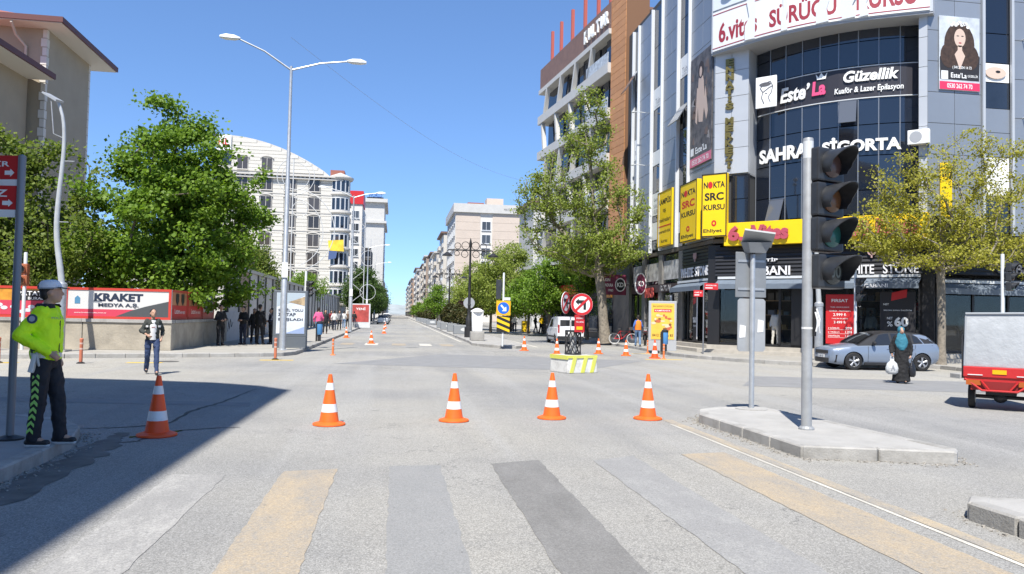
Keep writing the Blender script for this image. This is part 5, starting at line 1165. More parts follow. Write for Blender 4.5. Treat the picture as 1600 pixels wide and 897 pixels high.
# street-name pole at the left edge
q = G(15,686,.15); t = thing('street_name_sign', 'dark pole with two red direction plates at the left edge beside the policeman', 'road sign', (q.x,q.y,.145))
DPOLE = mat('dark_grey_pole', (.20,.21,.23), .5, .3)
polebody(3.32, .042).build('pole', DPOLE, t, smooth=True); MB().lathe([(.15,0),(.15,.02),(.06,.05)], 14).build('base_plate', BLACKP, t)
for z0, rzp, s_ in ((3.04,R(-14),'BALIKESİR'),(2.68,R(-8),'MERKEZ')):
    p = MB().box(-1.15,-.045,-.012,.012,0,.28).build('red_plate', RED, t, (0,0,z0), rzp); MB().box(-1.15,-.046,-.0135,.0135,-.09,-.004).build('white_strip', WHITE, p); lettering(s_, p, -.52, .19, .75, .085, -.016, WHITEL, .02); MB().slab([(-.2,.05),(-.13,.05),(-.13,.03),(-.08,.075),(-.13,.12),(-.13,.1),(-.2,.1)],-.018,-.0135).build('arrow', WHITEL, p); MB().box(-.55,-.36,-.017,-.014,-.075,-.02).build('blue_mark', mat('sign_blue',(.015,.13,.55),.4), p)
# ------------------------------------------------------------ advertising boxes
ADF = mat('ad_frame_grey', (.13,.145,.16), .4, .2)
def adbox(label, loc, rz, wd, ht, base, fm=ADF):
    t = thing('advertising_box', label, 'advertising box', loc, rz)
    MB().box(-wd/2,wd/2,-.14,.14,0,base).build('plinth', fm, t, bevel=.01); b = MB().box(-wd/2,wd/2,-.12,.12,base,ht).build('case', fm, t, bevel=.02); return t, -.125
a = G(428,543,.15); b = G(477,543.5,.15); rz_ = math.atan2(b.y-a.y,b.x-a.x)
t, y = adbox('lit white advertising box with road works slogan on the left pavement', ((a.x+b.x)/2,(a.y+b.y)/2,.145), R(6), 1.42, 2.44, .48)
MB().box(-.58,.58,y-.01,y,.60,2.34).build('poster', mat('poster_white',(.62,.66,.70),.4,var=.1,vscale=2), t)
MB().slab([(-.57,1.75),(-.1,1.9),(.3,2.1),(.57,2.25),(.57,2.33),(-.57,2.33)],y-.014,y-.0105).build('printed_sky', mat('print_sky',(.40,.47,.52),.5), t)
MB().slab([(-.1,1.95),(.57,1.8),(.57,2.2),(.2,2.05)],y-.018,y-.0145).build('printed_road', mat('print_sand',(.40,.30,.18),.5,var=.4,vscale=5), t)
MB().slab([(-.57,.61),(.57,.61),(.57,.9),(-.1,.66)],y-.014,y-.0105).build('printed_wave', mat('print_blue',(.28,.36,.55),.5), t)
NAVY = mat('navy_print',(.02,.03,.06),.5)
for s_, cx, cz, w_ in (('SAHİL YOLU',0,1.62,1.02),('3. ETAP',-.15,1.42,.72),('BAŞLADI',.0,1.20,1.0)): lettering(s_, t, cx, cz, w_, .14, y-.02, NAVY, .02)
a = G(1012,545,.2); b = G(1055,547,.2)
t, y = adbox('yellow pizza advertising box on the right pavement before the dark shops', (13.07,36.5,.145), R(-14), 1.36, 2.45, .48, mat('ad_frame_light',(.38,.39,.40),.4))
MB().box(-.56,.56,y-.01,y,.56,2.33).build('poster', mat('poster_yellow',(.78,.47,.07),.4,var=.08,vscale=3), t)
lettering('EN LEZZETLİ PİZZA', t, 0, 2.2, .95, .1, y-.014, mat('print_brown',(.06,.03,.01),.5), .01); MB().box(-.42,.42,y-.014,y-.0105,1.9,2.05).build('red_label', RED, t); lettering('KAMPANYA', t, 0, 1.975, .75, .08, y-.017, WHITEL, .01)
FOOD = [mat('print_brown2',(.24,.10,.03),.5), mat('print_cream',(.70,.55,.35),.5), mat('print_tomato',(.5,.12,.05),.5)]
mb = MB()
for _ in range(22): mb.slab(ellipse(random.uniform(-.45,.45),random.uniform(1.0,1.75),random.uniform(.05,.15),random.uniform(.03,.08),12),y-.014-_*.0005,y-.0105-_*.0004,random.randint(0,2))
o_ = mb.build('printed_food', FOOD, t); o_['kind'] = 'stuff'; lettering('0412 223 76 83', t, 0, .76, 1.0, .13, y-.016, mat('print_brown',(.06,.03,.01),.5), .015)
q = G(566,512,.15); t, y = adbox('red advertising box farther up the left pavement', (q.x-.2,q.y,.145), 0, 2.0, 2.5, .5, PALEGREY); MB().box(-.85,.85,y-.01,y,.6,2.4).build('poster', mat('poster_red',(.42,.07,.06),.5,var=.3,vscale=1.5), t); lettering('YENİ', t, 0, 2.0, 1.0, .3, y-.014, WHITEL, .02)
# litter bins on short black posts
def bin_(label, loc):
    t = thing('litter_bin', label, 'bin', loc)
    MB().box(-.13,-.05,-.1,.1,0,.95).build('post', BLACKP, t, bevel=.01); MB().lathe([(.13,.35),(.15,.4),(.16,.92),(.15,.95),(.02,.95)], 14, (.06,0,0)).build('drum', mat('bin_blue',(.07,.22,.45),.5), t, smooth=True); MB().lathe([(.17,.93),(.17,1.0),(.1,1.06),(.01,1.07)], 14, (.06,0,0)).build('lid', BLACKP, t, smooth=True)
    MB().box(-.02,.14,-.08,.08,0,.34).build('foot', BLACKP, t)
    return t
bin_('blue litter bin on black post before the yellow advertising box', (12.75,35.4,.145)); q = G(497,533,.15); bin_('blue litter bin on black post behind the pink shirted pedestrian', (q.x,q.y,.145))
# street name pole, right pavement
t = thing('street_name_sign', 'thin pole with two red street name plates on the right pavement', 'road sign', (13.95,33.5,.145)); polebody(3.25,.03).build('pole', mat('dark_grey_pole',(.20,.21,.23),.5,.3), t)
for z0, sx, rzp, s_ in ((2.95,1,R(-10),'ATATÜRK CAD.'),(2.62,-1,R(-20),'CAMİ SK.')):
    w_ = .62 if sx > 0 else .42; x0 = .03 if sx > 0 else -.03-w_
    p = MB().box(x0,x0+w_,-.012,.012,0,.3).build('red_plate', RED, t, (0,0,z0), rzp); lettering(s_, p, x0+w_/2, .2, w_*.8, .07, -.016, WHITEL, .015); MB().box(x0+.04,x0+w_*.6,-.016,-.013,.06,.1).build('white_line', WHITE, p)
# yellow pay-station and grey stele among the far pedestrians
t = thing('round_sign_post', 'yellow round sign on a yellow post among the far pedestrians', 'road sign', (12.9,76,.145)); polebody(3.6,.05).build('pole', YELLOW, t); MB().slab(ellipse(0,3.4,.5,.5,20),-.06,-.03).build('sign_disc', YELLOW, t); MB().box(-.35,.4,-.3,.3,0,1.1).build('base_box', YELLOW, t); MB().box(-1.2,-.3,-.05,0,3.6,4.2).build('name_plate', mat('pale_yellow',(.65,.6,.4),.5), t)

# ------------------------------------------------------------ boundary wall with hoardings, left
WALL = mat('rough_plaster_wall', (.37,.33,.265), .9, var=.16, vscale=1.6, bump=.6, bscale=14, dirt=.4, dscale=1.8, dcol=(.2,.18,.15))
bw = thing('boundary_wall', 'rough beige plaster boundary wall under the red and white hoardings', 'wall', (-8.23,30.2,.14))
bm1 = {}
def wallrun(x0, x1, y0, y1):
    pass
for i in range(9):
    x1 = -i*3.1; MB().box(x1-3.08,x1,0,.35,0,1.02).build('wall_section', WALL, bw, bevel=.015); MB().box(x1-3.1,x1+.02 if i == 0 else x1-.01,-.05,.40,1.02,1.14).build('coping', CONC, bw)
for i in range(4):
    MB().box(-.35,0,.36+i*2.3,.36+(i+1)*2.3-.02,0,1.02).build('wall_section', WALL, bw, bevel=.015); MB().box(-.40,.05,.42+i*2.3,.41+(i+1)*2.3,1.02,1.14).build('coping', CONC, bw)
REDF = mat('hoarding_red', (.50,.045,.03), .5)
def hoarding(label, x, y_, rz, wd, ht, m, edge=REDF):
    t = thing('hoarding', label, 'billboard', (x,y_,1.28), rz); MB().box(-wd/2,wd/2,-.05,.05,0,ht).build('panel', m, t); e = .09
    MB().box(-wd/2,wd/2,-.075,-.052,0,e).box(-wd/2,wd/2,-.075,-.052,ht-e,ht).box(-wd/2,-wd/2+e,-.075,-.052,e,ht-e).box(wd/2-e,wd/2,-.075,-.052,e,ht-e).build('border', edge, t); return t, wd, ht, -.053
def kraket(t, wd, ht, y, big=True):
    MB().box(-wd/2+.09,wd/2-.09,y-.008,y,.09,ht*.31).build('pink_band', mat('pink_red_band',(.55,.05,.09),.5), t)
    MB().slab([(-.1,.09),(wd/2-.09,.09),(wd/2-.09,ht*.60),(wd/2-.9,ht*.42),(wd*.12,ht*.28)],y-.014,y-.0085).build('grey_wedge', mat('dark_wedge',(.07,.075,.08),.5), t)
    lettering('KRAKET', t, 0, ht*.70, wd*.46, ht*.26, y-.005, NAVY, .05); lettering('MEDYA A.Ş.', t, 0, ht*.44, wd*.38, ht*.15, y-.016, NAVY, .03); MB().slab([(-wd*.41,ht*.48),(-wd*.36,ht*.48),(-wd*.36,ht*.66),(-wd*.385,ht*.74),(-wd*.41,ht*.66)],y-.006,y).build('blue_mark', mat('logo_blue',(.08,.22,.36),.5), t); lettering('www.kraketmedya.com.tr', t, -wd*.26, ht*.19, wd*.3, ht*.05, y-.016, WHITEL, .0)
t, wd, ht, y = hoarding('white hoarding with dark bold lettering and pink band facing the junction', -10.15, 30.38, 0, 3.7, 1.14, mat('hoarding_white',(.60,.59,.57),.5)); kraket(t, wd, ht, y)
t, wd, ht, y = hoarding('orange and black food hoarding at the left edge', -13.6, 30.38, 0, 2.9, 1.14, mat('hoarding_orange',(.55,.24,.03),.5,var=.4,vscale=2))
MB().box(-1.4,1.4,y-.01,y,.1,.62).build('pink_field', mat('pink_red_band',(.55,.05,.09),.5), t); MB().box(-.1,1.2,y-.016,y-.011,.62,1.0).build('black_field', BLACK, t); lettering('PATATES', t, .55, .88, 1.1, .16, y-.02, WHITEL, .02); lettering('BURADA', t, .7, .70, .7, .1, y-.02, WHITEL, .01)
mb = MB(); 
for _ in range(10): mb.slab(ellipse(random.uniform(-1.3,1.3),random.uniform(.15,.55),.12,.07,10),y-.016-.0006*_,y-.011-.0005*_)
mb.build('printed_food', mat('poster_white',(.62,.66,.70),.4), t)['kind'] = 'stuff'
MB().box(-.9,.9,.05,.2,-1.1,0).build('support', DARKMET, t) if 0 else None
for yy, m_, lb in ((31.6,'a','red and orange food hoarding nearest the wall corner on the street side'),(34.0,'b','red and orange food hoarding second along the street side of the wall'),):
    t, wd, ht, y = hoarding(lb, -8.40, yy, R(90), 2.3, 1.14, mat('hoarding_brown',(.46,.19,.09),.5,var=.35,vscale=2.5))
    MB().box(-1.05,1.05,y-.008,y,.09,.55).build('red_field', RED, t); mb = MB()
    for cx in (-.3,.45): mb.slab([(cx-.2,1.0),(cx+.2,1.0),(cx+.2,.7),(cx,.55),(cx-.2,.7)],y-.012,y-.0085)
    mb.build('printed_shield', BLACK, t); lettering('Lezzet', t, -.3, .33, .7, .18, y-.012, WHITEL, .0); lettering('HER YERDE', t, .45, .28, .7, .1, y-.012, WHITEL, .0)
t, wd, ht, y = hoarding('narrow white hoarding with dark lettering at the end of the wall', -8.40, 36.3, R(90), 2.1, 1.14, mat('hoarding_white',(.60,.59,.57),.5)); lettering('KRAKET', t, 0, .75, 1.3, .3, y-.004, NAVY, .04); lettering('MEDYA', t, 0, .45, .9, .16, y-.004, NAVY, .02); MB().box(-.95,.95,y-.008,y,.09,.3).build('red_field', RED, t)
# white site wall with graffiti, then the tall construction fence
t = thing('white_site_wall', 'low white graffiti wall panel behind the waiting people', 'wall', (-8.35,39.4,.14)); 
for i in range(3): MB().box(-.12,.12,i*1.5,i*1.5+1.48,0,1.45).build('wall_section', mat('dirty_white_wall',(.50,.51,.51),.8,dirt=.4,dscale=2.5,dcol=(.25,.25,.26)), t)
MB().tube([(.125,.5,.5),(.125,.7,1.0),(.125,.9,.6),(.125,1.1,1.1),(.125,1.4,.7),(.125,1.7,.95)], .015, 5).build('graffiti', DARKMET, t)
fn = thing('construction_fence', 'tall pale panel construction fence with dark posts along the left pavement', 'fence', (-8.4,40.2,.14))
FP = [mat('fence_panel_white',(.50,.50,.49),.6,var=.12,vscale=1.2), mat('fence_panel_brown',(.30,.22,.16),.6,var=.3,vscale=1.5), mat('fence_panel_grey',(.40,.40,.40),.6,var=.15,vscale=1.5)]
fpm = [MB().box(0,.05,.03,2.77,.1,3.7).mesh('fence_panel', m) for m in FP]; fpo = MB().box(-.04,.12,-.09,.09,0,3.9).mesh('post', mat('fence_post',(.07,.065,.06),.6)); frl = MB().box(-.06,.14,0,2.8,3.72,3.9).mesh('top_rail', mat('fence_rail',(.45,.45,.42),.6))
for i in range(28):
    link('fence_panel', fpm[(0,1,0,2)[i%4] if i < 5 else (0 if i%2 else 2)], fn, (0,i*2.8,0)); link('post', fpo, fn, (0,i*2.8,0)); link('top_rail', frl, fn, (0,i*2.8,0))
# decorative light arcs between lamp posts
def arcs(label, loc, items):
    t = thing('light_ornament', label, 'decoration', loc)
    for pts, r_ in items: MB().tube(pts, r_, 5).build('light_tube', mat('pale_tube',(.55,.56,.56),.5), t)
    return t
C_ = lambda cx, cz, r_, a0=0, a1=360, n=20: [(cx+r_*math.cos(R(a0+(a1-a0)*i/n)),0,cz+r_*math.sin(R(a0+(a1-a0)*i/n))) for i in range(n+1)]
q = G(547,518,.15)
arcs('large pale wire arcs hung beside the second lamp post', (q.x-4.9,q.y,.145), [(C_(0,8.2,3.4,-70,80),.035),(C_(-.4,8.0,2.9,-70,80),.035),(C_(.2,12.6,1.5),.03),(C_(.2,12.6,1.1),.03),(C_(.6,9.9,.6),.03),([(0,0,0),(0,0,14)],.05)])
arcs('pale lattice ornament tower by the left pavement', (-4.6,92,.145), [([(x,0,0),(x,0,13)],.05) for x in (-.8,.8)]+[([(-.8,0,z),(.8,0,z+1.3),(-.8,0,z+2.6)],.035) for z in (0,2.6,5.2,7.8,10.4)]+[(C_(1.3,4,.9),.03),(C_(1.3,8,.9),.03)])
t = thing('overhead_wire', 'thin dark cable from the tall lamp post up across the sky', 'wire', (-4.4,31.2,12.6)); 
P0 = Vector((0,0,0)); P1 = Vector((17.0,24.5,-1.2)); MB().tube([tuple(P0.lerp(P1,i/24)+Vector((0,0,-1.6*math.sin(math.pi*i/24)))) for i in range(25)], .006, 5).build('cable', GALV, t)
# ------------------------------------------------------------ trees
BARK = mat('bark', (.13,.105,.08), .9, var=.3, vscale=6, bump=.6, bscale=25); BARKP = mat('pale_bark', (.22,.19,.15), .9, var=.35, vscale=7, bump=.4, bscale=20)
def tree(name, label, loc, H, h0, blobs, ntips, nleaf, lsize, lm, bark, r0=.16, seed=1, spread=.5, clip=None, group=None, lean=(0,0), trunk_to=.75, cat='tree', twigs=True, inner=.25):
    """blobs: list of (cx, cy, cz, rx, ry, rz, weight) that fill the crown, in metres from the foot"""
    g = np.random.default_rng(seed)
    wts = np.array([b[6] for b in blobs]); wts = wts/wts.sum(); P = []
    while len(P) < ntips:
        b = blobs[g.choice(len(blobs), p=wts)]; u = g.normal(size=3); u /= np.linalg.norm(u); r_ = g.uniform(inner,1)**(1/2.2)
        p = np.array([b[0]+u[0]*r_*b[3], b[1]+u[1]*r_*b[4], b[2]+u[2]*r_*b[5]])
        if clip and not clip(p): continue
        P.append(p)
    P = np.array(P)
    # trunk nodes
    nodes = [np.array([0.,0,0])]; par = [-1]; n_t = 9; top = h0+(H-h0)*trunk_to
    for i in range(1, n_t+1):
        u = i/n_t; nodes.append(np.array([lean[0]*u+g.normal()*.05*u, lean[1]*u+g.normal()*.05*u, top*u])); par.append(i-1)
    order = np.argsort(np.linalg.norm((P-np.array([lean[0],lean[1],h0]))*np.array([1,1,.6]), axis=1)); tips = []
    for k in order:
        p = P[k]; A = np.array(nodes); d = np.linalg.norm(A-p, axis=1)+np.maximum(0, A[:,2]-p[2]+.25)*1.6; d[A[:,2] < h0*.8] += 50
        j = int(np.argmin(d)); ln = np.linalg.norm(p-nodes[j]); m = max(1, int(ln/.7)); prev = j
        for s in range(1, m+1):
            t = s/m; q = nodes[j]*(1-t)+p*t; q = q+g.normal(size=3)*.06*ln*(1-t)*min(1,ln)*.5; q[2] += -.10*math.sin(math.pi*t)*ln*.5
            nodes.append(q); par.append(prev); prev = len(nodes)-1
        tips.append(prev)
    N = len(nodes); cnt = np.zeros(N)
    for t in tips:
        i = t
        while i >= 0: cnt[i] += 1; i = par[i]
    rad = r0*(np.maximum(cnt,1)/cnt.max())**.45; rad = np.maximum(rad, .010)
    t = thing(name, label, cat, loc, 0, group)
    trunk = MB(); limb = MB()
    tr = [(tuple(nodes[i])) for i in range(n_t+1)]
    rr = [rad[i]*(1.35 if i == 0 else 1) for i in range(n_t+1)]
    trunk.tube(tr, rr, 10).build('trunk', bark, t, smooth=True, ang=80)
    for i in range(n_t+1, N):
        trunk_child = par[i]; r1 = rad[i]; r2 = min(rad[par[i]], rad[i]*1.25)
        limb.loft([limb.ring(nodes[par[i]], Vector(nodes[i])-Vector(nodes[par[i]])+Vector((1e-4,0,0)), r2, 5), limb.ring(nodes[i], Vector(nodes[i])-Vector(nodes[par[i]])+Vector((1e-4,0,0)), r1, 5)], 0, False)
    o = limb.build('limbs', bark, t, smooth=True, ang=80); o['kind'] = 'stuff'
    A = np.array(nodes); idx = np.array(tips); pi = np.array(par)[idx]
    per = nleaf//len(tips); c = []
    for k in range(len(tips)):
        a = A[pi[k]]; b = A[idx[k]]; u = g.uniform(-.1,1.15,size=(per,1)); q = a+(b-a)*u; sc = spread*g.uniform(.55,1.25); off = g.normal(size=(per,3))*sc*np.array([1,1,.42]); c.append(q+off)
    c = np.concatenate(c)
    if clip: c = c[[clip(p, .35) for p in c]]
    c = c[c[:,2] > h0*.55]
    o = link('crown', leaves('crown', c, lsize, lm, g), t); o['kind'] = 'stuff'
    return t
GREEN = leaf_mat('spring_leaves', (.085,.165,.014), (.20,.31,.035), .42); OLIVE = leaf_mat('olive_leaves', (.085,.135,.018), (.20,.25,.045), .42)
YOUNG = leaf_mat('young_plane_leaves', (.15,.20,.03), (.30,.36,.075), .4); YELG = leaf_mat('yellow_green_leaves', (.22,.22,.025), (.42,.40,.07), .4); DKG = leaf_mat('dark_leaves', (.03,.065,.012), (.07,.12,.02), .3); FRESH = leaf_mat('fresh_leaves', (.085,.17,.015), (.19,.30,.03), .4)
# big bright tree behind the wall
def cone_blobs(R0, z0, z1, n, jit, seed, spikes=()):
    g = np.random.default_rng(seed); out = []
    for i in range(n):
        u = (i+.5)/n; z = z0+(z1-z0)*u; rr = R0*(math.sin(math.pi*min(1,.22+u*.80))**.8); a = g.uniform(0,6.28)
        for k in range(4):
            aa = a+k*1.57+g.uniform(-.4,.4); d = rr*g.uniform(.35,.62); out.append((math.cos(aa)*d, math.sin(aa)*d, z+g.uniform(-.4,.4), rr*.55*g.uniform(.8,1.2), rr*.55*g.uniform(.8,1.2), (z1-z0)/n*1.1, max(.15,rr)))
    for s in spikes: out.append(s)
    return out
tree('broadleaf_tree', 'large bright green tree rising behind the corner of the beige wall', (-9.9,36.0,.0), 11.6, 2.0, cone_blobs(4.3,2.6,9.6,6,.4,5,[(-.7,0,10.3,.8,.8,1.1,1.2),(1.5,0,9.9,.7,.7,1.1,1.0),(.4,0,9.4,1.2,1.2,1.0,1.4),(2.7,0,7.6,1.2,1.2,1.4,1.4),(-2.4,0,8.3,.7,.7,1.0,.8),(2.6,0,3.1,1.6,1.5,.8,1.6),(-3.2,-.6,3.2,1.4,1.3,.8,1.4)]), 310, 64000, .17, GREEN, BARK, .2, 21, .36, clip=lambda p, m=0: not (p[2] < 2.6 and p[1] < -4))
tree('broadleaf_tree', 'wide olive green tree at the left edge before the beige building', (-16.6,35.5,.0), 9.8, 2.0, cone_blobs(5.2,2.4,8.2,5,.4,9,[(2.0,0,8.6,.9,.9,.8,.8),(-1,0,9.0,.9,.9,.7,.8),(3.4,0,7.2,.8,.8,.8,.8)]), 260, 40000, .17, OLIVE, BARK, .2, 22, .38)
tree('broadleaf_tree', 'dense green tree filling the gap behind the left hoarding', (-21.5,33.6,.0), 7.5, 1.6, cone_blobs(3.6,2.0,6.5,4,.4,10), 150, 20000, .17, OLIVE, BARK, .16, 23, .42)
tree('young_tree', 'slim yellow green tree just beyond the big bright tree', (-9.6,50,.0), 6.6, 1.6, [(0,0,3.6,1.3,1.3,2.2,2),(0,0,5.6,.6,.6,1.2,1),(-1.5,.5,3.4,1.0,1.0,1.8,1)], 90, 9000, .14, OLIVE, BARK, .09, 24, .32, group='young trees behind the fence')
tree('young_tree', 'second slim yellow green tree behind the construction fence', (-9.7,56,.0), 6.0, 1.6, [(0,0,3.8,1.4,1.4,2.0,2),(.3,0,5.4,.6,.6,1.0,1)], 80, 8000, .14, OLIVE, BARK, .09, 25, .32, group='young trees behind the fence')
tree('young_tree', 'small light green tree showing above the far end of the fence', (-9.4,84,.0), 6.2, 1.5, [(0,0,4.4,2.2,2.2,1.6,1)], 70, 6000, .17, FRESH, BARK, .09, 26, .4, group='young trees behind the fence')
# plane tree on the right pavement
fx = 15.2
def rclip(p, m=0): return p[0]+13.0 < 15.0+m*.4
tree('plane_tree', 'tall thin leafed plane tree with pale leaning trunk on the right pavement', (13.0,46.6,.13), 16.2, 3.6, [(-1.5,0,13.2,1.7,1.8,2.2,2.2),(-1.9,0,10.0,3.0,2.8,2.4,5),(-2.6,0,7.2,3.4,2.8,2.0,5),(-.9,0,5.6,3.0,2.6,1.4,4),(-4.6,0,9.2,1.4,1.4,1.6,1.4),(-1.2,0,15.2,.7,.7,.9,.6),(.6,-1.2,6.0,1.9,1.6,1.2,2.4),(1.2,-1,8.5,1.0,1.4,1.6,1.2)], 430, 30000, .135, YOUNG, BARKP, .30, 31, .28, rclip, lean=(-1.4,0))
tree('plane_tree', 'fresh green lower tree beside the plane tree trunk', (13.3,52.5,.13), 7.5, 2.2, [(-.4,0,5.2,1.7,2.0,1.9,1)], 90, 9000, .15, FRESH, BARK, .12, 32, .36, lambda p, m=0: p[0] < 1.7+m*.3)
# young yellow tree by the discount window
tree('young_tree', 'yellow green young tree in front of the right shop windows', (21.3,27.45,.145), 10.2, 3.1, [(0,0,6.2,2.9,1.5,1.8,4),(-2.4,0,5.4,1.8,1.4,1.1,2.4),(2.6,-.3,6.0,2.4,1.5,1.8,3),(-1.8,-.3,7.2,1.4,1.0,1.2,1.2),(.8,-.4,8.4,1.6,.9,1.3,1.5),(3.4,-.4,8.2,1.4,.9,1.4,1),(0,-.3,4.4,3.6,1.5,.7,3),(-3.4,-.6,4.9,1.0,.9,.7,.7),(4.5,-.8,5.2,1.8,1.2,2.2,2)], 480, 27000, .095, YELG, BARKP, .15, 33, .2, lambda p, m=0: p[1] < 1.7+m*.2 and p[0]+p[1] < 99, trunk_to=.5)
# street trees farther up
def farblob(r, z0, h): return [(0,0,z0+h*.45,r,r,h*.5,2),(r*.4,0,z0+h*.3,r*.8,r*.8,h*.35,1),(-r*.45,0,z0+h*.35,r*.8,r*.8,h*.38,1),(0,0,z0+h*.85,r*.5,r*.5,h*.22,.7)]
specs = [('young plane tree nearest the keep right sign on the right pavement',(8.9,72),7.2,2.6,YOUNG,41,3.2,'a'),('plane tree behind the first pale one on the right pavement',(11.4,76),8.6,3.0,YOUNG,42,3.4,'a'),('bright green street tree among the far pedestrians',(11.8,68),5.4,2.0,FRESH,43,2.6,'b'),('greener street tree just left of the office canopy',(12.9,64),6.6,2.2,FRESH,44,2.6,'b'),('tall pale street tree behind the far pedestrians',(12.6,84),9.4,3.0,YOUNG,45,3.4,'a'),('street tree left of the far group of trees',(9.2,92),7.6,2.6,YOUNG,46,3.2,'a'),('plum coloured small tree behind the keep right sign',(9.4,88),4.4,1.7,leaf_mat('plum_leaves',(.035,.018,.02),(.07,.03,.03)),47,2.0,'b')]
for lb, (x,y), H, r, lm, sd, h0, gname in specs:
    tree('street_tree', lb, (x,y,.13), H, 1.7, farblob(r, 1.9, H-1.9), 130, 12000, .17, lm, BARK, .12, sd, .38, group='street trees up the right side')
md = tree('median_tree', 'light green tree on the median beyond the first planters', (6.0,112,.145), 5.4, 1.6, farblob(1.5,1.7,3.8), 70, 5000, .2, FRESH, BARK, .12, 51, .45, group='trees along the median')
for k, (x,y,s) in enumerate(((6.3,150,.8),(5.9,200,.8),(6.2,270,.8))):
    copy_tree(md, (x,y,.145), k*1.1, 'light green tree on the median, %s beyond the first one' % ('second','third','fourth','fifth','sixth')[k], scale=s)
dk = tree('street_tree', 'dark street tree nearest on the left pavement before the parked cars', (-5.4,118,.145), 9.2, 2.0, farblob(2.7,2.0,7.0), 110, 10000, .26, DKG, BARK, .16, 52, .5, group='dark trees on the left pavement')
for k, (x,y,s) in enumerate(((-5.2,128,1.05),(-4.9,140,1.0),(-4.6,152,.95),(-4.9,185,1.0),(-4.9,235,1.0))):
    o = copy_tree(dk, (x,y,.145), k*1.4, 'dark street tree on the left pavement, %s in the row' % ('second','third','fourth','fifth','sixth')[k], scale=s)
fr2 = tree('street_tree', 'pale far street tree on the right pavement before the pinkish block', (12.2,120,.145), 6.5, 1.8, farblob(2.3,1.9,4.6), 80, 6000, .24, YOUNG, BARK, .14, 53, .5, group='street trees up the right side')
for k, (x,y) in enumerate(((12.4,138),)):
    copy_tree(fr2, (x,y,.145), k*1.3, 'pale far street tree on the right pavement, %s past the first' % ('second','third','fourth','fifth','sixth')[k])
# ------------------------------------------------------------ people
TMP = bpy.data.scenes.new('bake'); 
def bake(me, mods):
    """mesh with modifiers applied, made in a scene of its own that is dropped afterwards"""
    o = bpy.data.objects.new('bake', me); TMP.collection.objects.link(o); mods(o)
    vl = TMP.view_layers[0]; vl.update(); r = bpy.data.meshes.new_from_object(o.evaluated_get(vl.depsgraph)); bpy.data.objects.remove(o); return r
FOLD = bpy.data.textures.new('folds', 'CLOUDS'); FOLD.noise_scale = .11; FOLD.noise_depth = 3
def skinned(mb, m, voxel=.014, it=4, name='body', folds=0):
    me = mb.mesh('raw', m)
    def mods(o):
        a = o.modifiers.new('r', 'REMESH'); a.mode = 'VOXEL'; a.voxel_size = voxel; a.use_smooth_shade = True
        s = o.modifiers.new('s', 'SMOOTH'); s.factor = .5; s.iterations = it
        if folds:
            d = o.modifiers.new('d', 'DISPLACE'); d.texture = FOLD; d.strength = folds; d.mid_level = .5; d.texture_coords = 'LOCAL'
            s2 = o.modifiers.new('s2', 'SMOOTH'); s2.factor = .4; s2.iterations = 1
    r = bake(me, mods); bpy.data.meshes.remove(me); r.name = name
    r.materials.clear(); r.materials.append(m); r.polygons.foreach_set('use_smooth', [True]*len(r.polygons)); return r
V = lambda *a: Vector(a)
SKIN = mat('skin', (.42,.25,.17), .55, var=.06, vscale=20); HAIRB = mat('dark_hair', (.018,.014,.012), .6, var=.3, vscale=60)
REST = dict(pel=(0,0,.93), chest=(0,0,1.25), neck=(0,.01,1.47), head=(0,-.015,1.615), sh=(.185,.0,1.415), el=(.235,.03,1.13), wr=(.235,-.06,.89), hip=(.095,0,.90), kn=(.10,-.01,.50), an=(.105,.02,.09))
def pose(**k):
    p = {}
    for n, v in REST.items():
        if n in ('pel','chest','neck','head'): p[n] = V(*v)
        else: p[n+'L'] = V(*v); p[n+'R'] = V(-v[0],v[1],v[2])
    for n, v in k.items(): p[n] = V(*v)
    return p
def oval(mb, secs, n=14):
    mb.loft([[V(c[0]+rx*math.cos(2*math.pi*i/n), c[1]+ry*math.sin(2*math.pi*i/n), c[2]) for i in range(n)] for c, rx, ry in secs])
def hand(mb, wr, el, s, curl=.9, palm=None, k=1.0):
    d = (wr-el).normalized(); pl = Vector(palm) if palm else V(-s,0,0); pl = (pl-d*pl.dot(d)).normalized(); side = d.cross(pl)      # side points along the knuckles
    c = wr+d*.045*k; mb.cap(wr, wr+d*.075*k, .027*k, .032*k, 8); mb.ell(c+d*.025*k, (.036*k,.02*k,.036*k), 8, 6)
    for i, (o, L) in enumerate(((.030,.062),(.011,.070),(-.010,.066),(-.029,.052))):
        a = wr+d*.085*k+side*o*k; b = a+(d*math.cos(curl*.5)+pl*math.sin(curl*.5))*L*.55*k; e = b+(d*math.cos(curl*1.5)+pl*math.sin(curl*1.5))*L*.6*k
        mb.cap(a-d*.02*k, b, .0095*k, .009*k, 6); mb.cap(b, e, .009*k, .0075*k, 6)
    a = wr+d*.03*k+side*.028*k; b = a+(d*.5+side*.6+pl*.35).normalized()*.045*k; mb.cap(a, b, .012*k, .010*k, 6); mb.cap(b, b+(d*.85+pl*.5).normalized()*.032*k, .010*k, .008*k, 6)
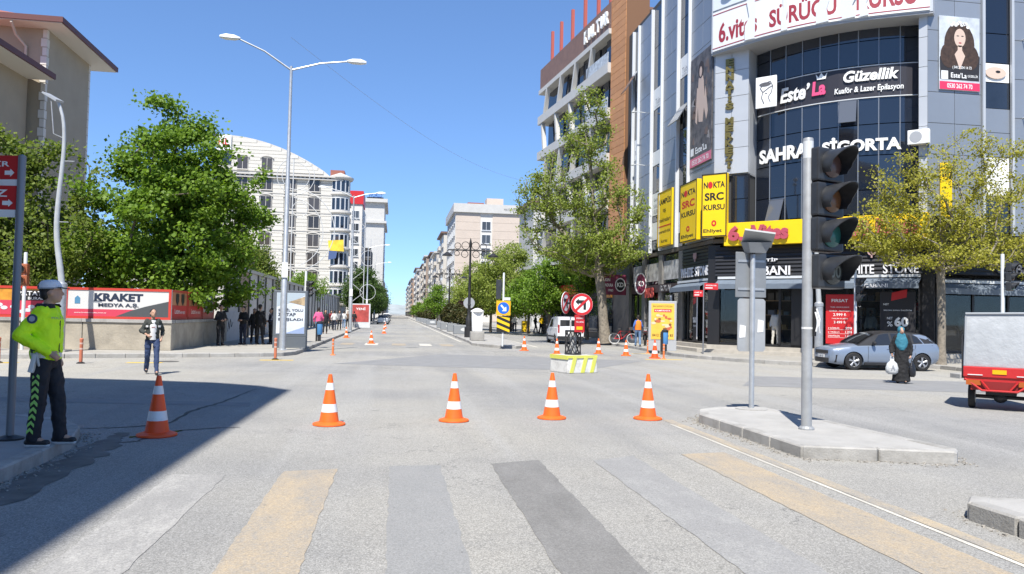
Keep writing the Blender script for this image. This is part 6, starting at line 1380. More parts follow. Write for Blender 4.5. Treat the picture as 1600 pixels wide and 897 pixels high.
def head_geo(mb, p, yaw=0, tilt=0):
    rot = Matrix.Rotation(yaw, 3, 'Z') @ Matrix.Rotation(tilt, 3, 'X'); h = p['head']; T = lambda x, y, z: h+rot @ V(x,y,z)
    mb.ell(T(0,.012,.03), (.076,.096,.10), 14, 10, rot=rot); mb.ell(T(0,-.022,-.035), (.062,.072,.082), 12, 8, rot=rot); mb.ell(T(0,-.052,-.085), (.036,.034,.028), 10, 6, rot=rot)
    mb.cap(T(0,-.092,.012), T(0,-.112,-.022), .009, .014, 8); mb.ell(T(0,-.088,.034), (.05,.014,.010), 8, 5, rot=rot); mb.ell(T(0,-.092,-.058), (.024,.010,.009), 8, 5, rot=rot)
    for s in (-1,1): mb.ell(T(s*.078,.012,-.005), (.010,.020,.032), 8, 6, rot=rot); mb.ell(T(s*.032,-.084,.014), (.014,.010,.008), 8, 5, rot=rot)
    return rot, T
def hair_geo(T, rot, kind='short'):
    mb = MB()
    mb.ell(T(0,.028,.052), (.084,.098,.088), 14, 8, rot=rot); mb.ell(T(0,.062,-.005), (.072,.052,.075), 12, 8, rot=rot)
    if kind == 'long': mb.ell(T(0,.07,-.10), (.085,.05,.15), 12, 8, rot=rot)
    return mb
def body_geo(p, curlL=.9, curlR=.9, yaw=0, tilt=0, palmL=None, palmR=None):
    mb = MB(); rot, T = head_geo(mb, p, yaw, tilt)
    mb.cap(p['neck']-V(0,0,.06), p['head']-V(0,-.02,.06), .055, .05, 10)
    c, pe = p['chest'], p['pel']
    oval(mb, [(pe-V(0,0,.08),.14,.10),(pe+V(0,0,.03),.155,.11),((pe+c)/2,.13,.095),(c,.15,.105),(c+V(0,0,.12),.165,.10),(p['neck']-V(0,0,.03),.07,.06)])
    for s, S in ((1,'L'),(-1,'R')):
        mb.cap(p['sh'+S]-V(s*.03,0,0), p['el'+S], .048, .038, 9); mb.cap(p['el'+S], p['wr'+S], .038, .026, 9)
        hand(mb, p['wr'+S], p['el'+S], s, curlL if S == 'L' else curlR, palmL if S == 'L' else palmR)
        mb.cap(p['hip'+S], p['kn'+S], .078, .054, 10); mb.cap(p['kn'+S], p['an'+S], .052, .036, 10); mb.cap(p['an'+S], p['an'+S]+V(0,-.13,-.05), .035, .028, 8)
    return mb, rot, T
def top_geo(p, fat=1.0, sleeve=1.0, hem=.0, open_=False):
    mb = MB(); c, pe = p['chest'], p['pel']; sd = (p['shL']-p['shR']).normalized(); f = fat
    oval(mb, [(pe+V(0,0,-.02-hem),.170*f,.125*f),(pe+V(0,0,.08),.168*f,.128*f),((pe+c)/2+V(0,-.005,0),.162*f,.128*f),(c,.182*f,.130*f),(c+V(0,0,.10),.185*f,.122*f),((p['shL']+p['shR'])/2+V(0,0,.03),.15,.085),(p['neck']+V(0,0,-.01),.072,.068)], 18)
    for s, S in ((1,'L'),(-1,'R')):
        mb.cap(p['sh'+S]-V(s*.05,0,.005), p['el'+S], .076*f, .060*f, 10)
        w_ = p['el'+S].lerp(p['wr'+S], .93 if sleeve >= 1 else sleeve)
        if sleeve > .1: mb.cap(p['el'+S], w_, .060*f, .046*f, 10)
    return mb
def legs_geo(p, loose=1.0):
    mb = MB(); pe = p['pel']
    oval(mb, [(pe-V(0,0,.11),.13,.10),(pe-V(0,0,.03),.162,.118),(pe+V(0,0,.10),.152,.112)], 16)
    for S in 'LR':
        mb.cap(p['hip'+S], p['kn'+S], .092*loose, .070*loose, 12); mb.cap(p['kn'+S], p['an'+S]+V(0,-.01,-.015), .069*loose, .060*loose, 12)
    return mb
def shoe_geo(p, dirs=None):
    mb = MB(); sole = MB()
    for S in 'LR':
        a = p['an'+S]; d = Vector((dirs or {}).get(S, (0,-1,0))).normalized()
        mb.cap(a+V(0,0,-.01), a-V(0,0,.045), .045, .042, 9); mb.cap(a+d*-.04-V(0,0,.05), a+d*.15-V(0,0,.055), .04, .034, 9)
        sole.cap(a+d*-.045-V(0,0,.078), a+d*.155-V(0,0,.078), .033, .028, 9)
    return mb, sole
PCACHE = {}
def person(label, loc, rz, P, key, top, bottom, hair=HAIRB, shoes=BLACKP, sole=None, scale=1.0, vox=.02, yaw=0, tilt=0, fat=1.0, sleeve=1.0, loose=1.0, hem=0, curl=(.9,.9), hairk='short', extra=None, group=None, toes=None, palms=(None,None)):
    k = (key, vox, fat, sleeve, loose, hem, yaw, tilt, hairk)
    if k not in PCACHE:
        b, rot, T = body_geo(P, curl[0], curl[1], yaw, tilt, palms[0], palms[1]); sh, so_ = shoe_geo(P, toes)
        PCACHE[k] = dict(body=skinned(b, SKIN, min(vox,.014) if vox < .016 else vox*.8, 2), top=skinned(top_geo(P, fat, sleeve, hem), top, vox, 4, folds=.05), trousers=skinned(legs_geo(P, loose), bottom, vox, 4, folds=.045), shoes=skinned(sh, shoes, max(.010,vox*.7), 3), hair=skinned(hair_geo(T, rot, hairk), hair, vox*.7, 3), T=T, rot=rot, sole=skinned(so_, shoes, max(.010,vox*.7), 2))
    C = PCACHE[k]; t = thing('person', label, 'person', loc, rz, group); t.scale = (scale,)*3
    for nm, m in (('body',SKIN),('top',top),('trousers',bottom),('shoes',shoes),('hair',hair),('sole',sole)):
        if m is None: continue
        me = C[nm]
        if me.materials[0] is not m: me = me.copy(); me.materials[0] = m
        link({'top':'jacket'}.get(nm, nm), me, t)
    if extra: extra(t, C)
    return t
# policeman: stands on the kerb, right hand on the belt, looking away up the street
HIVIS = mat('fluorescent_jacket', (.62,.97,.005), .7, bump=.5, bscale=18, emit=0); UNI = mat('dark_uniform', (.012,.013,.018), .8, bump=.4, bscale=22); CHEV = mat('green_chevron', (.32,.62,.14), .6)
q = G(66,695,.15)
PP = pose(elR=(-.275,.15,1.17), wrR=(-.175,-.10,.995), elL=(.24,.05,1.13), wrL=(.20,-.04,.92), anL=(.10,-.12,.095), anR=(-.10,.06,.095), knL=(.10,-.09,.50), knR=(-.10,.01,.50), head=(.0,-.03,1.625))
def police_extra(t, C):
    T, rot = C['T'], C['rot']
    cap = MB(); N_ = 18; rings = []
    for j in range(7):
        u = j/6; a = u*math.pi/2*.97; rr = math.cos(a)**.55; rings.append([T(.098*rr*math.cos(2*math.pi*i/N_), .014+.115*rr*math.sin(2*math.pi*i/N_), .045+.095*math.sin(a)) for i in range(N_)])
    cap.loft(rings); c = cap.build('cap', [mat('white_mesh_cap',(.72,.73,.76),.8,bump=.6,bscale=120)], t, smooth=True, ang=60)
    pk = MB(); outer = [T(.09*math.cos(a), -.085-.085*abs(math.sin(a)), .052-.012*abs(math.sin(a))) for a in [math.pi+math.pi*i/10 for i in range(11)]]; inn = [T(.085*math.cos(a), -.03-.05*abs(math.sin(a)), .060) for a in [math.pi+math.pi*i/10 for i in range(11)]]
    n = 11; vs = outer+inn+[p-V(0,0,.008) for p in outer]+[p-V(0,0,.008) for p in inn]; pk.add(vs, [(i,i+1,n+i+1,n+i) for i in range(n-1)]+[(2*n+i+1,2*n+i,3*n+i,3*n+i+1) for i in range(n-1)]+[(i+1,i,2*n+i,2*n+i+1) for i in range(n-1)]); pk.build('peak', BLACKP, c)
    bk = MB().ell(T(0,.122,.068), (.042,.012,.022), 10, 6, rot=rot).build('cap_opening', BLACK, c)
    bd = MB(); N2 = 20; bd.loft([[T(.1005*math.cos(2*math.pi*i/N2), .014+.1175*math.sin(2*math.pi*i/N2), z) for i in range(N2)] for z in (.043,.056)], 0, False); bd.build('cap_band', mat('cap_band_grey',(.3,.31,.33),.7), c)
    # belt, holster, waist hem
    b = MB(); oval(b, [(V(0,0,.935),.181,.138),(V(0,0,.985),.182,.139)], 22); b.build('belt', mat('white_belt',(.62,.61,.58),.5), t, smooth=True)
    h = MB().box(-.035,.035,-.025,.025,-.15,.05).build('holster', mat('white_belt',(.62,.61,.58),.5), t, (-.192,.02,.93), bevel=.012, seg=2); h.rotation_euler = (.2,.08,0)
    MB().cap(V(-.205,.0,.98), V(-.215,-.03,.86), .018, .012, 8).build('pistol_grip', mat('pale_grip',(.42,.42,.41),.5), t)
    col = MB(); col.loft([[V(rx*math.cos(2*math.pi*i/16), .012+ry*math.sin(2*math.pi*i/16)+dy, z) for i in range(16)] for rx, ry, dy, z in ((.088,.085,0,1.425),(.078,.078,0,1.47),(.072,.074,.005,1.505))], 0, False); col.build('collar', UNI, t, smooth=True)
    for s in (-1,1): MB().box(-.028,.028,-.055,.055,-.006,.008).build('epaulette', UNI, t, (s*.15,.0,1.488)).rotation_euler = (0, s*R(28), 0)
    # shoulder badge
    bdg = MB().slab(ellipse(0,0,.048,.05,20),-.006,.004).build('badge', mat('badge_navy',(.03,.05,.10),.5), t, (-.268,.03,1.345)); bdg.rotation_euler = (R(-8), 0, R(-90)+R(10)); MB().slab(ellipse(0,0,.028,.03,16),-.010,-.0062).build('badge_emblem', mat('badge_grey',(.35,.37,.4),.5), bdg)
    lg = lettering('POLİS', t, 0, 0, .15, .032, 0, mat('reflective_grey',(.20,.25,.18),.5), .02); lg.location = (-.105,-.145,1.36); lg.rotation_euler = (R(-8),0,R(-22))
    MB().box(-.004,.004,-.004,.004,-.33,0).build('zip', mat('zip_dark',(.06,.10,.02),.6), t, (-.03,-.142,1.33))
    hem_ = MB(); oval(hem_, [(V(0,0,.985),.179,.136),(V(0,0,1.03),.181,.138)], 22); hem_.build('waistband', mat('waistband_dark',(.03,.04,.02),.8), t, smooth=True)
    for k in range(9):
        z = .14+k*.072; kn = PP['knR']; an = PP['anR']; hp = PP['hipR']; u = (z-an.z)/(kn.z-an.z); base = an.lerp(kn, u) if u < 1 else kn.lerp(hp, (z-kn.z)/(hp.z-kn.z)); r_ = .066+.018*min(1,u)+(.01 if u > 1 else 0)
        o = MB().slab([(-.032,0),(0,.034),(.032,0),(.032,.034),(0,.068),(-.032,.034)],-.006,.006).build('chevron', CHEV, t, (base.x-r_+.002, base.y, z)); o.rotation_euler = (0, R(2), R(-90))
person('traffic policeman in fluorescent jacket and white cap standing on the near kerb', (q.x,q.y,.147), R(88), PP, 'police', HIVIS, UNI, HAIRB, BLACKP, mat('white_sole',(.55,.55,.55),.5), 1.05, .0125, R(24), R(-4), fat=1.10, loose=1.12, extra=police_extra, curl=(.9,1.1), palms=((0,1,.2),(.3,1,.2)))
# man walking across the side street
JEANS = mat('blue_jeans', (.025,.045,.11), .8, bump=.3, bscale=30); DGREEN = mat('dark_green_jacket', (.035,.04,.035), .8, bump=.3, bscale=25); TEE = mat('white_tee', (.62,.62,.61), .8)
WALK = pose(knL=(.10,-.17,.53), anL=(.10,-.27,.10), knR=(-.10,.05,.50), anR=(-.10,.27,.14), elL=(.26,.13,1.16), wrL=(.22,.02,.96), elR=(-.28,-.03,1.16), wrR=(-.15,-.22,1.05), hipL=(.095,-.02,.90), hipR=(-.095,.02,.90))
def walker_extra(t, C):
    b = MB(); oval(b, [(V(0,-.03,.92),.11,.11),(V(0,-.03,1.1),.115,.115),(V(0,-.035,1.3),.115,.112),(V(0,-.02,1.44),.08,.08)], 14); b.build('tee_shirt', TEE, t, smooth=True)
    for s in (-1,1): MB().box(-.03,.03,-.008,.008,-.025,.025).build('jacket_patch', TEE, t, (s*.15,-.118,1.28)).rotation_euler = (0,0,s*R(30))
    MB().box(-.05,.05,-.002,.002,0,.015).build('tee_print', mat('print_pink',(.5,.2,.18),.7), t, (0,-.15,1.25))
q = G(236,585); person('man in white shirt, open dark jacket and jeans walking across the side street', q, R(22), WALK, 'walk', DGREEN, JEANS, HAIRB, BLACKP, BLACKP, .97, .013, R(10), R(-12), extra=walker_extra, sleeve=.55)
# woman in a teal headscarf with bags
TEAL = mat('teal_scarf', (.025,.15,.21), .8, bump=.5, bscale=14); ABAYA = mat('black_abaya', (.010,.010,.011), .85, bump=.4, bscale=14); BAG = mat('white_plastic_bag', (.52,.53,.53), .4, bump=.8, bscale=16, var=.12, vscale=9)
q = G(1408,599); t = thing('person', 'woman in teal headscarf and long black coat carrying shopping bags', 'person', q, R(-28)); t.scale = (.93,)*3
WP = pose(elR=(-.28,.02,1.14), wrR=(-.27,-.09,.92), elL=(.27,.02,1.12), wrL=(.25,-.06,.88), knL=(.1,-.08,.5), anL=(.10,-.12,.10), anR=(-.1,.08,.10))
b, rot, T = body_geo(WP, 1.3, 1.3, R(12), R(4)); link('body', skinned(b, SKIN, .014, 2), t)
mb = MB(); oval(mb, [(V(0,0,.06),.26,.24),(V(0,0,.3),.235,.21),(V(0,0,.7),.21,.18),(V(0,0,.95),.20,.16),(V(0,0,1.25),.20,.15),(V(0,0,1.42),.15,.09),(V(0,0,1.47),.08,.08)], 20)
for S, s in (('L',1),('R',-1)): mb.cap(WP['sh'+S]-V(s*.04,0,0), WP['el'+S], .085, .075, 10); mb.cap(WP['el'+S], WP['el'+S].lerp(WP['wr'+S],.9), .075, .06, 10)
link('coat', skinned(mb, ABAYA, .016, 4, 'coat', .06), t)
mb = MB(); mb.ell(T(0,.03,.03),(.105,.112,.118),14,10,rot=rot); mb.ell(T(0,.02,-.10),(.10,.10,.09),14,8); oval(mb, [(V(0,-.03,1.02),.10,.15),(V(0,-.02,1.12),.17,.165),(V(0,0,1.26),.205,.165),(V(0,0,1.40),.19,.13),(V(0,.0,1.52),.11,.10)], 18)
sc_ = skinned(mb, TEAL, .014, 3, 'headscarf', .035); link('headscarf', sc_, t)
fa = MB().ell(T(0,-.090,-.012),(.052,.022,.070),12,8,rot=rot).cap(T(0,-.118,.004),T(0,-.126,-.024),.008,.012,8); link('face', skinned(fa, SKIN, .008, 2, 'face'), t)
for s in (-1,1): MB().ell(T(s*.024,-.113,.012),(.009,.005,.005),8,5).build('eye', BLACK, t)
MB().box(-.018,.018,-.003,.003,-.004,.004).build('mouth', mat('lips',(.3,.08,.07),.5), t, T(0,-.118,-.045))
sh, so_ = shoe_geo(WP); link('shoes', skinned(sh, BLACKP, .012, 3), t)
def bagmesh(w_, h_): 
    mb = MB(); mb.loft([[V(rx*math.cos(2*math.pi*i/12)*w_, ry*math.sin(2*math.pi*i/12)*w_, z*h_) for i in range(12)] for rx, ry, z in ((.6,.4,0),(1,.6,.12),(1.05,.65,.4),(.8,.4,.7),(.35,.2,.88),(.2,.1,1.0))]); return mb
hw = t.matrix_basis @ WP['wrR']; hl = t.matrix_basis @ WP['wrL']
o = thing('shopping_bag', 'white plastic shopping bag hanging from the woman in the teal scarf', 'bag', (hw.x-.03, hw.y-.05, .26), R(-20)); bagmesh(.17,.44).build('bag_body', BAG, o, smooth=True, ang=70); MB().tube([(-.05,0,.42),(-.03,0,.52),(.03,0,.52),(.05,0,.42)], .012, 6).build('handle', BAG, o); lettering('A', o, 0, .2, .12, .14, -.12, mat('bag_print',(.3,.31,.33),.6), .02)
o = thing('shopping_bag', 'black plastic bag at the right side of the woman in the teal scarf', 'bag', (hl.x+.03, hl.y-.04, .20), 0); bagmesh(.10,.46).build('bag_body', mat('black_bag',(.015,.015,.018),.35,bump=.8,bscale=18), o, smooth=True, ang=70); MB().tube([(-.04,0,.44),(0,0,.55),(.04,0,.44)], .01, 6).build('handle', mat('black_bag',(.015,.015,.018),.35), o)
# pedestrians in the shade and up the street
STAND = pose(elL=(.25,.02,1.12), wrL=(.12,-.2,1.12), elR=(-.25,.02,1.13), wrR=(-.10,-.2,1.08)); STAND2 = pose(knR=(-.11,-.02,.5), anR=(-.14,-.04,.095)); STEP = pose(knL=(.1,-.12,.52), anL=(.1,-.2,.10), knR=(-.1,.03,.5), anR=(-.1,.2,.13), elL=(.25,.12,1.14), wrL=(.24,.06,.92), elR=(-.25,-.02,1.13), wrR=(-.23,-.2,.98))
def cm_(n, c): return mat('cloth_'+n, c, .85)
DK = cm_('black',(.014,.014,.016)); NV = cm_('navy',(.02,.025,.045)); PK = cm_('pink',(.62,.10,.24)); LJ = cm_('light_jeans',(.12,.2,.33)); WH = cm_('white',(.55,.55,.54)); GY = cm_('grey',(.18,.18,.19)); OR = cm_('orange',(.85,.22,.02)); BL = cm_('blue',(.05,.12,.35)); BR = cm_('brown',(.14,.08,.05)); BEI2 = cm_('sand',(.4,.33,.25)); RD = cm_('wine',(.25,.03,.04))
def ped(label, x, y, rz, P, key, top, bottom, sc=1.0, hairk='short', grp='pedestrians up the street', z=.145, **k): return person(label, (x,y,z), rz, P, key, top, bottom, HAIRB, BLACKP, None, sc, .024, group=grp, hairk=hairk, **k)
GS = 'people waiting in the shade of the big tree'
ped('person in black standing apart at the end of the beige wall', -7.55, 35.2, R(40), STAND, 'stand', DK, DK, 1.02, grp=GS)
ped('person in black looking at a phone, second from left in the shade', -6.85, 36.5, R(-30), STAND, 'stand', DK, NV, 1.0, grp=GS)
ped('long haired person in black, third from left in the shade', -6.55, 37.6, R(20), STAND2, 'stand2', DK, DK, .95, 'long', GS)
ped('tallest person in black beside the advertising box, in the shade', -6.15, 36.7, R(160), STAND2, 'stand2', DK, DK, 1.06, grp=GS)
ped('person in black half hidden by the left advertising box', -5.75, 37.4, R(-60), STAND, 'stand', NV, DK, .97, 'long', GS)
ped('person at the far left edge in dark clothes by the beige wall', -13.9, 28.6, R(80), STAND2, 'stand2', DK, DK, .98, grp='people by the wall')
ped('pedestrian in pink shirt and light jeans walking away on the left pavement', -4.55, 47.4, R(180), STEP, 'step', PK, LJ, 1.05)
ped('dark dressed pedestrian with pale scarf right of the pink shirt', -4.95, 56.5, R(10), STAND2, 'stand2', DK, DK, .98, 'long')
for i, (px, py, tp, bt, rz, w_) in enumerate(((522,517,WH,NV,180,'white topped pedestrian behind the dark one on the left pavement'),(530,516,GY,DK,0,'grey topped pedestrian left of the second lamp post'),(537,513,WH,LJ,180,'white topped pedestrian in light jeans by the second lamp post'),(543,511,BR,DK,0,'brown topped pedestrian close to the second lamp post'),(553,512,DK,NV,180,'dark pedestrian between the lamp post and the red box'),(517,515,RD,DK,10,'wine coloured pedestrian farther behind the dark one'))):
    q = G(px,py,.15); ped(w_, q.x, q.y, R(rz), (STEP,STAND2)[i%2], ('step','stand2')[i%2], tp, bt, .98)
# man in orange vest
def vest(t, C):
    mb = MB(); oval(mb, [(V(0,0,.93),.185,.142),(V(0,0,1.1),.183,.146),(V(0,0,1.25),.196,.15),(V(0,0,1.38),.18,.13),(V(0,0,1.45),.11,.1)], 18); mb.build('vest', OR, t, smooth=True)
t = ped('man in orange vest and blue shirt walking away before the dark shops', 13.35, 41.2, R(170), STEP, 'step', BL, LJ, 1.0, grp='pedestrians by the right shops', extra=vest)
for i, (x, y, tp, bt, rz, w_) in enumerate(((11.2,72,WH,NV,0,'white topped pedestrian left of the pale street pole'),(13.2,72,DK,NV,90,'dark pedestrian left of the yellow round sign'),(13.6,70.5,BEI2,DK,-60,'sand coloured pedestrian right of the yellow round sign'),(14.2,71.5,RD,DK,180,'wine topped pedestrian near the office canopy'),(14.6,69,BR,DK,0,'brown dressed pedestrian near the white van front'),(9.6,95,DK,DK,0,'dark pedestrian far behind the utility cabinet'),(12.4,82,NV,DK,180,'navy dressed pedestrian behind the yellow round sign'),(12.9,67.5,YELLOW,DK,20,'yellow topped pedestrian close behind the white van'))):
    ped(w_, x, y, R(rz), (STAND2,STEP,STAND)[i%3], ('stand2','step','stand')[i%3], tp, bt, 1.0, grp='pedestrians by the far right trees')
# mannequins in the window
MANQ = mat('mannequin_shirt', (.50,.51,.50), .8); MANS = mat('mannequin_shorts', (.55,.52,.46), .8); MB_ = mat('mannequin_skin', (.05,.05,.052), .4)
def manq(label, fr, s, off, top, bottom, z=.56):
    p = fr.P(s, off, z); C = PCACHE[[k for k in PCACHE if k[0] == 'stand2'][0]]; t = thing('mannequin', label, 'mannequin', p, fr.rz)
    for nm, m in (('body',MB_),('top',top),('trousers',bottom)):
        me = C[nm].copy(); me.materials[0] = m; link({'top':'shirt','trousers':'shorts'}.get(nm,nm), me, t)
    MB().box(-.25,.25,-.2,.2,-.02,.02).build('stand_plate', PALEGREY, t)
manq('pale shirted mannequin behind the left window of the corner shop', FC, 2.9, -.65, MANQ, MANS); manq('grey shirted mannequin left of the discount poster', FC, 7.1, -.7, mat('mannequin_grey',(.3,.34,.34),.8), DK); manq('dark jacket mannequin right of the red price poster', FC, 6.75, -.9, NV, DK); manq('grey shirted mannequin behind the right tree', FR, 2.2, -.6, mat('mannequin_grey',(.3,.34,.34),.8), GY)

# ------------------------------------------------------------ vehicles (front towards -x, near side -y)
def interp(tab, x): return np.interp(x, [r[0] for r in tab], [r[1] for r in tab])
def vehicle(name, label, cat, loc, rz, paint, S):
    t = thing(name, label, cat, loc, rz); L = S['L']; W = S['W']
    xs = np.unique(np.concatenate([np.linspace(0, L, 34), [.03,.08,.15,L-.03,L-.08,L-.15]]))
    rings = []
    for x in xs:
        wf = interp(S['plan'], x)*W/2; zt = interp(S['belt'], x); zb = interp(S['sill'], x); zc = zt+interp(S['crown'], x)
        half = [(0,zb),(wf*.86,zb),(wf*.95,zb+.06),(wf*.985,zb+(zt-zb)*.28),(wf,zb+(zt-zb)*.55),(wf*.99,zb+(zt-zb)*.74),(wf*.965,zt-.035),(wf*.92,zt),(wf*.55,zt+(zc-zt)*.75)]
        rings.append([V(x,-y,z) for y, z in half]+[V(x,0,zc)]+[V(x,y,z) for y, z in reversed(half[1:])])
    rings = [list(reversed(r)) for r in rings]
    mb = MB().loft(rings); me = mb.mesh('raw', paint)
    def mods(o):
        c = MB()
        for x in S['wx']:
            c.cyl((x,-W,S['wr']), (x,-W/2+.30,S['wr']), S['wr']+.045, None, 28); c.cyl((x,W/2-.30,S['wr']), (x,W,S['wr']), S['wr']+.045, None, 28)
        co = bpy.data.objects.new('cut', c.mesh('cut', RUBBER)); TMP.collection.objects.link(co); b = o.modifiers.new('b','BOOLEAN'); b.operation = 'DIFFERENCE'; b.object = co; b.solver = 'EXACT'; mods.c = co
    me2 = bake(me, mods); bpy.data.objects.remove(mods.c); me2.name = 'body'
    me2.materials.clear(); me2.materials.append(paint); me2.polygons.foreach_set('material_index', [0]*len(me2.polygons)); me2.polygons.foreach_set('use_smooth', [True]*len(me2.polygons)); me2.set_sharp_from_angle(angle=R(38))
    body = link('body', me2, t)
    # cabin
    gx = np.linspace(S['roof'][0][0], S['roof'][-1][0], 30); rg = []
    def side(x, u, o=0):      # point on the cabin's side: u = 0 belt, 1 roof edge
        zt = interp(S['belt'], x)-.02; zr = max(interp(S['roof'], x)-.05, zt+.004); wb = interp(S['plan'], x)*W/2*.935; wr = wb-S['tumble']*(zr-zt)
        return V(x, -(wb+(wr-wb)*u)-o, zt+(zr-zt)*u)
    for x in gx:
        zr = interp(S['roof'], x); h = [side(x,0), side(x,.5), side(x,1)]; yr = -h[2].y
        pts = h+[V(x,-yr*.8,zr-.012),V(x,-yr*.4,zr+.008),V(x,0,zr+.012)]; rg.append(pts+[V(p.x,-p.y,p.z) for p in reversed(pts[:-1])])
    rg = [list(reversed(r)) for r in rg]
    MB().loft(rg).build('cabin', S.get('cabin', paint), t, smooth=True, ang=40)
    for nm, poly in S['windows']:
        for sgn in (1,-1):
            n = len(poly); dens = []
            for i in range(n):
                a, b_ = poly[i], poly[(i+1)%n]
                for j in range(4): dens.append((a[0]+(b_[0]-a[0])*j/4, a[1]+(b_[1]-a[1])*j/4))
            vs = [side(x, u, .006) for x, u in dens]; vs = [V(p.x, p.y*sgn, p.z) for p in vs]
            MB().add(vs, [tuple(range(len(vs))) if sgn > 0 else tuple(reversed(range(len(vs))))]).build('side_window', S['glass'], t)
    for nm, x0, x1 in S['screens']:
        k = 7; vs = []; fs = []
        for i in range(k):
            x = x0+(x1-x0)*i/(k-1); zr = interp(S['roof'], x)
            wr = -side(x,1).y*.90; vs += [V(x,-wr,zr-.005),V(x,-wr*.45,zr+.016),V(x,0,zr+.021),V(x,wr*.45,zr+.016),V(x,wr,zr-.005)]
        nrm = V(-.012 if x0 < L/2 else .012,0,.008); vs = [v_+nrm for v_ in vs]
        for i in range(k-1):
            for j in range(4): fs.append((i*5+j,(i+1)*5+j,(i+1)*5+j+1,i*5+j+1))
        MB().add(vs, [tuple(reversed(f)) for f in fs]).build(nm, S['glass'], t, smooth=True, ang=80)
    for x in S['wx']:
        for s in (-1,1):
            r = S['wr']; y0 = s*(W/2-.02); y1 = s*(W/2-.22)
            ty = MB(); rr = [(r*.62,0),(r*.92,.005),(r,.03),(r,.17),(r*.92,.2),(r*.62,.2)]
            ty.loft([[V(x+q_*math.cos(2*math.pi*i/28), y0-s*d, r+q_*math.sin(2*math.pi*i/28)) for i in range(28)] for q_, d in rr], 0, False); w_ = ty.build('wheel', RUBBER, t, smooth=True, ang=40)
            MB().cyl((x,y0-s*.05,r),(x,y0-s*.12,r), r*.64, None, 24).build('hub_well', BLACKP, w_)
            rim = MB(); rim.loft([[V(x+q_*math.cos(2*math.pi*i/28), y0-s*d, r+q_*math.sin(2*math.pi*i/28)) for i in range(28)] for q_, d in ((r*.60,.03),(r*.67,.0),(r*.67,.05),(r*.60,.06))], 0, False)
            for k in range(5):
                a = 2*math.pi*k/5+.3
                for da in (-.13,.13):
                    c0 = V(x+r*.1*math.cos(a), y0-s*.03, r+r*.1*math.sin(a)); c1 = V(x+r*.62*math.cos(a+da), y0-s*.018, r+r*.62*math.sin(a+da)); rim.cyl(c0, c1, .022*r/.3, .018*r/.3, 6)
            rim.cyl((x,y0-s*.01,r),(x,y0-s*.05,r), r*.13, None, 12); rim.build('rim', S.get('rim', GALV), w_, smooth=True, ang=40)
            MB().cyl((x,y1+s*.0,r),(x,s*.2,r), r*.5, None, 12).build('axle', BLACKP, w_)
    return t, side, body
TINT = mat('car_glass', (.02,.022,.025), .03, spec=.9); 
def car_spec(): return dict(L=4.06, W=1.765, wr=.315, wx=(.80,3.34), tumble=.42, cabin=BLACKP, glass=TINT, rim=mat('alloy_rim',(.42,.43,.45),.35,.6),
    plan=[(0,.72),(.08,.82),(.3,.92),(.8,.985),(1.5,1.0),(3.2,1.0),(3.7,.96),(3.95,.88),(4.06,.80)], belt=[(0,.70),(.05,.745),(.3,.80),(.9,.885),(1.3,.90),(2.4,.935),(3.2,.995),(3.8,1.02),(3.98,.98),(4.06,.90)], sill=[(0,.24),(.3,.19),(.7,.19),(3.6,.20),(3.9,.26),(4.06,.36)], crown=[(0,.02),(.3,.055),(.9,.075),(1.2,.06),(2,.02),(3.7,.02),(4.06,.03)],
    roof=[(.95,.93),(1.1,1.03),(1.4,1.21),(1.72,1.36),(2.0,1.415),(2.3,1.43),(2.8,1.43),(3.2,1.405),(3.5,1.36),(3.66,1.29),(3.82,1.15),(3.96,1.03)],
    windows=[('f',[(1.42,.06),(1.52,.30),(1.80,.90),(2.08,.93),(2.16,.93),(2.19,.06)]),('r',[(2.27,.06),(2.25,.93),(2.70,.92),(2.95,.85),(2.98,.10)]),('q',[(3.05,.12),(3.03,.82),(3.16,.70),(3.36,.2)])], screens=[('windscreen',1.02,1.66),('rear_window',3.64,3.86)])
CARP = mat('grey_blue_car_paint', (.20,.245,.32), .35, .25, coat=.8)
Sx = car_spec(); a = G(1335,578.5); ang = R(-6)
cx = a.x-.80*math.cos(ang); cy = a.y-.80*math.sin(ang)
fy = .8825
t, side, body = vehicle('hatchback_car', 'grey blue hatchback with black roof stopped before the corner shop', 'car', (cx-fy*math.sin(ang)*-1*-1+0, cy+fy*math.cos(ang), 0), ang, CARP, Sx)
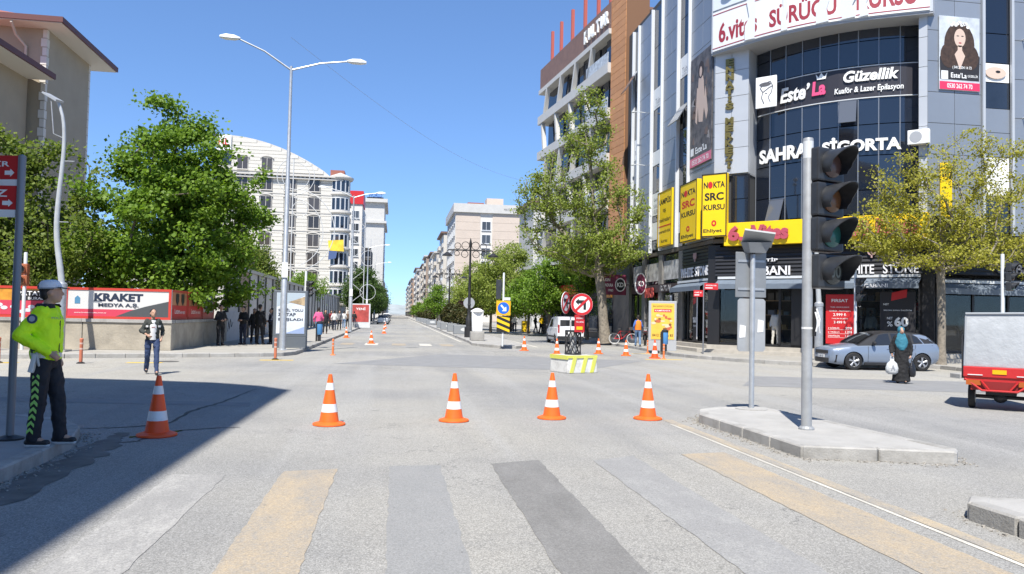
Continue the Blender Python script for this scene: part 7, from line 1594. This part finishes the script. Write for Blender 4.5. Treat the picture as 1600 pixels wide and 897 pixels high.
def car_trim(t, side, S, paint, plate='21 AB 123'):
    L = S['L']; W = S['W']
    # body-coloured rear pillar between window and tailgate, sills and seams
    vs = [side(x,u,.005) for x, u in ((3.39,.02),(3.22,.70),(3.06,.90),(3.34,.98),(3.56,.96),(3.74,.6),(3.9,.02))]
    for sgn in (1,-1): MB().add([V(p.x,p.y*sgn,p.z) for p in vs], [tuple(range(len(vs))) if sgn > 0 else tuple(reversed(range(len(vs))))]).build('rear_pillar', paint, t)
    dk = mat('seam_dark', (.02,.022,.026), .6)
    for s in (-1,1):
        for x in (1.32,2.22,3.06):
            z0, z1 = .30, float(interp(S['belt'],x))-.03; n_ = 6; yb = lambda z: W/2*float(interp(S['plan'],x))*(.985 if z < .4 else 1.0 if z < .7 else .985)+.0025
            mb = MB()
            for i in range(n_): za = z0+(z1-z0)*i/n_; zb_ = z0+(z1-z0)*(i+1)/n_; mb.add([V(x-.006+.03*(za-.5),s*yb(za),za),V(x+.006+.03*(za-.5),s*yb(za),za),V(x+.006+.03*(zb_-.5),s*yb(zb_),zb_),V(x-.006+.03*(zb_-.5),s*yb(zb_),zb_)], [(0,1,2,3)])
            mb.build('door_seam', dk, t)
        for x in (2.02,2.86): MB().cap(V(x,s*(W/2-.004),.79), V(x+.16,s*(W/2-.004),.795), .016, .014, 8).build('door_handle', paint, t)
        MB().box(1.15,2.98,s*W/2-.06,s*W/2-.005,.20,.30).build('sill_trim', BLACKP, t, bevel=.01)
        m_ = MB().ell((0,0,0),(.07,.11,.075),10,8).build('mirror', BLACKP, t, (1.50,s*(W/2+.07),.985)); MB().cyl((1.50,s*(W/2-.1),.93),(1.5,s*(W/2+.03),.96),.025,None,8).build('mirror_arm', BLACKP, t)
        # headlamp and lower intake
        MB().hexa([(.05,s*.46,.61),(.34,s*.80,.63),(.36,s*.78,.63),(.10,s*.46,.61)],[(.075,s*.44,.69),(.40,s*.79,.745),(.42,s*.76,.745),(.13,s*.44,.69)]).build('headlamp', mat('headlamp_glass',(.42,.48,.55),.08,spec=.9), t)
        MB().hexa([(.03,s*.55,.26),(.17,s*.76,.26),(.20,s*.74,.26),(.08,s*.54,.26)],[(.06,s*.62,.50),(.20,s*.80,.54),(.23,s*.78,.54),(.10,s*.60,.50)]).build('lower_intake', BLACKP, t)
        MB().hexa([(3.86,s*.60,.82),(3.94,s*.72,.82),(3.90,s*.74,.82),(3.80,s*.66,.82)],[(3.84,s*.60,.93),(3.90,s*.76,.94),(3.72,s*.82,.95),(3.72,s*.74,.95)]).build('tail_lamp', mat('tail_dark',(.05,.01,.012),.2), t)
    MB().box(-.012,.12,-.52,.52,.56,.70).build('grille', BLACKP, t, bevel=.02); MB().box(-.02,.1,-.55,.55,.24,.42).build('bumper_grille', BLACKP, t, bevel=.02)
    p = MB().box(-.04,-.02,-.26,.26,.42,.53).build('number_plate', WHITE, t); lt = lettering(plate, p, 0, 0, .42, .07, 0, BLACK, .01); lt.rotation_euler = (0,0,R(-90)); lt.location = (-.043,0,.475)
car_trim(t, side, Sx, CARP)
car_loc = t.location.copy()
# white van
VP = mat('van_white', (.70,.71,.72), .35, coat=.4)
VS = dict(L=4.25, W=1.72, wr=.31, wx=(.78,3.42), tumble=.10, glass=TINT, rim=mat('steel_rim',(.3,.31,.32),.4,.5), plan=[(0,.74),(.1,.85),(.4,.95),(.9,1.0),(3.9,1.0),(4.2,.985),(4.25,.97)], belt=[(0,.78),(.08,.84),(.5,.94),(.95,1.02),(1.3,1.04),(4.2,1.06),(4.25,1.04)], sill=[(0,.26),(.4,.2),(3.9,.22),(4.25,.30)], crown=[(0,.03),(.5,.08),(.95,.07),(1.3,.03),(4.25,.02)], roof=[(.90,1.05),(1.2,1.28),(1.55,1.56),(1.9,1.70),(2.3,1.74),(3.8,1.72),(4.1,1.68),(4.18,1.62),(4.23,1.10)], windows=[('f',[(1.35,.06),(1.62,.62),(1.82,.86),(2.42,.86),(2.42,.06)])], screens=[('windscreen',.98,1.5)])
van, side, body = vehicle('delivery_van', 'white delivery van parked along the right kerb beyond the yellow block', 'van', (10.85,50.9,0), R(-91), VP, VS)
for s in (-1,1):
    MB().box(4.205,4.225,s*.05 if s > 0 else -.66,.66 if s > 0 else -.05,1.12,1.52).build('rear_window', TINT, van); MB().box(4.16,4.262,s*.70 if s > 0 else -.80,.80 if s > 0 else -.70,.72,1.22).build('tail_lamp', mat('tail_red',(.30,.02,.02),.25), van)
    MB().ell((1.42,s*.98,1.12),(.07,.10,.10),8,6).build('mirror', BLACKP, van); MB().box(1.2,3.9,s*.862-.012,s*.862+.012,.42,.52).build('side_trim', BLACKP, van)
MB().box(4.12,4.30,-.82,.82,.28,.52).build('rear_bumper', BLACKP, van, bevel=.03); p = MB().box(4.262,4.275,-.26,.26,.66,.77).build('number_plate', WHITE, van); MB().box(4.255,4.264,-.015,.015,.55,1.55).build('door_seam', BLACK, van)
# parked cars, far left
ws, side, body = vehicle('parked_car', 'white car parked nearest on the left side of the street', 'car', (-1.9,123,0), R(-90), mat('white_car_paint',(.66,.67,.68),.3,coat=.6), car_spec()); car_trim(ws, side, car_spec(), mat('white_car_paint',(.66,.67,.68),.3)); ws['group'] = 'cars parked on the left side'
for k, (y, lb) in enumerate(((132,'second white car parked on the left side'),(141,'third car parked on the left side'),(152,'fourth car parked on the left side'),(164,'fifth car parked on the left side'),(178,'sixth car parked on the left side'))):
    copy_tree(ws, (-1.9-.15*(k%2),y,0), R(-90), lb)
vn = copy_tree(van, (-1.6,143,0), R(-90), 'white van parked among the cars on the left side'); vn['group'] = 'vans on the left side'; vn['label'] = 'small distant white van among the parked cars on the left'; vn.location = (-2.2,196,0)
# cargo tricycle
hd_ = R(43); fw = V(math.sin(hd_), math.cos(hd_), 0); rt = V(math.cos(hd_), -math.sin(hd_), 0); c0 = G(1513,637)+rt*.56+fw*.0
tri = thing('cargo_tricycle', 'red cargo tricycle with grey tarpaulin box seen from behind at the right edge', 'tricycle', (c0.x, c0.y, 0), -hd_)
TARP = mat('grey_tarpaulin', (.40,.42,.44), .55, bump=.9, bscale=5, var=.08, vscale=3); TRED = mat('tricycle_red', (.48,.02,.022), .4, coat=.4, var=.08, vscale=4)
mb = MB(); nx = 8; N_ = 7
mb.hexa([(-.64,-.28,.86),(.64,-.28,.86),(.64,1.35,.86),(-.64,1.35,.86)],[(-.60,-.26,1.93),(.60,-.26,1.95),(.60,1.33,1.95),(-.60,1.33,1.93)]); mb.build('tarpaulin_box', TARP, tri, bevel=.035, seg=3, smooth=True)
mb = MB().tube([(-.61,-.285,.88),(-.585,-.275,1.9)], .018, 6).tube([(-.59,-.27,1.945),(.59,-.27,1.965)], .022, 6); mb.build('tarpaulin_seam', mat('seam_grey',(.33,.35,.37),.6), tri)
MB().box(-.665,-.63,-.22,1.3,.62,1.5).build('side_board', mat('dark_side',(.035,.035,.04),.5), tri); MB().box(.63,.665,-.22,1.3,.62,1.0).build('side_board', TRED, tri)
MB().box(-.63,.63,-.33,-.25,.66,.87).build('tailgate', TRED, tri, bevel=.012); MB().box(-.12,.12,-.345,-.331,.735,.82).build('yellow_reflector', mat('amber_reflector',(.85,.42,.01),.3), tri)
for s in (-1,1): 
    MB().box(s*.42-.13,s*.42+.13,-.345,-.332,.70,.715).build('white_line', WHITE, tri); MB().tube([(s*.60,-.30,.62),(s*.30,-.36,.40),(0,-.36,.40)], .022, 8).build('bumper_tube', TRED, tri); MB().tube([(s*.32,-.345,.60),(s*.18,-.36,.42)], .018, 6).build('bumper_stay', TRED, tri)
    MB().box(s*.45-.13,s*.45+.13,-.34,-.30,.50,.60).build('tail_lamp', mat('tail_amber',(.40,.10,.02),.3), tri)
    w_ = MB(); w_.loft([[V(s*.50+d, r_*math.cos(2*math.pi*i/24), .25+r_*math.sin(2*math.pi*i/24)) for i in range(24)] for r_, d in ((.14,-.06),(.23,-.06),(.25,-.03),(.25,.03),(.23,.06),(.14,.06))]); o = w_.build('wheel', RUBBER, tri, (0,.10,0), smooth=True, ang=40)
    MB().cyl((s*.50-.065,0,.25),(s*.50+.065,0,.25),.145,None,18).build('rim', GALV, o)
MB().box(-.62,.62,-.30,1.3,.58,.66).build('chassis', TRED, tri); MB().box(-.50,.50,-.30,-.2,.40,.58).build('rear_frame', mat('dark_red_frame',(.22,.015,.015),.5), tri); MB().cyl((-.46,.10,.25),(.46,.10,.25),.04,None,10).ell((0,.1,.25),(.13,.12,.12),10,8).build('axle', DARKMET, tri); MB().box(-.25,.28,-.1,.5,.30,.42).build('gearbox', BLACKP, tri)
MB().box(-.05,.05,1.3,2.3,.5,.62).build('front_beam', TRED, tri); MB().box(-.25,.25,1.4,1.85,.62,.92).build('seat', BLACKP, tri, bevel=.05); MB().tube([(0,2.3,.25),(0,2.2,.7),(0,2.05,1.05)], .04, 8).tube([(-.35,1.9,1.1),(0,2.05,1.05),(.35,1.9,1.1)], .02, 8).build('fork', DARKMET, tri)
w_ = MB(); w_.loft([[V(d, r_*math.cos(2*math.pi*i/24), .25+r_*math.sin(2*math.pi*i/24)) for i in range(24)] for r_, d in ((.14,-.05),(.25,-.03),(.25,.03),(.14,.05))]); w_.build('front_wheel', RUBBER, tri, (0,2.35,0), smooth=True)
# bicycle against the shops
bk = thing('bicycle', 'red bicycle with white tyres parked beside the plane tree', 'bicycle', (13.55,44.6,.145), R(-25))
WT = mat('white_tyre', (.55,.55,.54), .7)
for x, nm in ((-.55,'rear_wheel'),(.52,'front_wheel')):
    o = MB().tube([(x+.31*math.cos(2*math.pi*i/28),0,.33+.31*math.sin(2*math.pi*i/28)) for i in range(29)], .022, 6).build(nm, WT, bk, smooth=True); sp_ = MB()
    for k in range(9): a = math.pi*k/9; sp_.cyl((x-.3*math.cos(a),0,.33-.3*math.sin(a)),(x+.3*math.cos(a),0,.33+.3*math.sin(a)),.004,None,4)
    sp_.build('spokes', GALV, o)
MB().tube([(-.55,0,.33),(-.1,0,.32),(.38,0,.78),(-.22,0,.78),(-.1,0,.32)], .022, 6).tube([(-.55,0,.33),(-.22,0,.78)], .015, 6).tube([(.52,0,.33),(.38,0,.78),(.34,0,.98)], .02, 6).build('frame', TRED, bk); MB().tube([(.26,-.26,1.0),(.38,-.12,1.02),(.34,0,.99),(.38,.12,1.02),(.26,.26,1.0)], .014, 6).build('handlebar', DARKMET, bk); MB().ell((-.26,0,.90),(.13,.07,.035),10,6).cyl((-.23,0,.78),(-.25,0,.9),.014,None,6).build('saddle', BLACKP, bk); MB().box(.36,.62,-.16,.16,.86,1.04).build('basket', mat('basket_black',(.05,.05,.05),.6), bk); MB().box(-.75,-.35,-.07,.07,.66,.69).build('rack', DARKMET, bk)
# parked motorcycles in the shade of the shops
def moto(label, loc, rz, m):
    t = thing('motorcycle', label, 'motorcycle', loc, rz)
    for x in (-.62,.62):
        w_ = MB(); w_.loft([[V(x+r_*math.cos(2*math.pi*i/20), d, .29+r_*math.sin(2*math.pi*i/20)) for i in range(20)] for r_, d in ((.18,-.05),(.29,-.03),(.29,.03),(.18,.05))]); w_.build('wheel', RUBBER, t, smooth=True)
    MB().ell((.1,0,.72),(.28,.14,.14),10,8).build('tank', m, t, smooth=True); MB().ell((-.4,0,.76),(.36,.13,.07),10,8).build('seat', BLACKP, t, smooth=True); MB().box(-.25,.3,-.13,.13,.3,.6).build('engine', DARKMET, t, bevel=.03); MB().tube([(.62,0,.29),(.42,0,.9),(.36,0,1.0)], .03, 6).tube([(.25,-.34,1.05),(.36,0,1.02),(.25,.34,1.05)], .014, 6).build('fork', GALV, t); MB().tube([(-.62,0,.29),(-.2,0,.4),(.1,0,.58)], .035, 6).build('swingarm', DARKMET, t); MB().ell((.47,0,.88),(.08,.09,.09),8,6).build('headlamp', PALEGREY, t); return t
moto('black motorcycle parked right of the man in the orange vest', (14.4,41.2,.145), R(60), BLACKP); moto('dark red motorcycle parked left of the man in the orange vest', (14.5,43.4,.145), R(70), mat('dark_red_tank',(.2,.02,.02),.35))
for s_ in list(bpy.data.scenes):
    if s_.name == 'bake': bpy.data.scenes.remove(s_)
